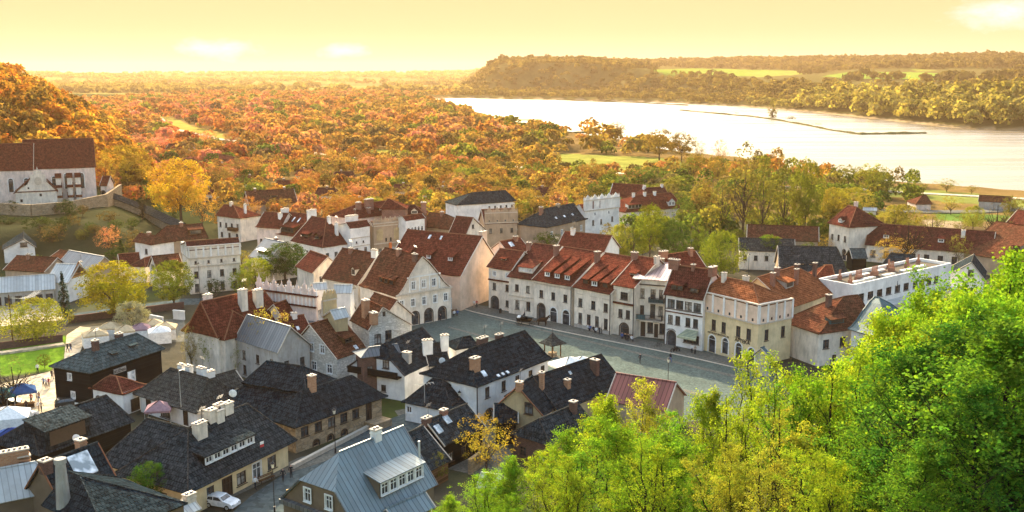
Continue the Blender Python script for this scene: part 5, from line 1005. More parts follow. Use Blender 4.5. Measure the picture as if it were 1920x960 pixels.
    h = house('crested house front with pink stone pinnacles and a red lean-to roof', 'house', (508, 572), (556, 556), 10.4, (532, 598), (575, 580), 8.0, wb=2.8, ends='gg', wall='plaster_pink', roof='tile_red', ov=.3, sides='FLRB')
    m = MB(); A = G(478, 542, 11.6); B = G(592, 557, 11.6); ln = (B - A).length; m.box(0, ln, 0, .5, 0, 11.6, 0); m.box(-.1, ln + .1, -.35, .6, 11.5, 11.75, 2); m.box(-.1, ln + .1, -.3, 0, 9.6, 9.85, 2)
    for k in range(8):
        x = ln * (k + .5) / 8; hgt = (1.9, 1.3, 1.7, 1.1)[k % 4]; w_ = ln / 8 * .34; m.box(x - w_, x + w_, .05, .45, 11.75, 11.75 + hgt * .6, 0); m.box(x - w_ * .62, x + w_ * .62, .05, .45, 11.75 + hgt * .6, 11.75 + hgt, 0); m.ball((x, .25, 11.8 + hgt), w_ * .6, 0, 8, .8, 1, .4)
        for q in (-1, 1): m.ball((x + q * w_ * 1.0, .25, 11.75 + hgt * .45), .34, 0, 7, 1.2, 1, .6)
        m.tube((x, .25, 12.1 + hgt), (x, .25, 12.9 + hgt), .12, .02, 5, 0); m.tube((x + ln / 16, .25, 11.75), (x + ln / 16, .25, 12.9), .2, .05, 6, 1); m.ball((x + ln / 16, .25, 12.9), .17, 1, 6)
    for k in range(16): x = ln * (k + .5) / 16; m.box(x - .12, x + .12, -.1, 0, 9.85, 11.5, 1)
    r = thing('ornate_wall', 'row of pinnacled pink stone gables seen from behind above the red roofs', 'parapet wall', (A.x, A.y, 0), math.atan2((B - A).y, (B - A).x)); m.build('parapet', ['plaster_pink', 'plaster_white', 'tile_brown'], r)
    h = house('grey seamed metal roof between the crested wall and the stone attic', 'house', (578, 540), (648, 549), 11.0, (530, 600), (606, 606), 7.0, wb=3.0, ends='gg', wall='plaster_aged', roof='metal_grey', ov=.3, chim=[(.2, .25, -1.2, 1.7, 1.5, 'plaster_white')])
    h = house('pair of small white plastered gables standing above the grey metal roof', 'gable block', (592, 531), (608, 530), 13.5, (586, 542), (616, 545), 12.2, wb=3, ends='gg', wall='plaster_white', roof='metal_bright', ov=.1, name='gable_block'); h2 = house('', '', (632, 534), (650, 534), 13.6, (626, 548), (658, 552), 12.2, wb=3, ends='gg', wall='plaster_white', roof='metal_bright', root=h.root, ov=.1)
    h = house('ochre attic with carved figures above a bright metal terrace roof', 'house', (640, 578), (678, 570), 11.2, (612, 596), (672, 598), 9.8, wb=2.5, ends='gg', wall='plaster_ochre', roof='metal_bright', ov=.2); attic(h, 'B', 9.6, 12.4, 'plaster_ochre', 4, 'stone_trim', crest='big'); 
    h = house('brown stepped tile roofs below the baroque gable house', 'house', (690, 545), (735, 560), 9.6, (672, 585), (722, 600), 6.4, wb=3.5, ends='gg', wall='plaster_aged', roof='tile_old', ov=.4)
    # --- behind the square to the north
    h = house('long red roof with two skylights behind the left end of the square row', 'house', (925, 455), (1005, 440), 11.0, (940, 480), (1020, 478), 7.2, wb=5, ends='gg', wall='plaster_pink', roof='tile_red', sky=[(.35, .6, .6, 1.0), (.45, .6, .6, 1.0)], chim=[(.7, .9, .6, 1., .8)])
    h = house('long red roof with a broken ridge behind the middle of the square row', 'house', (1065, 434), (1140, 441), 11.0, (1040, 466), (1135, 474), 6.6, wb=5, ends='gg', wall='plaster_white', roof='tile_red', chim=[(.2, .9, .8, 1.0, .8, 'plaster_white')])
    h = house('red roof with brick stacks behind the right half of the square row', 'house', (1240, 478), (1320, 468), 13.5, (1235, 505), (1345, 505), 9.2, wb=5, ends='gg', wall='plaster_aged', roof='tile_red', chim=[(.1, .9, .8, 1.8, .9), (.8, .8, .8, .8, .8)])
    h = house('dark roofed tan house with four small skylights beside the white crested house', 'house', (1022, 391), (1076, 381), 11.5, (1018, 426), (1103, 413), 6.6, wb=6, ends='hh', wall='plaster_tan', roof='shingle_dark', win={'F': row(3.4, .9, 1.6, 4, W)}, sky=[(.35, .35, .8, .5), (.55, .35, .8, .5), (.75, .35, .8, .5)], chim=[(.2, 1., .6, 1., .9), (.6, 1., .6, 1.0, .9, 'plaster_tan')])
    h = house('white renaissance house with a crested attic and two red ornaments', 'house', (1115, 380), (1150, 376), 11.6, (1098, 397), (1160, 388), 9.0, wb=5, ends='gg', wall='plaster_white', roof='tile_brown', ov=.15, win={'F': [(.25, 4.4, .8, 1.6, D_), (.48, 4.4, .8, 1.6, D_), (.8, 4.8, .8, 1.6, D_), (.3, 7.6, .4, .6, D_), (.7, 7.6, .4, .6, D_)]})
    attic(h, 'F', 9.0, 12.0, 'plaster_white', 5, 'plaster_white', crest='big'); part_box(h, 'ornament', 'tile_red', 3.2, 3.7, -.14, -.07, 9.5, 11.8); part_box(h, 'ornament', 'tile_red', 6.0, 6.5, -.14, -.07, 9.5, 11.8)
    h = house('red mansard roofed guest house with three white dormers and white chimneys', 'house', (1192, 366), (1258, 361), 11.8, (1160, 396), (1282, 392), 5.2, wb=6, ends='hh', prof=MANS, wall='plaster_cream', roof='tile_red', win={'F': row(1.6, 1., 1.6, 6, W)}, dorm=[('shed', .2, .15, 5.5, 1.3, 4, 'dark', 'plaster_white'), ('gable', .85, .12, 2.6, 1.6, 2, 'white', 'plaster_white')], chim=[(.3, .9, .8, .8, .7, 'plaster_white'), (.5, .9, .8, .8, .7, 'plaster_white'), (.68, .9, .8, .8, .7, 'plaster_white')])
    h = house('dark red roof with a white gable edge behind the guest house', 'house', (1163, 344), (1200, 346), 11.5, (1146, 371), (1192, 378), 6.4, wb=6, ends='gg', wall='plaster_cream', roof='tile_red', verge='plaster_white')
    h = house('second red ridge with two chimneys behind the guest house', 'house', (1210, 352), (1245, 350), 11.8, (1200, 374), (1262, 372), 7.4, wb=5, ends='hh', wall='plaster_cream', roof='tile_brown', chim=[(.3, 1., .8, .8, .7, 'plaster_white'), (.9, 1., .8, .8, .7, 'plaster_white')])
    h = house('white granary with a dark hipped shingle roof', 'house', (884, 361), (948, 357), 12.5, (857, 385), (968, 377), 7.6, wb=6, ends='hh', wall='plaster_white', roof='shingle_dark', win={'F': row(5.6, .7, .9, 5, D_, .5, 1.)})
    h = house('tan renaissance house with a pierced crested attic below the granary', 'house', (925, 392), (955, 391), 10.4, (908, 420), (972, 418), 7.2, wb=4, ends='gg', wall='plaster_tan', roof='tile_brown', ov=.15, win={'F': row(4.4, .8, 1.4, 3, D_)}); attic(h, 'F', 7.4, 10.2, 'plaster_tan', 4, 'plaster_tan', crest='big', holes=1)
    h = house('dark red roof with a white gable in front of the tan renaissance house', 'house', (858, 407), (888, 408), 11.0, (838, 438), (874, 441), 7.0, BR=(914, 432), plane=True, ends='gg', wall='plaster_cream', roof='tile_brown', gwin={'R': [(0, 8.4, .7, 1.0, D_)]})
    h = house('white blank attic house with two tiny windows left of the orange banner', 'house', (662, 416), (694, 412), 11.5, (652, 428), (699, 424), 10.4, wb=6, ends='gg', wall='plaster_white', roof='tile_brown', ov=.12, win={'F': [(.3, 6.2, .5, .6, D_), (.65, 6.2, .5, .6, D_), (.3, 3.0, .9, 2.0, D_), (.75, 3.0, .9, 2.0, D_)]}, chim=[(.4, 1.2, 1.4, 3.4, 1.0, 'plaster_white')]); band(h, 'F', 7.6, .2, .15); band(h, 'F', 5.4, .2, .15)
    h = house('tan house with carved reliefs and a long orange banner', 'house', (702, 415), (756, 410), 11.4, (698, 425), (758, 420), 10.2, wb=6, ends='gg', wall='plaster_tan', roof='tile_red', ov=.12, win={'F': [(.42, 6.0, .5, .9, D_), (.58, 6.0, .5, .9, D_), (.2, 2.4, .9, 1.8, D_), (.65, 2.6, .8, 1.7, 'lit'), (.82, 2.6, .8, 1.7, 'lit')]}); band(h, 'F', 5.4, .25, .2); attic(h, 'F', 10.2, 10.8, 'plaster_tan', 3, 'plaster_tan', crest='fine')
    o_, du, Wd, rz = h.SD['F']; m = MB(); m.hexa([(Wd * .42, -1.4, 2.2), (Wd * .52, -1.4, 2.0), (Wd * .52, -1.34, 2.0), (Wd * .42, -1.34, 2.2), (Wd * .5, -.2, 5.6), (Wd * .6, -.2, 5.6), (Wd * .6, -.14, 5.6), (Wd * .5, -.14, 5.6)]); h.put(m.build('banner', 'banner_orange', h.root, (o_[0], o_[1], 0), rz))
    m = MB()
    for x in (.2, .8): m.box(Wd * x - .9, Wd * x + .9, -.14, 0, 6.4, 9.2); m.ball((Wd * x, -.1, 8.9), .8, 0, 8, .8, 1, .25)
    h.put(m.build('relief', 'plaster_ochre', h.root, (o_[0], o_[1], 0), rz))
    h = house('white house with five blind attic arches right of the orange banner', 'house', (766, 404), (800, 399), 12.2, (757, 414), (801, 409), 11.4, wb=6, ends='gg', wall='plaster_white', roof='tile_red', ov=.12, win={'F': [(.15, 7.6, .8, 1.8, 'archw'), (.33, 7.6, .8, 1.8, 'archw'), (.5, 7.6, .8, 1.8, 'archw'), (.68, 7.6, .8, 1.8, 'archw'), (.86, 7.6, .8, 1.8, 'archw'), (.22, 2.6, .8, 1.7, D_), (.42, 2.6, .8, 1.7, D_), (.78, 2.6, .8, 1.7, D_)]}); band(h, 'F', 6.9, .2, .15); band(h, 'F', 5.6, .25, .2)
    h = house('big hipped red roof with tall brick chimneys behind the three ornate fronts', 'house', (668, 383), (725, 376), 16., (648, 408), (745, 404), 10.5, wb=7, ends='hh', wall='plaster_pink', roof='tile_red', chim=[(.25, .7, .6, 1.4, .9), (.48, .6, 1.2, 2.6, 1.), (.4, .3, -1., .9, .9)], dorm=[('shed', .75, .35, 3, .8, 1, 'lit', 'tile_brown')])
    h = house('pyramid topped red roof behind the orange banner house', 'house', (727, 373), (731, 373), 17., (712, 392), (750, 392), 13., wb=4, sR=5, ends='hh', wall='brick_red', roof='tile_red')
    h = house('red hipped roof with a bright gable dormer behind the blind arches', 'house', (752, 384), (778, 384), 15., (742, 406), (800, 402), 10.5, wb=5, ends='hh', wall='brick_red', roof='tile_brown', chim=[(.9, .7, .8, 1.4, 1.)], dorm=[('gable', .6, .2, 1.8, .7, 1, 'hole', 'plaster_cream')])
    h = house('dark brown roofs at the edge of the trees right of the ornate fronts', 'house', (806, 398), (838, 402), 11., (800, 425), (850, 432), 6.5, wb=5, ends='hh', wall='plaster_tan', roof='tile_old', chim=[(.4, .9, .6, .8, .8)])
    h = house('white house under a tall steep red hipped roof with oval dormers', 'house', (583, 405), (612, 410), 14.5, (549, 451), (599, 465), 6.2, BR=(656, 456), ends='gh', wall='plaster_white', roof='tile_brown', ov=.4, win={'F': row(3.0, .9, 1.5, 5, D_), 'R': row(3.0, 1., 1.5, 3, D_)}, dorm=[('shed', .3, .25, 3.0, .8, 3, 'dark', 'wood_brown'), ('gable', .68, .25, 2.0, .9, 1, 'dark', 'wood_brown')], chim=[(.55, 1., .6, .8, .8, 'plaster_white'), (.8, .95, -.6, .7, .7, 'plaster_white')])
    h = house('cream house with a red roof, white firewalls and a wide dark dormer band', 'house', (532, 396), (575, 401), 13., (518, 436), (550, 446), 6.6, wb=5, ends='gg', wall='plaster_cream', roof='tile_red', win={'F': row(3.4, .8, 1.4, 3, D_)}, dorm=[('shed', .5, .12, 5.6, 1.6, 5, 'dark', 'wood_brown')], sky=[(.4, .6, .4, 1.2), (.6, .6, .4, 1.2)], chim=[(.02, .8, 1., .6, 2.4, 'plaster_white'), (.98, .85, 1.4, .6, 3.0, 'plaster_white'), (.1, .4, 0, .9, .9, 'plaster_white')])
    h = house('curved orange red roof with a dark balcony left of the wide dormer', 'house', (514, 398), (528, 399), 12.6, (483, 424), (520, 430), 8.2, wb=4, ends='gg', wall='plaster_pink', roof='tile_red', prof=CURVE, win={'F': row(3.5, .8, 1.4, 3, D_)})
    h = house('grey seamed metal roof with two low dormers above the domed dark tree', 'house', (494, 446), (537, 455), 9.8, (457, 482), (512, 488), 5.2, wb=4.5, ends='gg', wall='plaster_aged', roof='metal_grey', dorm=[('shed', .35, .3, 2.2, .6, 1, 'dark', 'wood_brown'), ('shed', .62, .3, 2.2, .6, 1, 'dark', 'wood_brown')], chim=[(.5, 1.1, .4, 1., .7)])
    h = house('cream gabled house between the domed tree and the low brown roofs', 'house', (560, 462), (600, 476), 9.6, (548, 500), (590, 512), 5.6, wb=4, ends='gg', wall='plaster_cream', roof='tile_brown', win={'R': row(3.0, .8, 1.6, 2, D_)})
    # --- left: cream pilastered house, villas, church
    h = house('large cream house with a tall pilastered attic and small square windows', 'house', (358, 452), (440, 446), 10.8, (351, 470), (452, 462), 10.2, wb=7, ends='gg', wall='plaster_cream', roof='tile_brown', ov=.15, win={'F': row(6.9, .5, .7, 4, D_) + row(3.6, .9, 1.6, 4, D_) + row(.4, .9, 1.9, 4, D_), 'L': row(3.6, .9, 1.5, 3, D_)})
    attic(h, 'F', 8.3, 10.8, 'plaster_cream', 7, 'plaster_white', holes=0); attic(h, 'L', 8.31, 10.79, 'plaster_cream', 4, 'plaster_white'); band(h, 'F', 6.2, .25, .22)
    h = house('brown steep roof of a wooden villa behind the large cream house', 'house', (312, 424), (378, 419), 12., (302, 452), (394, 448), 6.4, wb=6, ends='hh', wall='plaster_tan', roof='tile_old', dorm=[('shed', .75, .3, 3.6, 1.4, 1, 'dark', 'wood_brown')], chim=[(.5, 1., .6, .8, .8)])
    h = house('white block house with a low dark hipped roof', 'house', (262, 437), (291, 442), 9.2, (254, 464), (313, 455), 6.4, wb=5, ends='hh', wall='plaster_white', roof='tile_old', win={'F': [(.65, 3.6, 1.2, 1.4, D_)], 'L': [(.5, 3.6, .8, 1.3, D_)]}, chim=[(.5, 1., .6, .8, .8)])
    h = house('small gabled house with two tiny windows beside the large cream house', 'house', (288, 480), (327, 476), 8.4, (296, 510), (344, 502), 4.2, wb=3.6, ends='gg', wall='plaster_cream', roof='tile_old', gwin={'L': [(-.7, 4.3, .5, .9, D_), (.7, 4.3, .5, .9, D_)]}, win={'F': row(1., .9, 1.4, 3, D_)}, dorm=[('shed', .7, .4, 1.8, .9, 1, 'dark', 'plaster_cream')])
    h = house('low bright red roof in front of the small gabled house', 'house', (214, 477), (252, 474), 6.4, (224, 500), (266, 498), 3.6, wb=3, ends='gg', wall='plaster_cream', roof='tile_red')
    h = house('rust red hipped shed roof between the red roof and the small gable', 'outbuilding', (270, 484), (284, 480), 6.8, (262, 500), (294, 498), 4., wb=3, ends='hh', wall='plaster_cream', roof='tile_brown', name='outbuilding')
    h = house('blue white house with a sunlit metal roof and an orange timber gable', 'house', (127, 490), (149, 496), 9., (100, 524), (128, 531), 4.4, BR=(172, 516), plane=True, ends='gg', wall='plaster_white', roof='metal_bright', gwin={'R': [(0, 6.0, .9, 1.1, D_)]}, chim=[(.9, 1.3, .3, .6, .6, 'plaster_white')])
    m = MB(); sL, sR, wf, wb = h.b[:4]; m.quad([(sR - .24, -wf + .9, 5.0), (sR - .24, wb - .9, 5.0), (sR - .24, 0, 8.5)]); h.put(m.build('timber_gable', 'wood_orange', h.root))
    h = house('long market hall with a pale ribbed metal roof at the left edge', 'hall', (-20, 522), (98, 514), 5.4, (-20, 553), (104, 540), 3.4, wb=4, ends='gg', wall='plaster_grey', roof='metal_bright', name='market_hall', win={'F': row(.6, 1.4, 1.8, 6, D_)})
    h = house('dark timber cottage with a white triangular gable', 'house', (44, 428), (44.5, 412), 9., (70, 464), (66, 446), 4.6, wb=5.2, ends='gg', wall='plaster_white', roof='shingle_dark', verge='dark_wood_paint', gwin={'L': [(0, 5.0, 1.6, 1.1, D_)]}, base=0)
    h = house('weathered brown shed roof over a row of sheds', 'outbuilding', (12, 478), (90, 482), 6.2, (8, 505), (80, 511), 3.6, wb=3.5, ends='gg', wall='plaster_tan', roof='tile_old', chim=[(.35, .8, .6, .6, .6)], win={'F': row(.8, 1., 1.2, 4, D_)}, name='outbuilding')
    h = house('pair of grey ribbed shed roofs behind the yellow-green tree', 'outbuilding', (132, 470), (200, 482), 6.4, (100, 500), (172, 512), 3.8, wb=3.5, ends='gg', wall='plaster_tan', roof='metal_grey', name='outbuilding'); h2 = house('', '', (104, 466), (128, 472), 6.4, (78, 492), (108, 500), 3.8, wb=3, ends='gg', wall='plaster_tan', roof='tile_old', root=h.root)
    h = house('villa with a bright red hipped roof, tower bay and wooden balcony', 'villa', (420, 383), (438, 385), 12.5, (395, 408), (468, 407), 7.2, wb=5, ends='hh', wall='plaster_cream', roof='tile_red', chim=[(.3, 1., .8, .8, .8, 'plaster_cream'), (.8, 1.1, .5, .6, .6, 'plaster_white')], win={'F': row(3.8, .9, 1.5, 4, D_) + row(.8, 1., 1.5, 3, D_)}, name='villa')
    part_box(h, 'balcony', 'wood_brown', h.SD['F'][2] * .55, h.SD['F'][2] * .9, -1.2, -.01, 3.2, 4.2)
    h = house('dark roofed cottage among the orange trees above the villa', 'house', (484, 357), (541, 354), 10., (472, 388), (552, 377), 5.6, wb=5, ends='gg', wall='plaster_tan', roof='tile_old', win={'F': row(2.6, .9, 1.3, 4, D_)}, chim=[(.2, 1., .6, .7, .7), (.8, 1., .6, .7, .7)], dorm=[('shed', .55, .5, 2.4, .6, 1, 'dark')])
    h = house('plum coloured roof of a house deep in the orange trees', 'house', (398, 286), (440, 294), 7., (394, 308), (452, 318), 3.5, wb=6, ends='hh', wall='plaster_pink', roof='tile_brown', dorm=[('gable', .5, .25, 2.4, 1., 1, 'white', 'plaster_pink')], base=-2)
    h = house('long dark roof with a pale end in the orange trees', 'house', (312, 269), (350, 270), 7., (306, 284), (352, 285), 4., wb=6, ends='gg', wall='plaster_pink', roof='tile_brown', base=-2)
    h = house('pink roofed bungalow left of the tall poplar', 'house', (198, 266), (214, 270), 6., (190, 282), (222, 285), 3., wb=6, ends='gg', wall='plaster_tan', roof='tile_red', base=2)
    h = house('brown roofed house above the curved orange roof', 'house', (470, 300), (500, 300), 7, (462, 316), (508, 318), 4, wb=5, ends='hh', wall='plaster_pink', roof='tile_brown', base=-2)
    for R1_, R2_, a_, b_, mt, lab in (((560, 318), (590, 317), (556, 330), (596, 329), 'tile_red', 'small red roof glowing among the orange trees north of the old town'), ((628, 322), (662, 321), (624, 333), (668, 333), 'tile_brown', 'low dark red roof between round trees north of the old town'), ((740, 345), (772, 346), (734, 358), (778, 360), 'tile_red', 'red roof just above the big hipped roofs'), ((330, 300), (362, 296), (326, 316), (372, 312), 'tile_red', 'red house in the trees above the tall golden tree'), ((452, 330), (486, 330), (446, 345), (494, 346), 'tile_red', 'red roofed house among trees above the curved orange roof'), ((1010, 352), (1040, 350), (1004, 366), (1046, 365), 'tile_brown', 'brown roof among trees behind the white crested house'), ((386, 352), (408, 351), (381, 364), (414, 364), 'tile_red', 'small red roof between the golden tree and the villa'), ((596, 352), (628, 353), (590, 366), (634, 368), 'tile_brown', 'plum brown roof above the steep red hipped roof'), ((820, 352), (846, 352), (815, 364), (852, 365), 'tile_red', 'red roof among trees left of the granary'), ((270, 322), (294, 320), (266, 334), (300, 333), 'tile_brown', 'dark red roof above the roofed stairs among the trees'), ((520, 338), (545, 338), (516, 349), (551, 350), 'tile_red', 'little red roof above the dark roofed cottage')):
        CLEAR.append((a_[0], b_[0], a_[1] - 4, a_[1] + 22)); house(lab, 'house', R1_, R2_, 8., a_, b_, 4.5, wb=4, ends='hh', wall='plaster_cream', roof=mt, base=-1.5, win={'F': row(1.6, 1., 1.4, 4, D_)}, chim=[(.4, 1., .6, .7, .7)])
    # church
    h = house('white parish church with a huge steep red roof, buttresses and arched windows', 'church', (45, 262), (173, 259), 24., (45, 317), (180, 314.5), 10.8, wb=6, pitch=1.4, ends='gg', base=8., wall='plaster_pink', roof='tile_red', verge='verge_rust', ov=.3, name='church', win={'F': [(.40, 4., 1.3, 4.2, 'arch'), (.57, 4., 1.0, 5., 'arch'), (.80, 4., 1.3, 5., 'arch')]})
    h2 = house('', '', (-30, 270), (58, 268.3), 22.2, (-30, 321), (62, 319.4), 10.6, wb=5.5, pitch=1.4, ends='gg', base=8., wall='plaster_pink', roof='tile_red', root=h.root, ov=.3, win={'F': [(.52, 3.6, 1.4, 4.4, 'arch'), (.85, 3.6, 1.4, 4.4, 'arch')]})
    o_, du, Wd, rz = h.SD['F']
    for u, zt in ((.46, 9.5), (.62, 9.5), (.74, 9.5)):
        m = MB(); x = Wd * u
        for k, (z, y) in enumerate(((zt, 1.2), (6.4, 2.1), (3.2, 3.0))): m.hexa([(x - .8, -y, -2), (x + .8, -y, -2), (x + .8, 0.1, -2), (x - .8, 0.1, -2), (x - .8, -y, z - 1.8), (x + .8, -y, z - 1.8), (x + .8, 0.1, z - .6), (x - .8, 0.1, z - .6)], 0); m.hexa([(x - 1., -y - .2, z - 1.8), (x + 1., -y - .2, z - 1.8), (x + 1., -.01, z - .5), (x - 1., -.01, z - .5), (x - 1., -y - .2, z - 1.6), (x + 1., -y - .2, z - 1.6), (x + 1., -.01, z - .3), (x - 1., -.01, z - .3)], 1)
        h.put(m.build('buttress', ['plaster_cream', 'tile_red'], h.root, (o_[0], o_[1], 0), rz))
    m = MB(); x0 = Wd * -.14; m.box(x0, x0 + 12, -7, -.02, -2, 4.2, 0); m.quad([(x0 - .5, -7.01, 4.2), (x0 + 12.2, -7.01, 4.2), (x0 + 9.8, -7.01, 7.0), (x0 + 9.0, -7.01, 8.3), (x0 + 4.6, -7.01, 8.3), (x0 + 3.6, -7.01, 6.6)], 0)
    m.box(x0 + 4.6, x0 + 9.0, -7.0, -6.5, 6.5, 9.6, 0); m.box(x0 + 5.6, x0 + 8.0, -7.0, -6.5, 9.6, 10.8, 0); m.tube((x0 + 6.8, -6.75, 10.8), (x0 + 6.8, -6.75, 12.2), .25, .03, 6, 0); m.ball((x0 + 6.8, -7.05, 7.6), 1.1, 3, 10, 1.2, 1, .08)
    m.hexa([(x0 - .6, -7.2, 3.6), (x0 + 4.4, -7.2, 8.0), (x0 + 4.4, -.2, 8.0), (x0 - .6, -.2, 3.6), (x0 - .6, -7.2, 3.9), (x0 + 4.4, -7.2, 8.3), (x0 + 4.4, -.2, 8.3), (x0 - .6, -.2, 3.9)], 1); m.hexa([(x0 + 12.4, -7.2, 3.6), (x0 + 9.2, -7.2, 7.4), (x0 + 9.2, -.2, 7.4), (x0 + 12.4, -.2, 3.6), (x0 + 12.4, -7.2, 3.9), (x0 + 9.2, -7.2, 7.7), (x0 + 9.2, -.2, 7.7), (x0 + 12.4, -.2, 3.9)], 1)
    m.box(x0 - .2, x0 + 12.2, -7.15, -7, 4.1, 4.4, 1); m.box(x0 + 1.2, x0 + 1.9, -7.05, -7, 1, 1.9, 2); m.box(x0 + 6.9, x0 + 7.6, -7.05, -7, 2.6, 3.5, 2); m.box(x0 + 3.6, x0 + 4.1, -7.05, -7, 5.1, 5.7, 2)
    h.put(m.build('side_chapel', ['plaster_cream', 'tile_brown', 'glass', 'stone_trim'], h.root, (o_[0], o_[1], 0), rz))
    m = MB(); m.tube((0, 0, 12), (0, 0, 23.5), 1.3, 1.2, 8); m.tube((0, 0, 23.5), (0, 0, 25), 1.7, 1.0, 8); m.tube((0, 0, 25), (0, 0, 27), .7, .7, 8); m.ball((0, 0, 27.4), 1., 0, 8); m.tube((0, 0, 28), (0, 0, 31), .15, .03, 5); o = m.build('turret', 'iron', h.root, (-24, 1, 0)); 
    h = house('small red roofed porch at the right end of the church', 'annex', (184, 330), (202, 330), 8., (184, 349), (203, 348), 4.6, wb=3, ends='gg', base=8., wall='plaster_pink', roof='tile_red', win={'F': [(.35, .1, 1.4, 2.8, 'archdark')]}, name='annex')
    for (a, b, c, lab) in (((212, 352), (286, 392), 0, 'upper flight of the grey roofed stairway climbing to the church'), ((278, 376), (352, 424), 0, 'lower flight of the grey roofed stairway climbing to the church')):
        x0, y0, z0 = on_ground(a[0] - 4, a[1] + 30); x1, y1, z1 = on_ground(b[0] - 4, b[1] + 18); A = Vector((x0, y0, z0)); B = Vector((x1, y1, z1)); d = (B - A); d2 = Vector((d.x, d.y, 0)).normalized(); nn = Vector((-d2.y, d2.x, 0)); nn = nn if nn.y < 0 else -nn
        r = thing('roofed_stairs', lab, 'covered stairs', A, 0, 'roofed stairway to the church'); Bl = B - A; m = MB(); m2 = MB(); Z = Vector((0, 0, 1))
        m.hexa([nn * 1.6 - Z, Bl + nn * 1.6 - Z, Bl - nn * 1.6 - Z, -nn * 1.6 - Z, nn * 1.6 + Z * 2.4, Bl + nn * 1.6 + Z * 2.4, Bl - nn * 1.6 + Z * 2.4, -nn * 1.6 + Z * 2.4]); m.build('wall', 'stone_warm', r)
        for s in (1, -1): m2.hexa([nn * s * 2.1 + Z * 2.2, Bl + nn * s * 2.1 + Z * 2.2, Bl + Z * 3.9, Z * 3.9, nn * s * 2.1 + Z * 2.4, Bl + nn * s * 2.1 + Z * 2.4, Bl + Z * 4.1, Z * 4.1])
        m2.build('roof', 'shingle_grey', r)
    A0 = [on_ground(x, y) for x, y in ((2, 402), (60, 405), (130, 399), (200, 388), (228, 378))]; m = MB(); 
    for (xa, ya, za), (xb, yb, zb) in zip(A0[:-1], A0[1:]): d = Vector((xb - xa, yb - ya, 0)).normalized(); q = Vector((-d.y, d.x, 0)) * .4; m.hexa([(xa - A0[0][0] - q.x, ya - A0[0][1] - q.y, -3), (xb - A0[0][0] - q.x, yb - A0[0][1] - q.y, -3), (xb - A0[0][0] + q.x, yb - A0[0][1] + q.y, -3), (xa - A0[0][0] + q.x, ya - A0[0][1] + q.y, -3), (xa - A0[0][0] - q.x, ya - A0[0][1] - q.y, 3.4), (xb - A0[0][0] - q.x, yb - A0[0][1] - q.y, 3.4), (xb - A0[0][0] + q.x, yb - A0[0][1] + q.y, 3.4), (xa - A0[0][0] + q.x, ya - A0[0][1] + q.y, 3.4)])
    r = thing('churchyard_wall', 'weathered stone retaining wall along the churchyard', 'stone wall', A0[0]); m.build('masonry', 'stone_warm', r)
    # --- right side
    h = house('tall white house with a dark red hipped roof and arched gate', 'house', (1590, 385), (1606, 388), 14.5, (1535, 419), (1608, 426), 9.2, wb=7, ends='hh', wall='plaster_cream', roof='tile_brown', win={'F': [(.18, 5.0, .9, 1.4, D_), (.5, 5.0, .9, 1.6, D_), (.82, 5.0, .9, 1.6, D_), (.82, .1, 1.3, 2.8, 'archdark')]}, dorm=[('gable', .5, .15, 1.6, .9, 1, 'white', 'plaster_cream')], chim=[(.3, 1.2, 1., .8, .8, 'plaster_pink')])
    h = house('very long low red roofed building with scattered white dormers', 'house', (1632, 418), (1860, 434), 10.4, (1618, 462), (1862, 474), 4.6, wb=6, ends='hg', wall='plaster_cream', roof='tile_brown', win={'F': row(1.3, 1.3, 1.9, 9, D_)}, dorm=[('shed', .16, .35, 1.5, 1.1, 1, 'white', 'tile_brown'), ('shed', .6, .35, 1.5, 1.1, 1, 'white', 'tile_brown')], chim=[(.76, .7, 0, .9, .9, 'plaster_white')])
    h = house('massive dark brown roof at the right edge', 'house', (1868, 415), (1935, 425), 11.5, (1820, 470), (1940, 505), 4.6, wb=7, ends='hh', wall='plaster_tan', roof='tile_old', dorm=[('shed', .55, .3, 2, 1.2, 1, 'dark')])
    h = house('dark red gabled roof with a small white window at the right edge', 'house', (1900, 392), (1940, 398), 12., (1884, 424), (1940, 436), 6., wb=6, ends='gg', wall='plaster_cream', roof='tile_brown', sky=[(.6, .5, 1.0, .9)])
    h = house('black shingled hall with three eyebrow vents and a curved gable edge', 'house', (1490, 461), (1568, 463), 10., (1462, 512), (1592, 512), 3.6, wb=7, ends='gh', prof=CURVE, wall='plaster_tan', roof='shingle_dark', dorm=[('shed', .3, .35, 1.8, .35, 1, 'hole'), ('shed', .5, .35, 1.8, .35, 1, 'hole'), ('shed', .7, .35, 1.8, .35, 1, 'hole')])
    h = house('cream walled shed with a torn grey shingle roof', 'outbuilding', (1398, 446), (1500, 449), 8.2, (1385, 468), (1492, 474), 5., wb=4, ends='gg', wall='plaster_cream', roof='shingle_grey', win={'F': row(2.4, .9, 1.3, 5, D_)}, name='outbuilding')
    h = house('long pale tiled barn left of the tall white house', 'barn', (1412, 421), (1533, 425), 9.6, (1400, 448), (1536, 454), 4.6, wb=5, ends='gg', wall='plaster_tan', roof='tile_old', name='barn')
    h = house('little red tiled hip roof left of the white flat building', 'house', (1548, 497), (1560, 497), 8.4, (1512, 532), (1572, 536), 3.8, wb=4, ends='hh', wall='plaster_aged', roof='tile_red')
    h = house('small dark green shed right of the black hall', 'outbuilding', (1603, 466), (1628, 466), 6.2, (1596, 484), (1630, 486), 3.4, wb=3, ends='gg', wall='wood_black', roof='shingle_teal', name='outbuilding')
    h = house('dark blue grey hipped roof behind the white flat building', 'house', (1670, 474), (1712, 478), 8.2, (1650, 500), (1722, 505), 4.0, wb=4, ends='hh', wall='plaster_tan', roof='shingle_dark')
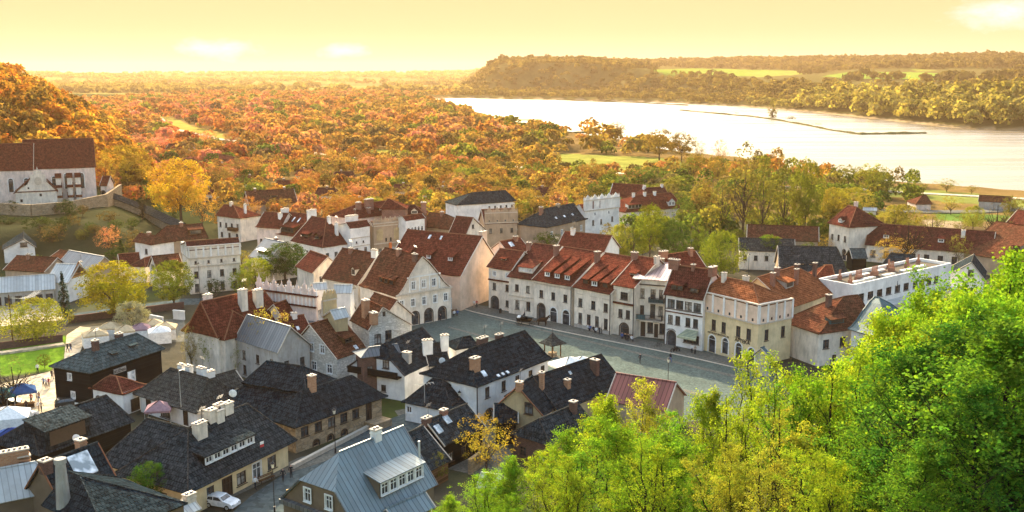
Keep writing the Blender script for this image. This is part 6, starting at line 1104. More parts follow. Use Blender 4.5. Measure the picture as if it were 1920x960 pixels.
    h = house('white gabled house with a brown attic window facing the viewer', 'house', (1820, 498), (1824, 484), 10., (1846, 525), (1852, 508), 6.4, wb=5.2, ends='gg', wall='plaster_white', roof='shingle_dark', gwin={'L': [(0, 7.0, 1.0, 1.3, D_)]}, win={'L': [(.25, 3.0, .9, 1.6, D_), (.72, 2.8, .9, 1.6, D_)]})
    h = house('brown hip roofed pavilion beyond the long red roof', 'house', (1730, 366), (1737, 366), 9., (1714, 382), (1752, 384), 4.4, wb=6, ends='hh', wall='plaster_pink', roof='tile_old', base=-2)
    h = house('large dark warehouse by the river road', 'warehouse', (1842, 366), (1898, 369), 9.5, (1834, 377), (1896, 381), 6.0, wb=8, ends='gg', wall='plaster_grey', roof='tile_old', base=-3, name='warehouse', ov=.2)
    h = house('white shed behind the tall white house', 'outbuilding', (1622, 389), (1645, 390), 6.6, (1618, 394), (1644, 396), 5.2, wb=5, ends='gg', wall='plaster_white', roof='metal_bright', base=-1, name='outbuilding')
    h = house('small black barn by the pond in the meadow', 'barn', (1214, 305), (1232, 306), 6., (1212, 319), (1230, 321), 1.5, wb=4, ends='gg', wall='wood_black', roof='shingle_black', base=-3, name='barn')
    h = house('red metal roof half covered by the slope trees at the edge of the square', 'house', (1178, 703), (1262, 716), 8.4, (1140, 748), (1245, 775), 4.2, wb=4.5, ends='gg', wall='plaster_tan', roof='metal_red', ov=.3)
    h = house('pale grey shed roof at the foot of the slope', 'outbuilding', (915, 888), (945, 892), 3.8, (895, 912), (930, 922), 2.6, wb=2, ends='gg', wall='plaster_grey', roof='metal_bright', name='outbuilding')
    # far farmsteads
    for i, (px, py, w, mt, lab) in enumerate(((1523, 131, 8, 'tile_brown', 'distant dark pointed farm roof beyond the green fields'), (1549, 134, 8, 'tile_red', 'distant small red roofed farmhouse beyond the green fields'), (1770, 131, 22, 'tile_old', 'distant long grey barn on the plateau at the right'), (1835, 141, 14, 'tile_brown', 'distant farm with a pink wall at the right end of the fields'), (1698, 132, 8, 'tile_red', 'distant cottage with an orange roof among orchard trees'), (1580, 118, 8, 'tile_red', 'distant pale cottage near the forest edge'))):
        x, y, z = on_ground(px, py); k = y / F; far_house(x, y, z, w * k, lab, mt)
    # flat white building
    p = [G(1539, 521, 10.2), G(1600, 534, 10.2), G(1784, 493, 10.2)]; a = (p[2] - p[1]); Lg = a.length; ang = math.atan2(a.y, a.x); dp = (p[0] - p[1]).length
    r = thing('apartment_block', 'long white flat roofed building with brick chimney groups and ribbon windows', 'building', (p[1].x, p[1].y, 0), ang); FOOT.append((p[1].x + math.cos(ang) * Lg / 2 - math.sin(ang) * dp / 2, p[1].y + math.sin(ang) * Lg / 2 + math.cos(ang) * dp / 2, ang, Lg / 2, dp / 2))
    wl = [(Lg * (.08 + .088 * k), 6.6, 1.9, 1.5, False) for k in range(3)] + [(Lg * (.345 + .088 * k), 6.6, 1.9, 1.5, False) for k in range(3)] + [(Lg * (.615 + .075 * k), 6.6, 1.7, 1.5, False) for k in range(4)]
    m = MB(); facade(m, (0, 0), (1, 0), Lg, -1, 10.2, wl); facade(m, (Lg, 0), (0, 1), dp, -1, 10.2, [(dp * .3, 6.8, 1.2, 1.4, False)]); facade(m, (0, dp), (0, -1), dp, -1, 10.2, []); facade(m, (Lg, dp), (-1, 0), Lg, -1, 10.2, []); 
    for x0, x1, y0, y1 in ((0, Lg, 0, .35), (0, Lg, dp - .35, dp), (0, .35, .35, dp - .35), (Lg - .35, Lg, .35, dp - .35)): m.quad([(x0, y0, 10.2), (x1, y0, 10.2), (x1, y1, 10.2), (x0, y1, 10.2)])
    for pts in (((.35, .35), (Lg - .35, .35)), ((Lg - .35, dp - .35), (.35, dp - .35)), ((.35, dp - .35), (.35, .35)), ((Lg - .35, .35), (Lg - .35, dp - .35))): m.quad([(*pts[0], 9.5), (*pts[1], 9.5), (*pts[1], 10.2), (*pts[0], 10.2)])
    m.build('wall', 'plaster_white', r); m = MB(); m.quad([(.35, .35, 9.6), (Lg - .35, .35, 9.6), (Lg - .35, dp - .35, 9.6), (.35, dp - .35, 9.6)]); rf = m.build('roof', 'tar_roof', r)
    for u, z, w, hh, _ in wl: add_window(r, (u, 0, z), 0, w, hh, 'dark')
    m = MB(); m.box(0, Lg, -3.0, 0, 5.2, 5.5); m.build('ledge', 'metal_bright', r)
    for k, (u, t, n) in enumerate(((.07, .3, 2), (.2, .45, 5), (.37, .5, 5), (.56, .55, 4), (.74, .6, 3), (.9, .7, 2), (.12, .75, 2), (.62, .8, 2))):
        m = MB(); x, y = Lg * u, dp * t; m.box(x - .22 * n, x + .22 * n, y - .25, y + .25, 9.6, 10.5, 0)
        for q in range(n): m.tube((x + .45 * (q - (n - 1) / 2), y, 10.5), (x + .45 * (q - (n - 1) / 2), y, 11.7), .12, .1, 6, 0)
        m.build('chimney', 'brick_red', rf)
    for u, t in ((.26, .35), (.33, .7), (.44, .3), (.5, .75), (.64, .35), (.8, .4), (.14, .3)): m = MB(); m.box(Lg * u - 2, Lg * u + 2, dp * t - .45, dp * t + .45, 9.6, 10.0); m.build('roof_light', 'metal_bright', rf)
    # fence-like walls by the stream on the left
    for (a, b, hh, mat, lab, nm) in (((128, 606), (345, 578), 1.3, 'brick_dark', 'low dark wall along the street behind the market tents', 'street_wall'), ((282, 607), (306, 612), 1.8, 'plaster_white', 'short white garden wall behind the log house', 'garden_wall'), ((326, 598), (346, 600), 1.8, 'plaster_white', 'white garden wall left of the red hipped house', 'garden_wall'), ((0, 655), (118, 640), 1.2, 'brick_dark', 'dark low wall under the willow', 'street_wall'), ((880, 890), (918, 862), 1.9, 'stone_warm', 'ochre yard wall behind the forked tree', 'yard_wall'), ((548, 880), (700, 800), .5, 'stone_trim', 'kerb wall along the pavement by the stone inn', 'kerb_wall')):
        A = G(*a); B = G(*b); ln = (B - A).length; m = MB(); m.box(0, ln, -.2, .2, -.3, hh); m.box(-.05, ln + .05, -.26, .26, hh, hh + .12)
        r = thing(nm, lab, 'wall', (A.x, A.y, 0), math.atan2((B - A).y, (B - A).x)); m.build('masonry', mat, r)
def far_house(x, y, z, w, label, mt):
    r = thing('farmhouse', label, 'farmhouse', (x, y, z), .3, 'farmsteads on the plateau beyond the river'); h = w * .28 + 1.5; m = MB(); m.box(-w / 2, w / 2, -w * .28, w * .28, -2, h); m.quad([(-w / 2, -w * .28, h), (-w / 2, 0, h + w * .3), (-w / 2, w * .28, h)]); m.quad([(w / 2, -w * .28, h), (w / 2, w * .28, h), (w / 2, 0, h + w * .3)]); m.build('wall', 'plaster_pink', r)
    m = MB()
    for s in (-1, 1): m.hexa([(-w / 2 - .4, s * (w * .3 + .3), h - .5), (w / 2 + .4, s * (w * .3 + .3), h - .5), (w / 2 + .4, 0, h + w * .3), (-w / 2 - .4, 0, h + w * .3), (-w / 2 - .4, s * (w * .3 + .3), h - .1), (w / 2 + .4, s * (w * .3 + .3), h - .1), (w / 2 + .4, 0, h + w * .3 + .4), (-w / 2 - .4, 0, h + w * .3 + .4)])
    m.build('roof', mt, r)
# ------------------------------------------------------------------ people, horses, vehicles, stalls
def skin_mesh(name, joints, edges, mats, face_mat, sub=1):
    me = bpy.data.meshes.new(name); me.from_pydata([j[:3] for j in joints], edges, []); o = bpy.data.objects.new('tmp', me); COL.objects.link(o)
    md = o.modifiers.new('s', 'SKIN'); sv = me.skin_vertices[0].data
    for i, j in enumerate(joints): sv[i].radius = (j[3], j[4] if len(j) > 4 else j[3])
    sv[0].use_root = True; o.modifiers.new('u', 'SUBSURF').levels = sub
    dg = bpy.context.evaluated_depsgraph_get(); r = bpy.data.meshes.new_from_object(o.evaluated_get(dg)); bpy.data.objects.remove(o); r.name = name
    r.materials.clear()
    for m in mats: r.materials.append(MATS[m])
    for p in r.polygons: p.material_index = face_mat(p.center); p.use_smooth = True
    return r
def person_mesh(pose, shirt, pants, hair='hair'):
    if pose == 'sit':
        J = [(0, 0, .52, .15, .12), (0, 0, .75, .13, .11), (0, .02, 1.0, .17, .11), (0, 0, 1.13, .06), (0, -.02, 1.22, .085), (0, -.02, 1.33, .09)]
        lg = [((s * .1, -.42, .50, .075), (s * .1, -.45, .1, .05), (s * .1, -.56, .05, .045)) for s in (-1, 1)]; ar = [((s * .21, 0, 1.0, .055), (s * .27, -.1, .78, .045), (s * .16, -.32, .68, .04)) for s in (-1, 1)]; zp = .58; zs = 1.1
    else:
        st = .22 if pose == 'walk' else .03
        J = [(0, 0, .93, .14, .11), (0, 0, 1.12, .13, .10), (0, 0, 1.37, .18, .11), (0, 0, 1.50, .06), (0, -.01, 1.60, .085), (0, -.01, 1.70, .09)]
        lg = [((s * .1, s * st * .4, .50, .07), (s * .1, s * st, .08, .05), (s * .1, s * st - .13, .04, .042)) for s in (-1, 1)]; ar = [((s * .22, 0, 1.38, .055), (s * .27, -s * st * .5, 1.12, .045), (s * .25, -s * st - .08, .87, .04)) for s in (-1, 1)]; zp = .95; zs = 1.48
    E_ = [(0, 1), (1, 2), (2, 3), (3, 4), (4, 5)]
    for g, root in ((lg, 0), (ar, 2)):
        for l in g: i = len(J); J += list(l); E_ += [(root, i), (i, i + 1), (i + 1, i + 2)]
    top = J[5][2]
    def fm(c):
        if c.z > zs: return 3 if (c.z > top - .02 or c.y > .02) else 0
        if abs(c.x) > .2 and c.z < zs - .52 and c.z > .6: return 0
        return 1 if c.z > zp or (pose == 'sit' and c.y > -.05 and c.z > .6) else 2
    return skin_mesh('person', J, E_, ['skin', shirt, pants, hair], fm)
PM = {}
def person(px, py, pose, shirt, pants, rz, label, group=None, z=None):
    k = (pose, shirt, pants)
    if k not in PM: PM[k] = person_mesh(*k)
    x, y, gz = on_ground(px, py); return tag(link('person', PM[k], None, (x, y, (gz if z is None else z) + .02), rz), label, 'person', group)
def people():
    P = [(1200, 681, 'walk', 'cloth_dark', 'cloth_dark', .5, 'person in dark clothes walking alone across the square'), (1257, 680, 'walk', 'cloth_dark', 'cloth_blue', 2.4, 'person in a dark coat walking by the lit edge of the square'),
         (1297, 663, 'stand', 'cloth_white', 'cloth_dark', 0., 'person in a white top standing by the kerb before the awning, left of a pair'), (1303, 665, 'stand', 'cloth_tan', 'cloth_dark', .4, 'person in a tan jacket standing by the kerb before the awning, right of a pair'),
         (889, 577, 'walk', 'cloth_white', 'cloth_tan', 0, 'person in white walking at the far corner of the square'), (894, 577, 'walk', 'cloth_red', 'cloth_dark', 0, 'person in a red top walking at the far corner of the square'),
         (1069, 609, 'walk', 'cloth_dark', 'cloth_dark', 1.2, 'person in dark clothes passing the long plain cream house'), (1124, 628, 'stand', 'cloth_dark', 'cloth_dark', .2, 'person standing beside the seated group near the kerb'),
         (479, 918, 'walk', 'cloth_white', 'cloth_dark', 1., 'person in a pale top walking past the yellow inn'), (531, 903, 'walk', 'cloth_dark', 'cloth_dark', .6, 'person in dark clothes on the pavement, left of two by the inn corner'), (546, 896, 'stand', 'cloth_dark', 'cloth_dark', .3, 'person with a backpack on the pavement, right of two by the inn corner'),
         (59, 757, 'walk', 'cloth_red', 'cloth_dark', .3, 'person in red walking past the blue market tent'), (70, 753, 'walk', 'cloth_white', 'cloth_tan', 2.8, 'person in white walking past the blue market tent'), (74, 754, 'walk', 'cloth_tan', 'cloth_blue', 2.8, 'person in tan with blue trousers near the blue market tent'), (78, 773, 'walk', 'cloth_tan', 'cloth_dark', 1., 'person in tan clothes on the sunny market lane'), (73, 772, 'stand', 'cloth_white', 'cloth_tan', 1., 'person in white standing on the sunny market lane'),
         (92, 727, 'stand', 'cloth_red', 'cloth_tan', 0, 'person in a red shirt in the queue by the lawn corner'), (87, 728, 'stand', 'cloth_white', 'cloth_dark', 0, 'person in a white shirt in the queue by the lawn corner'), (98, 712, 'walk', 'cloth_dark', 'cloth_dark', 0, 'person in dark clothes coming down the lane beside the log house'), (103, 706, 'walk', 'cloth_tan', 'cloth_tan', 0, 'person in beige coming down the lane beside the log house'), (82, 726, 'stand', 'cloth_blue', 'cloth_dark', 0, 'person in blue in the queue by the lawn corner'),
         (127, 660, 'walk', 'cloth_dark', 'cloth_dark', 0, 'left of two people in dark clothes on the grey path behind the log house'), (133, 660, 'walk', 'cloth_dark', 'cloth_blue', 0, 'right of two people in dark clothes on the grey path behind the log house'), (71, 700, 'stand', 'cloth_white', 'cloth_dark', 0, 'person in white at the lower edge of the lawn'), (50, 770, 'stand', 'cloth_dark', 'cloth_dark', 0, 'person in black between the market tents')]
    for a in P: person(*a)
    sit = [(1102, 620), (1107, 621), (1112, 623), (1099, 617), (1118, 625), (1166, 636), (1172, 638), (1178, 639), (1184, 641), (822, 600), (826, 601), (845, 592), (852, 593), (858, 592), (998, 588), (1004, 589), (990, 585), (975, 582)]
    for i, (x, y) in enumerate(sit):
        lab = 'person sitting outside on the bench before the long plain cream house' if i < 5 else ('person sitting outside the pointed gate of the pinkish house' if i < 9 else ('guest sitting outside the arcades of the baroque house' if i < 14 else 'person sitting along the front of the lit dormer house'))
        person(x, y, 'sit', ('cloth_white', 'cloth_blue', 'cloth_dark', 'cloth_dark')[i % 4], 'cloth_dark', random.uniform(-.8, .8), lab, 'people sitting along the square')
def benches():
    for i, (px, py, rz, lab) in enumerate(((1108, 619, -.72, 'bench before the long plain cream house'), (1175, 636, -.72, 'bench before the pointed gate'), (850, 590, .7, 'bench outside the arcades of the baroque house'), (996, 585, -.72, 'bench before the house with the lit dormer'), (823, 599, .7, 'short bench under the arches of the baroque house'), (500, 905, .9, 'bench along the wall of the yellow inn'))):
        x, y, z = on_ground(px, py); z += .13; r = thing('bench', lab, 'bench', (x, y, z), rz, 'benches in the town')
        m = MB(); [m.box(-1.2, 1.2, -.25 + .17 * k, -.12 + .17 * k, .42, .47) for k in range(3)]; m.build('seat', 'wood_brown', r); m = MB(); [m.box(-1.2, 1.2, .28, .32, .6 + .17 * k, .72 + .17 * k) for k in range(2)]; m.build('backrest', 'wood_brown', r)
        for s in (-1, 1): m = MB(); m.box(s * .95 - .04, s * .95 + .04, -.25, -.17, 0, .42); m.box(s * .95 - .04, s * .95 + .04, .22, .28, 0, .95); m.box(s * .95 - .04, s * .95 + .04, -.17, .22, .36, .42); m.build('leg', 'iron', r)
def carriage():
    x, y, z = on_ground(986, 609); r0 = -.16
    r = thing('horse_carriage', 'black open horse carriage with a white bench cover standing in the square', 'carriage', (x, y, z + .02), r0)
    m = MB(); m.hexa([(-1.6, -.6, .7), (1.0, -.6, .7), (1.0, .6, .7), (-1.6, .6, .7), (-1.9, -.75, 1.5), (1.3, -.75, 1.2), (1.3, .75, 1.2), (-1.9, .75, 1.5)]); m.box(-.2, .2, -.6, .6, 1.2, 1.6); m.build('body', 'wood_black', r)
    m = MB(); m.box(-1.7, -1.1, -.7, .7, 1.5, 1.75); m.build('seat', 'canvas_white', r)
    for wx, wr in ((-1.3, .6), (1.3, .48)):
        for s in (-1, 1):
            m = MB()
            for k in range(14): a, b = 2 * math.pi * k / 14, 2 * math.pi * (k + 1) / 14; m.tube((wx + wr * math.cos(a), s * .82, wr + wr * math.sin(a)), (wx + wr * math.cos(b), s * .82, wr + wr * math.sin(b)), .05, n=4)
            for k in range(7): a = 2 * math.pi * k / 7; m.tube((wx, s * .82, wr), (wx + wr * math.cos(a), s * .82, wr + wr * math.sin(a)), .025, n=4)
            m.build('wheel', 'iron', r)
    m = MB(); m.tube((1.2, 0, .7), (4.2, 0, 1.0), .05); m.build('shaft', 'wood_brown', r)
    J = [(-.75, 0, 1.22, .27, .30), (-.1, 0, 1.15, .30, .33), (.6, 0, 1.22, .27, .30), (1.0, 0, 1.6, .15, .20), (1.25, 0, 1.95, .11, .15), (1.6, 0, 1.78, .08, .10)]; E_ = [(0, 1), (1, 2), (2, 3), (3, 4), (4, 5)]
    for s in (-1, 1):
        i = len(J); J += [(.62, s * .15, .85, .10), (.66, s * .15, .45, .06), (.62, s * .15, .05, .06)]; E_ += [(2, i), (i, i + 1), (i + 1, i + 2)]
        i = len(J); J += [(-.68, s * .15, .88, .13), (-.86, s * .15, .5, .065), (-.78, s * .15, .05, .06)]; E_ += [(0, i), (i, i + 1), (i + 1, i + 2)]
    i = len(J); J += [(-1.08, 0, 1.15, .06), (-1.15, 0, .6, .08)]; E_ += [(0, i), (i, i + 1)]
    hm = skin_mesh('horse', J, E_, ['horse_coat'], lambda c: 0)
    for s, lab in ((-1, 'dark horse harnessed on the near side of the carriage'), (1, 'dark horse harnessed on the far side of the carriage')):
        p = Matrix.Rotation(r0, 3, 'Z') @ Vector((3.4, s * .55, 0)); tag(link('horse', hm, None, (x + p.x, y + p.y, z + .02), r0), lab, 'horse')
    person(983, 607, 'sit', 'cloth_dark', 'cloth_dark', r0 - 1.57, 'coachman sitting on the black horse carriage', z=z + 1.15)
def car(px, py, rz, paint, label, L_=4.0):
    x, y, z = on_ground(px, py); r = thing('parked_car', label, 'car', (x, y, z + .03), rz); k = L_ / 4.; w = .86
    prof = [(-1.95, .35), (-2.0, .7), (-1.9, .95), (-1.55, 1.38), (-.9, 1.47), (.1, 1.45), (.75, 1.02), (1.6, .88), (1.95, .68), (1.98, .35)]
    m = MB(); n = len(prof)
    def wy(zz): return w * (1 if zz < 1.0 else 1 - (zz - 1.0) * .42)
    for (a, b), (c, d) in zip(prof[:-1], prof[1:]): m.quad([(a * k, -wy(b), b), (a * k, wy(b), b), (c * k, wy(d), d), (c * k, -wy(d), d)])
    for s in (-1, 1):
        low = [(a * k, s * w, min(b, .98)) for a, b in prof]; m.quad(low if s < 0 else low[::-1])
        up = [(a * k, s * wy(b), b) for a, b in prof[2:7]]; m.quad(([(-1.9 * k, s * w, .97)] + up + [(.8 * k, s * w, .97)]) if s < 0 else ([(-1.9 * k, s * w, .97)] + up + [(.8 * k, s * w, .97)])[::-1])
    b = m.build('body', paint, r); b.data.polygons.foreach_set('use_smooth', [False] * len(b.data.polygons)); bv = b.modifiers.new('b', 'BEVEL'); bv.width = .04; bv.segments = 2
    g = MB()
    for s in (-1, 1):
        for q in ([(-1.5, 1.04), (-1.35, 1.34), (-.75, 1.4), (-.7, 1.04)], [(-.62, 1.04), (-.66, 1.4), (.02, 1.38), (.55, 1.04)]):
            pts = [(a * k, s * (wy(zz) + .015), zz) for a, zz in q]; g.quad(pts if s > 0 else pts[::-1])
    g.quad([(.22 * k, -.66, 1.385), (.22 * k, .66, 1.385), (.70 * k, .74, 1.07), (.70 * k, -.74, 1.07)]); g.quad([(-1.87 * k, -.72, 1.02), (-1.87 * k, .72, 1.02), (-1.6 * k, .66, 1.34), (-1.6 * k, -.66, 1.34)]); g.build('window', 'glass', r)
    for wx in (-1.25, 1.22):
        for s in (-1, 1):
            t = MB(); t.tube((wx * k, s * .70, .32), (wx * k, s * .90, .32), .32, n=14); wo = t.build('wheel', 'rubber', r); t = MB(); t.tube((wx * k, s * .9, .32), (wx * k, s * .915, .32), .19, n=10); t.build('rim', 'metal_bright', wo)
    for s in (-1, 1): t = MB(); t.box(1.9 * k, 2.0 * k, s * .62 - .16, s * .62 + .16, .6, .75); t.build('headlight', 'glass_light', r)
def tent(px, py, w, d, h, rz, canvas, label, name='market_tent', side=None):
    x, y, z = on_ground(px, py); r = thing(name, label, 'tent', (x, y, z), rz); m = MB(); a, b = w / 2, d / 2; c = [(-a, -b, h), (a, -b, h), (a, b, h), (-a, b, h)]
    for i in range(4): m.quad([c[i], c[(i + 1) % 4], (.15 * (1 if i in (0, 1) else -1), 0, h * 1.42)]); p, q = c[i], c[(i + 1) % 4]; m.quad([(p[0], p[1], h - .3), (q[0], q[1], h - .3), q, p])
    o = m.build('canopy', canvas, r); o.modifiers.new('t', 'SOLIDIFY').thickness = .02
    for sx in (-1, 1):
        for sy in (-1, 1): t = MB(); t.tube((sx * (a - .05), sy * (b - .05), 0), (sx * (a - .05), sy * (b - .05), h - .02), .035, n=5); t.build('pole', 'metal_bright', r)
    if side: t = MB(); t.box(-a, a, -b, -b + .02, .1, h - .3); t.box(-a, -a + .02, -b + .02, b, .1, h - .3); t.build('side_wall', side, r)
    else: t = MB(); t.box(-a + .4, a - .4, -b + .3, -b + 1.0, .7, .78); t.box(-a + .5, a - .5, -b + .35, -b + .4, 0, .7); t.build('table', 'wood_brown', r)
def parasol(px, py, rad, h, canvas, label):
    x, y, z = on_ground(px, py); r = thing('parasol', label, 'parasol', (x, y, z)); m = MB()
    for k in range(8): a, b = 2 * math.pi * k / 8, 2 * math.pi * (k + 1) / 8; m.quad([(rad * math.cos(a), rad * math.sin(a), h - .5), (rad * math.cos(b), rad * math.sin(b), h - .5), (0, 0, h)])
    o = m.build('canopy', canvas, r); o.modifiers.new('t', 'SOLIDIFY').thickness = .02; m = MB(); m.tube((0, 0, 0), (0, 0, h), .04); m.build('pole', 'metal_bright', r); m = MB(); m.tube((0, 0, 0), (0, 0, .1), .35, n=10); m.build('base', 'iron', r)
def lamp(px, py, h, label, arms=1):
    x, y, z = on_ground(px, py); r = thing('street_lamp', label, 'street lamp', (x, y, z)); m = MB(); m.tube((0, 0, 0), (0, 0, .8), .13, .09, 8); m.tube((0, 0, .8), (0, 0, h - .5), .06, .045, 6); m.build('post', 'iron', r)
    m = MB(); m.tube((0, 0, h - .5), (0, 0, h), .14, .24, 6); m.build('lantern', 'lamp_glass', r); m = MB(); m.tube((0, 0, h), (0, 0, h + .28), .30, .04, 6); m.tube((0, 0, h + .28), (0, 0, h + .45), .03, .02, 4); m.build('cap', 'iron', r)
def well(px, py):
    x, y, z = on_ground(px, py); r = thing('well', 'timber well house with a shingled pyramid roof and spike, on the square', 'well', (x, y, z), .7); r.scale = (.78, .78, .85); m = MB()
    m.tube((0, 0, 0), (0, 0, .9), 1.0, 1.0, 12); m.build('basin', 'stone_warm', r)
    for s in (-1, 1):
        for q in (-1, 1): t = MB(); t.box(s * 1.3 - .1, s * 1.3 + .1, q * 1.3 - .1, q * 1.3 + .1, 0, 3.2); t.tube((s * 1.3, q * 1.3, 2.3), (s * .6, q * 1.3, 3.1), .07); t.build('post', 'wood_brown', r)
    m = MB(); c = [(-2.3, -2.3, 2.9), (2.3, -2.3, 2.9), (2.3, 2.3, 2.9), (-2.3, 2.3, 2.9)]; c2 = [(-.9, -.9, 3.9), (.9, -.9, 3.9), (.9, .9, 3.9), (-.9, .9, 3.9)]
    for i in range(4): j = (i + 1) % 4; m.quad([c[i], c[j], c2[j], c2[i]]); m.quad([c2[i], c2[j], (0, 0, 5.2)])
    m.build('roof', 'shingle_grey', r).modifiers.new('t', 'SOLIDIFY').thickness = .12; m = MB(); m.tube((0, 0, 5.1), (0, 0, 6.2), .06, .02); m.build('spike', 'iron', r)
def small_things():
    benches(); carriage(); people(); well(1036, 668)
    car(417, 950, -.35, 'car_white', 'white hatchback driving on the street in front of the yellow inn'); car(132, 762, .45, 'car_dark', 'dark estate car beside the corner of the black log house', 4.4)
    car(18, 782, .3, 'car_grey', 'grey car parked between the market tents', 4.2); car(44, 788, 1.2, 'car_white', 'white van-like car with its rear to the lane by the white tent', 4.4); car(12, 762, .3, 'car_dark', 'dark car under the teal market tent', 4.2)
    tent(42, 762, 4.2, 3.4, 2.6, .5, 'canvas_blue', 'dark blue market tent beside the bare trees'); tent(18, 816, 5.5, 4.5, 3.0, .35, 'canvas_white', 'white market tent with closed side walls', side='canvas_white'); tent(6, 768, 4, 3.4, 2.5, .3, 'canvas_teal', 'teal market tent at the left edge'); tent(22, 845, 6, 3.0, 2.3, .6, 'canvas_royal', 'bright royal blue tarpaulin tent beside the brick chimney'); tent(5, 850, 4, 3, 2.0, .4, 'canvas_teal', 'green tent half hidden at the left edge below the blue tarpaulin')
    tent(300, 797, 3.6, 3.2, 2.6, .2, 'canvas_pink', 'faded pink garden tent in the yard of the inn'); tent(1066, 712, 6, 5, 2.8, .6, 'canvas_white', 'white canvas market tent on the lit part of the square, near the long white house'); tent(1090, 708, 4.5, 4.5, 2.6, .2, 'canvas_white', 'second white market tent on the lit part of the square')
    for px, py, w, cv, lab in ((180, 648, 4.4, 'canvas_tan', 'tan pyramid stall roof directly behind the log house chimney'), (208, 634, 4.0, 'canvas_tan', 'low tan stall roof behind the ridge of the log house'), (300, 642, 4.0, 'canvas_white', 'white stall box right of the log house roof'), (288, 628, 4, 'canvas_tan', 'brown stall roof below the pale blossom tree'), (312, 634, 4, 'canvas_tan', 'orange edged stall near the red hipped house'), (265, 636, 3.6, 'canvas_pink', 'dull pink stall roof below the blossom tree'), (236, 640, 3.6, 'canvas_tan', 'stall roof half hidden by the log house ridge')): tent(px, py, w, 3.4, 2.3, random.uniform(0, .6), cv, lab, 'market_stall', side='canvas_white')
    parasol(76, 566, 3.0, 3.2, 'canvas_white', 'large white parasol in front of the long market hall'); parasol(52, 560, 1.8, 2.6, 'canvas_green', 'small pale green parasol by the market hall')
    lamp(515, 962, 6.0, 'iron lantern post on the street corner left of the blue roof'); lamp(629, 850, 6.0, 'iron lantern post in front of the stone walled house'); lamp(862, 793, 4.6, 'iron lantern post by the white annex'); lamp(1252, 730, 5, 'iron lantern post with a pale light at the near side of the square'); lamp(376, 570, 9, 'tall grey street lamp before the cream pilastered house')
    lamp(1402, 540, 8, 'thin dark street lamp behind the corner pharmacy'); lamp(1710, 560, 6, 'street lamp before the white flat building')
    x, y, z = on_ground(548, 975); r = thing('road_sign', 'yellow triangular road sign above a blue disc by the blue roofed house', 'road sign', (x, y, z), .2); m = MB(); m.tube((0, 0, 0), (0, 0, 3.2), .04); m.build('post', 'metal_grey', r); m = MB(); m.hexa([(-.4, -.08, 3.1), (.4, -.08, 3.1), (.4, -.05, 3.1), (-.4, -.05, 3.1), (-.55, -.08, 3.75), (.05, -.08, 3.8), (.05, -.05, 3.8), (-.55, -.05, 3.75)]); m.build('warning_plate', 'sign_yellow', r); m = MB(); m.tube((0, -.08, 2.6), (0, -.05, 2.6), .32, n=14); m.build('disc', 'sign_blue', r)
    for px, py, lab in ((1022, 575 + 35, ''),): pass
    for px, py, lab in ((938, 588, 'dark litter bin at the kerb near the left end of the square'), (884, 572, 'litter bin by the stone wall at the far corner'), (694, 845, 'black bollard in the lane by the stone house'), (658, 856, 'thin black bollard beside the lantern post')):
        x, y, z = on_ground(px, py); r = thing('litter_bin' if 'bin' in lab else 'bollard', lab, 'bin' if 'bin' in lab else 'bollard', (x, y, z)); m = MB(); k = .3 if 'bin' in lab else .09; m.tube((0, 0, 0), (0, 0, 1.0), k, k * 1.05, 8); m.build('body', 'iron', r); m = MB(); m.tube((0, 0, 1.0), (0, 0, 1.1), k * 1.2, k * .6, 8); m.build('top', 'iron', r)
    for px, py, rz, lab in ((1234, 652, .6, 'bicycle leaning at the kerb before the bookshop arch'), (1266, 660, .3, 'black motorbike parked at the kerb near the awning')):
        x, y, z = on_ground(px, py); r = thing('bicycle' if 'bi' == lab[:2] else 'motorbike', lab, lab.split()[0] if lab[:2] == 'bi' else 'motorbike', (x, y, z), rz); fat = .03 if lab[:2] == 'bi' else .09
        for wx in (-.55, .55):
            m = MB()
            for k in range(12): a, b = 2 * math.pi * k / 12, 2 * math.pi * (k + 1) / 12; m.tube((wx + .33 * math.cos(a), 0, .35 + .33 * math.sin(a)), (wx + .33 * math.cos(b), 0, .35 + .33 * math.sin(b)), fat, n=4)
            m.build('wheel', 'rubber', r)
        m = MB(); 
        for a, b in (((-.55, 0, .35), (-.15, 0, .8)), ((-.15, 0, .8), (.4, 0, .85)), ((-.05, 0, .35), (.4, 0, .85)), ((.55, 0, .35), (.4, 0, 1.0)), ((-.55, 0, .35), (-.05, 0, .35)), ((-.05, 0, .35), (-.18, 0, .95))): m.tube(a, b, fat * 1.1)
        if fat > .05: m.ball((.1, 0, .75), .25, 0, 8, .8, 1.5, .6)
        m.build('frame', 'iron', r); m = MB(); m.tube((.4, -.28, 1.02), (.4, .28, 1.02), .025); m.build('handlebar', 'iron', r); m = MB(); m.box(-.35, -.05, -.08, .08, .93, 1.0); m.build('saddle', 'rubber', r)
    for px, py, hgt, lab in ((797, 795, 6.0, 'tall television aerial on a mast behind the blue metal roof'),):
        x, y, z = on_ground(px, py); r = thing('aerial', lab, 'aerial', (x, y, z), .4); m = MB(); m.tube((0, 0, 0), (0, 0, hgt), .05); m.build('mast', 'metal_bright', r); m = MB(); m.tube((-1.4, 0, hgt), (1.4, 0, hgt + .1), .03)
        for k in range(6): xx = -1.3 + .52 * k; m.tube((xx, -.5, hgt), (xx, .5, hgt), .02)
        m.build('antenna', 'metal_bright', r)
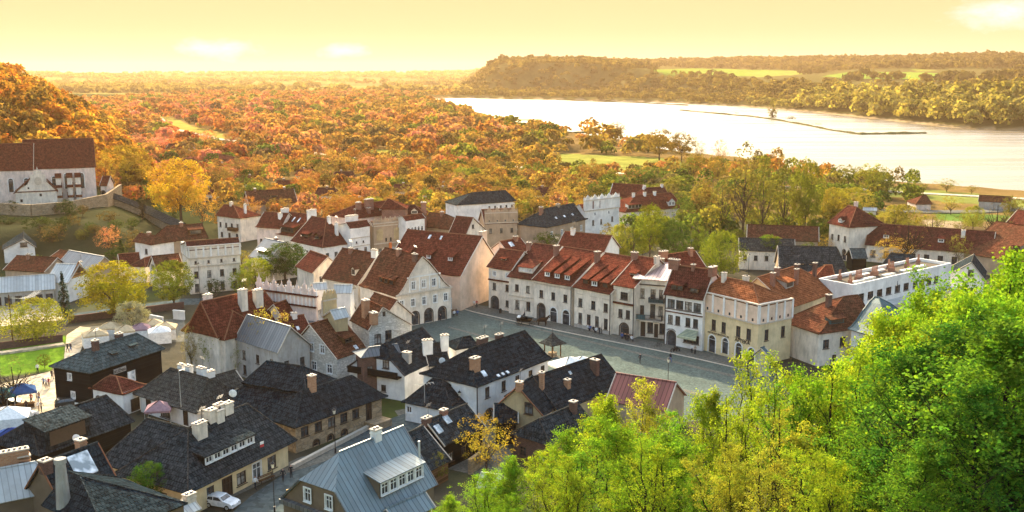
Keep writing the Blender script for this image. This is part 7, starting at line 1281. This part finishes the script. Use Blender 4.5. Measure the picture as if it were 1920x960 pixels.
    for px, py, z0, lab in ((144, 821, 7.2, 'white satellite dish on the black cross gable'), (437, 737, 11.4, 'white satellite dish among the inn chimneys'), (829, 676, 7.4, 'white satellite dish behind the tall orange chimney')):
        p = G(px, py, z0); r = thing('satellite_dish', lab, 'satellite dish', (p.x, p.y, z0 - .9)); m = MB(); m.tube((0, 0, 0), (0, 0, .9), .04); m.build('mast', 'iron', r); m = MB(); m.ball((0, -.1, .9), .5, 0, 10, 1, 1, .22); m.build('dish', 'white_paint', r)
    p = G(480, 838, 5.6); r = thing('flag', 'small white and red flag hung from the ribbon dormer', 'flag', (p.x, p.y, 5.0), .9); m = MB(); m.tube((0, 0, .6), (.2, -.8, 1.5), .03); m.build('pole', 'iron', r); m = MB(); m.box(.0, .55, -.82, -.80, .7, 1.05, 1); m.box(.0, .55, -.82, -.80, 1.05, 1.4, 0); m.build('cloth', ['cloth_white', 'cloth_red'], r)
    p1 = Vector((*G(24, 640, 0), 0)); r = thing('power_pole', 'pole with stretched cables at the left edge above the lawn', 'power pole', p1); m = MB(); m.tube((0, 0, 0), (0, 0, 9), .14, .1); m.build('post', 'wood_brown', r); m = MB()
    q = Vector((*G(72, 545, 7.5), 7.5)) - p1
    for k in range(4):
        a = Vector((.4 * k - .6, 0, 8.6)); b = q + Vector((.4 * k - .6, 0, 0)); pts = [a.lerp(b, t / 8) + Vector((0, 0, -.9 * (1 - (2 * t / 8 - 1) ** 2))) for t in range(9)]
        for u, v in zip(pts[:-1], pts[1:]): m.tube(u, v, .035, n=4, caps=False)
    m.build('cable', 'metal_bright', r)

# ------------------------------------------------------------------ ground sheets, water, air, light
def m_cobble(name, c, sc=1.2, amt=.5):
    m, nt, b = newmat(name); pos = geo(nt); v = N(nt, 'ShaderNodeTexVoronoi', Scale=sc * 3); L(nt, pos, v.inputs['Vector']); s = N(nt, 'ShaderNodeSeparateXYZ'); L(nt, v.outputs['Color'], s.inputs[0])
    col = mixc(nt, s.outputs[0], mul(c, .7), mul(c, 1.25)); col = mixc(nt, ramp(nt, noise(nt, pos, .12, 5, .7), .35, .7, 0, amt), col, mul(c, .55)); col = mixc(nt, ramp(nt, noise(nt, pos, .5, 3), .6, .75, 0, .5), col, mul(c, 1.6))
    L(nt, col, b.inputs['Base Color']); b.inputs['Roughness'].default_value = .85; bump(nt, b, v.outputs['Distance'], .04, .5)
def sheets():
    m_cobble('cobbles', (.10, .124, .108)); m_cobble('asphalt', (.075, .095, .095), .6, .3); m_cobble('paving', (.15, .145, .12)); m_cobble('sand', (.52, .42, .29), .5, .3); m_cobble('grass_sheet', (.15, .26, .02), 2., .5)
    sheet('square', [(855, 568), (915, 574), (1300, 650), (1460, 690), (1500, 770), (1200, 800), (1000, 740), (860, 670), (700, 640), (770, 606)], 'cobbles', .02)
    sheet('drain_line', [(900, 590), (1390, 706), (1387, 710), (897, 592)], 'paving', .035); sheet('drain_line', [(842, 612), (1330, 742), (1326, 746), (839, 614)], 'paving', .035)
    sheet('street', [(380, 1010), (470, 930), (560, 870), (690, 800), (760, 775), (800, 790), (720, 850), (640, 900), (560, 1010)], 'asphalt', .016); sheet('pavement', [(420, 940), (520, 893), (600, 868), (690, 832), (690, 826), (560, 858), (440, 915)], 'paving', .05)
    sheet('yard', [(740, 770), (880, 745), (920, 790), (960, 850), (930, 900), (800, 870), (760, 800)], 'paving', .012)
    sheet('market_lane', [(0, 720), (60, 705), (118, 690), (125, 628), (150, 612), (170, 614), (150, 660), (160, 735), (200, 760), (120, 800), (0, 800)], 'sand', .012)
    sheet('lane', [(120, 604), (345, 572), (600, 560), (600, 552), (345, 560), (120, 590)], 'asphalt', .012); sheet('market_ground', [(150, 614), (345, 596), (350, 640), (160, 650)], 'paving', .009); sheet('forecourt', [(0, 570), (110, 562), (120, 600), (0, 612)], 'sand', .009)
    # raised pavement along the row with a kerb
    pts = [(862, 564), (915, 579), (1000, 598), (1068, 612), (1148, 628), (1243, 646), (1317, 661), (1420, 684)]; m = MB(); P = [G(*p) for p in pts]; d = (P[-1] - P[1]).normalized(); nn = Vector((d.y, -d.x)); nn = nn if nn.y < 0 else -nn; w = 4.2
    for a, b in zip(P[:-1], P[1:]):
        a1, b1, a2, b2 = a + nn * w, b + nn * w, a + nn * (w + .25), b + nn * (w + .25)
        m.quad([(*a1, .12), (*b1, .12), (*(b - nn * .4), .12), (*(a - nn * .4), .12)], 0); m.quad([(*a2, .13), (*b2, .13), (*b1, .13), (*a1, .13)], 1); m.quad([(*a2, 0), (*b2, 0), (*b2, .13), (*a2, .13)], 1)
    struct(m.build('sidewalk', ['paving', 'stone_trim']))
    for nm, pts, w, mt in (('river_road', ROADS[0], 7, 'sand'), ('road', [(1440, 352), (1560, 352), (1700, 362), (1800, 367), (1925, 374)], 5, 'sand'), ('road', [(1640, 396), (1730, 398), (1830, 398), (1925, 392)], 7, 'paving'), ('path', [(255, 232), (262, 224), (275, 216)], 4, 'sand'), ('path', [(0, 664), (60, 656), (120, 647)], 1.6, 'sand')): struct(ribbon(nm, pts, w, mt))
    # the stone spit in the river
    for nm, lab, pts, w in (('stone_spit', 'long low stone and grass spit running through the river', [(1275, 207), (1340, 213), (1410, 219), (1460, 226), (1510, 235), (1560, 245), (1610, 252), (1680, 251), (1735, 250)], 15), ('stone_spit', 'short dark groyne reaching from the left bank into the river', [(1000, 251), (1050, 250), (1112, 249)], 6), ('stone_spit', 'thin line of stones in the far reach of the river', [(1035, 187), (1100, 190), (1200, 193), (1290, 198)], 5)):
        P = [Vector((*G(x, y, WZ), WZ)) for x, y in pts]; r = thing(nm, lab, 'groyne', P[0], 0); m = MB(); Q = []
        for a, b in zip(P[:-1], P[1:]):
            for k in range(8): Q.append(a.lerp(b, k / 8))
        Q.append(P[-1]); Q = [q - P[0] for q in Q]; pr = None
        for i, q in enumerate(Q):
            hgt = 1.0 + random.uniform(0, .9); ww = w * random.uniform(.35, .65); cur = [q + Vector((0, ww, -1.2)), q + Vector((0, ww * .4, hgt)), q + Vector((0, -ww * .4, hgt)), q + Vector((0, -ww, -1.2))]
            if pr:
                for k in range(3): m.quad([pr[k], cur[k], cur[k + 1], pr[k + 1]])
            pr = cur
        m.build('bank', 'spit_grass', r)
def m_spit(): m_cobble('spit_grass', (.13, .12, .05), .3)
def water():
    m, nt, b = newmat('river_water'); pos = geo(nt); b.inputs['Base Color'].default_value = (.16, .13, .09, 1); b.inputs['Roughness'].default_value = .36; b.inputs['Specular IOR Level'].default_value = .6; b.inputs['IOR'].default_value = 1.33
    wm = N(nt, 'ShaderNodeMapping'); L(nt, pos, wm.inputs[0]); wm.inputs['Rotation'].default_value = (0, 0, .35); wm.inputs['Scale'].default_value = (.0045, .03, 1); L(nt, ramp(nt, noise(nt, wm.outputs[0], 1., 5, .6), .35, .68, .2, .34), b.inputs['Roughness'])
    n1 = noise(nt, pos, .18, 4, .6); bump(nt, b, n1, .25, .35)
    mb = MB(); mb.quad([(-300, 380, WZ), (1500, 380, WZ), (1500, 2500, WZ), (-300, 2500, WZ)]); o = mb.build('river', 'river_water'); struct(o)
def air():
    m = bpy.data.materials.new('haze_air'); m.use_nodes = True; nt = m.node_tree; nt.nodes.clear(); out = nt.nodes.new('ShaderNodeOutputMaterial'); v = nt.nodes.new('ShaderNodeVolumePrincipled')
    v.inputs['Color'].default_value = (1., .66, .36, 1); v.inputs['Density'].default_value = HAZE; v.inputs['Anisotropy'].default_value = .25; L(nt, v.outputs[0], out.inputs['Volume'])
    mb = MB(); mb.box(-9400, 9400, -9400, 9400, -10.2, 135); me = mb.mesh('haze', ['white_paint'], uv=False); me.materials.clear(); me.materials.append(m); o = link('haze', me); o['kind'] = 'stuff'; o['label'] = 'warm haze lying over the valley'; o['category'] = 'haze'
HAZE = 5.0e-5; SUN_AZ = -14.; SUN_EL = 23.
def light():
    s = bpy.data.lights.new('sun', 'SUN'); s.energy = 5.0; s.angle = R(.6); s.color = (1., .83, .56); o = bpy.data.objects.new('sun', s); COL.objects.link(o)
    d = Vector((math.sin(R(SUN_AZ)) * math.cos(R(SUN_EL)), math.cos(R(SUN_AZ)) * math.cos(R(SUN_EL)), math.sin(R(SUN_EL)))); o.rotation_euler = d.to_track_quat('Z', 'Y').to_euler()
    w = bpy.data.worlds.new('World'); scene.world = w; w.use_nodes = True; nt = w.node_tree; bg = nt.nodes['Background']
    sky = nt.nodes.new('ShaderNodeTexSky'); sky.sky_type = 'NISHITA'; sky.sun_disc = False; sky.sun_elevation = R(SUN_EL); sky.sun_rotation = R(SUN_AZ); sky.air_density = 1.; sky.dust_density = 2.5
    tc = nt.nodes.new('ShaderNodeTexCoord'); sx = nt.nodes.new('ShaderNodeSeparateXYZ'); L(nt, tc.outputs['Generated'], sx.inputs[0])
    # low bright band of evening haze in the sky
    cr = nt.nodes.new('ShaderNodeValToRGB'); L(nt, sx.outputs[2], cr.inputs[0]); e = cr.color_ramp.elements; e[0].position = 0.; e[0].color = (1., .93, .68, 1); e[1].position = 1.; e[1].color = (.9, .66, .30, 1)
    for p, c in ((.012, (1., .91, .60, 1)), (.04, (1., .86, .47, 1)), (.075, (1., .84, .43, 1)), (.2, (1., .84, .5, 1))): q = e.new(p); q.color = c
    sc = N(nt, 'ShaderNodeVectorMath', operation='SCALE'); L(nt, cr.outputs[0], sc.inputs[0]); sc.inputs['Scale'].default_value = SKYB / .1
    # thin high clouds
    mp = N(nt, 'ShaderNodeMapping'); L(nt, tc.outputs['Generated'], mp.inputs[0]); mp.inputs['Scale'].default_value = (3., 3., 16.)
    cl = ramp(nt, noise(nt, mp.outputs[0], 2.6, 6, .6), .55, .8, 0, .75); 
    def blob(px, py, sxx, syy):
        u = (px - 960) / F; v = (480 - py) / F; d = Vector((u, math.cos(TH) + v * math.sin(TH), -math.sin(TH) + v * math.cos(TH))).normalized()
        a = N(nt, 'ShaderNodeVectorMath', operation='SUBTRACT'); L(nt, tc.outputs['Generated'], a.inputs[0]); a.inputs[1].default_value = d; b = N(nt, 'ShaderNodeVectorMath', operation='MULTIPLY'); L(nt, a.outputs[0], b.inputs[0]); b.inputs[1].default_value = (1 / sxx, 1 / sxx, 1 / syy)
        l = N(nt, 'ShaderNodeVectorMath', operation='LENGTH'); L(nt, b.outputs[0], l.inputs[0]); rg = N(nt, 'ShaderNodeMath', operation='MULTIPLY_ADD'); mp2 = N(nt, 'ShaderNodeMapping'); L(nt, tc.outputs['Generated'], mp2.inputs[0]); mp2.inputs['Scale'].default_value = (1, 1, 2.2)
        L(nt, noise(nt, mp2.outputs[0], 28, 6, .65), rg.inputs[0]); rg.inputs[1].default_value = -1.9; rg.inputs[2].default_value = 1.; ad = N(nt, 'ShaderNodeMath', operation='ADD'); L(nt, l.outputs['Value'], ad.inputs[0]); L(nt, rg.outputs[0], ad.inputs[1]); return ramp(nt, ad.outputs[0], .1, .95, 1, 0)
    c1 = sc.outputs[0]
    for a in ((390, 92, .05, .013), (650, 95, .03, .008), (1880, 30, .05, .02)): c1 = mixc(nt, blob(*a), c1, tuple(q * SKYB / .1 for q in (1.2, 1.18, 1.12)))
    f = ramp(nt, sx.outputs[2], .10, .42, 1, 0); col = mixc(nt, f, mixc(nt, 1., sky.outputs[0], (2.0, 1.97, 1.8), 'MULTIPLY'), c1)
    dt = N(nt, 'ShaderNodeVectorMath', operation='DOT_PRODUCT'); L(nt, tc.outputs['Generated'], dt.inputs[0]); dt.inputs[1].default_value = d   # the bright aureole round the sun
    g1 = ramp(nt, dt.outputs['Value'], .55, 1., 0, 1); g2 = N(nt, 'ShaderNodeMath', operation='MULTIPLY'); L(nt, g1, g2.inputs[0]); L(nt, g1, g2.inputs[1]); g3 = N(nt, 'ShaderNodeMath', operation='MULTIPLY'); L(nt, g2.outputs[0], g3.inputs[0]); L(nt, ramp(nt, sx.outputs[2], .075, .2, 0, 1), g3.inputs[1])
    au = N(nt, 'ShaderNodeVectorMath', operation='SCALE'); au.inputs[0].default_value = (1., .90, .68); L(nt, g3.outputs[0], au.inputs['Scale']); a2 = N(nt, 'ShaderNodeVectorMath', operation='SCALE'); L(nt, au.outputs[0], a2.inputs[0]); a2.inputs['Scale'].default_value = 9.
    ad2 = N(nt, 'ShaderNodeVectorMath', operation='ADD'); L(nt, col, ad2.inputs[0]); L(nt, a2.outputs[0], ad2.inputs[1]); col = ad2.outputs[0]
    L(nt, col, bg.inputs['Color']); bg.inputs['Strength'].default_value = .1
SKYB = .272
def camera():
    c = bpy.data.cameras.new('camera'); o = bpy.data.objects.new('camera', c); COL.objects.link(o); c.sensor_width = 36; c.lens = 36 * F / 1920; c.clip_start = .5; c.clip_end = 30000
    o.location = (0, 0, CH); o.rotation_euler = (math.pi / 2 - TH, 0, 0); scene.camera = o
    v = scene.view_settings; v.view_transform = 'Standard'; v.look = 'None'; v.exposure = EXPO; v.gamma = 1; v.use_curve_mapping = False
    scene.cycles.max_bounces = 5; scene.cycles.diffuse_bounces = 3; scene.cycles.transmission_bounces = 3; scene.cycles.volume_bounces = 0; scene.cycles.transparent_max_bounces = 4; scene.cycles.use_denoising = True; scene.cycles.caustics_reflective = False; scene.cycles.caustics_refractive = False; scene.cycles.sample_clamp_indirect = 6
EXPO = 1.74
import time as _t; _t0 = _t.time()
def lap(s): print(f'{s}: {_t.time() - _t0:.1f}s', flush=True)
camera(); light(); build_ground(); lap('ground'); m_spit(); sheets(); water(); lap('sheets')
town(); lap('town'); build_protos(); ns = solo_trees(); lap('solo')
ng = grove(70, (380, 1340, 330, 432), (6.5, 10.5), 'garden trees between the old town and the river road', 'garden tree in copper, gold or olive leaf between the town and the river road')
ng += grove(70, (180, 700, 255, 350), (6.5, 10.5), 'trees of the left valley around the scattered houses', 'copper and orange tree in the left valley around the scattered houses')
ng += grove(14, (1480, 1900, 380, 470), (5, 9), 'garden trees behind the long red roof', 'yellow green garden tree behind the long red roof', kinds=('loose0', 'round1', 'loose1'), colf=lambda a, b: random.choice([(.24, .2, .04), (.18, .19, .03), (.14, .13, .03)]))
ng += grove(22, (10, 330, 400, 462), (2.5, 5), 'dark bushes on the grassy bank below the church', 'dark green bush on the grassy bank below the church', kinds=('bush0', 'round1'), colf=lambda a, b: random.choice([(.03, .045, .015), (.05, .07, .02), (.10, .07, .03)]), name='shrub')
ng += grove(12, (0, 300, 465, 560), (3, 5), 'shrubs among the sheds below the church', 'green or brown shrub among the sheds below the church', kinds=('bush0', 'round1'), colf=lambda a, b: random.choice([(.05, .08, .02), (.2, .12, .05), (.1, .1, .03)]), name='shrub')
ng += grove(16, (1120, 1560, 425, 505), (5, 8), 'leafy garden trees behind the right half of the square row', 'leafy garden tree behind the right half of the square row', kinds=('round0', 'fine1', 'loose1', 'tall0'), colf=lambda a, b: random.choice([(.10, .13, .025), (.16, .18, .03), (.20, .17, .04)]))
ng += grove(26, (180, 1560, 440, 560), (3, 6), 'small trees and shrubs in the yards of the old town', 'small green tree or shrub in a yard of the old town', kinds=('round0', 'fine1', 'bush0', 'loose1'), colf=lambda a, b: random.choice([(.10, .13, .025), (.16, .18, .03), (.05, .08, .02), (.24, .20, .04)]))
lap('groves'); print('trees', ns, ng); near_trees(); lap('near'); woods(); lap('woods'); small_things(); air(); lap('all')
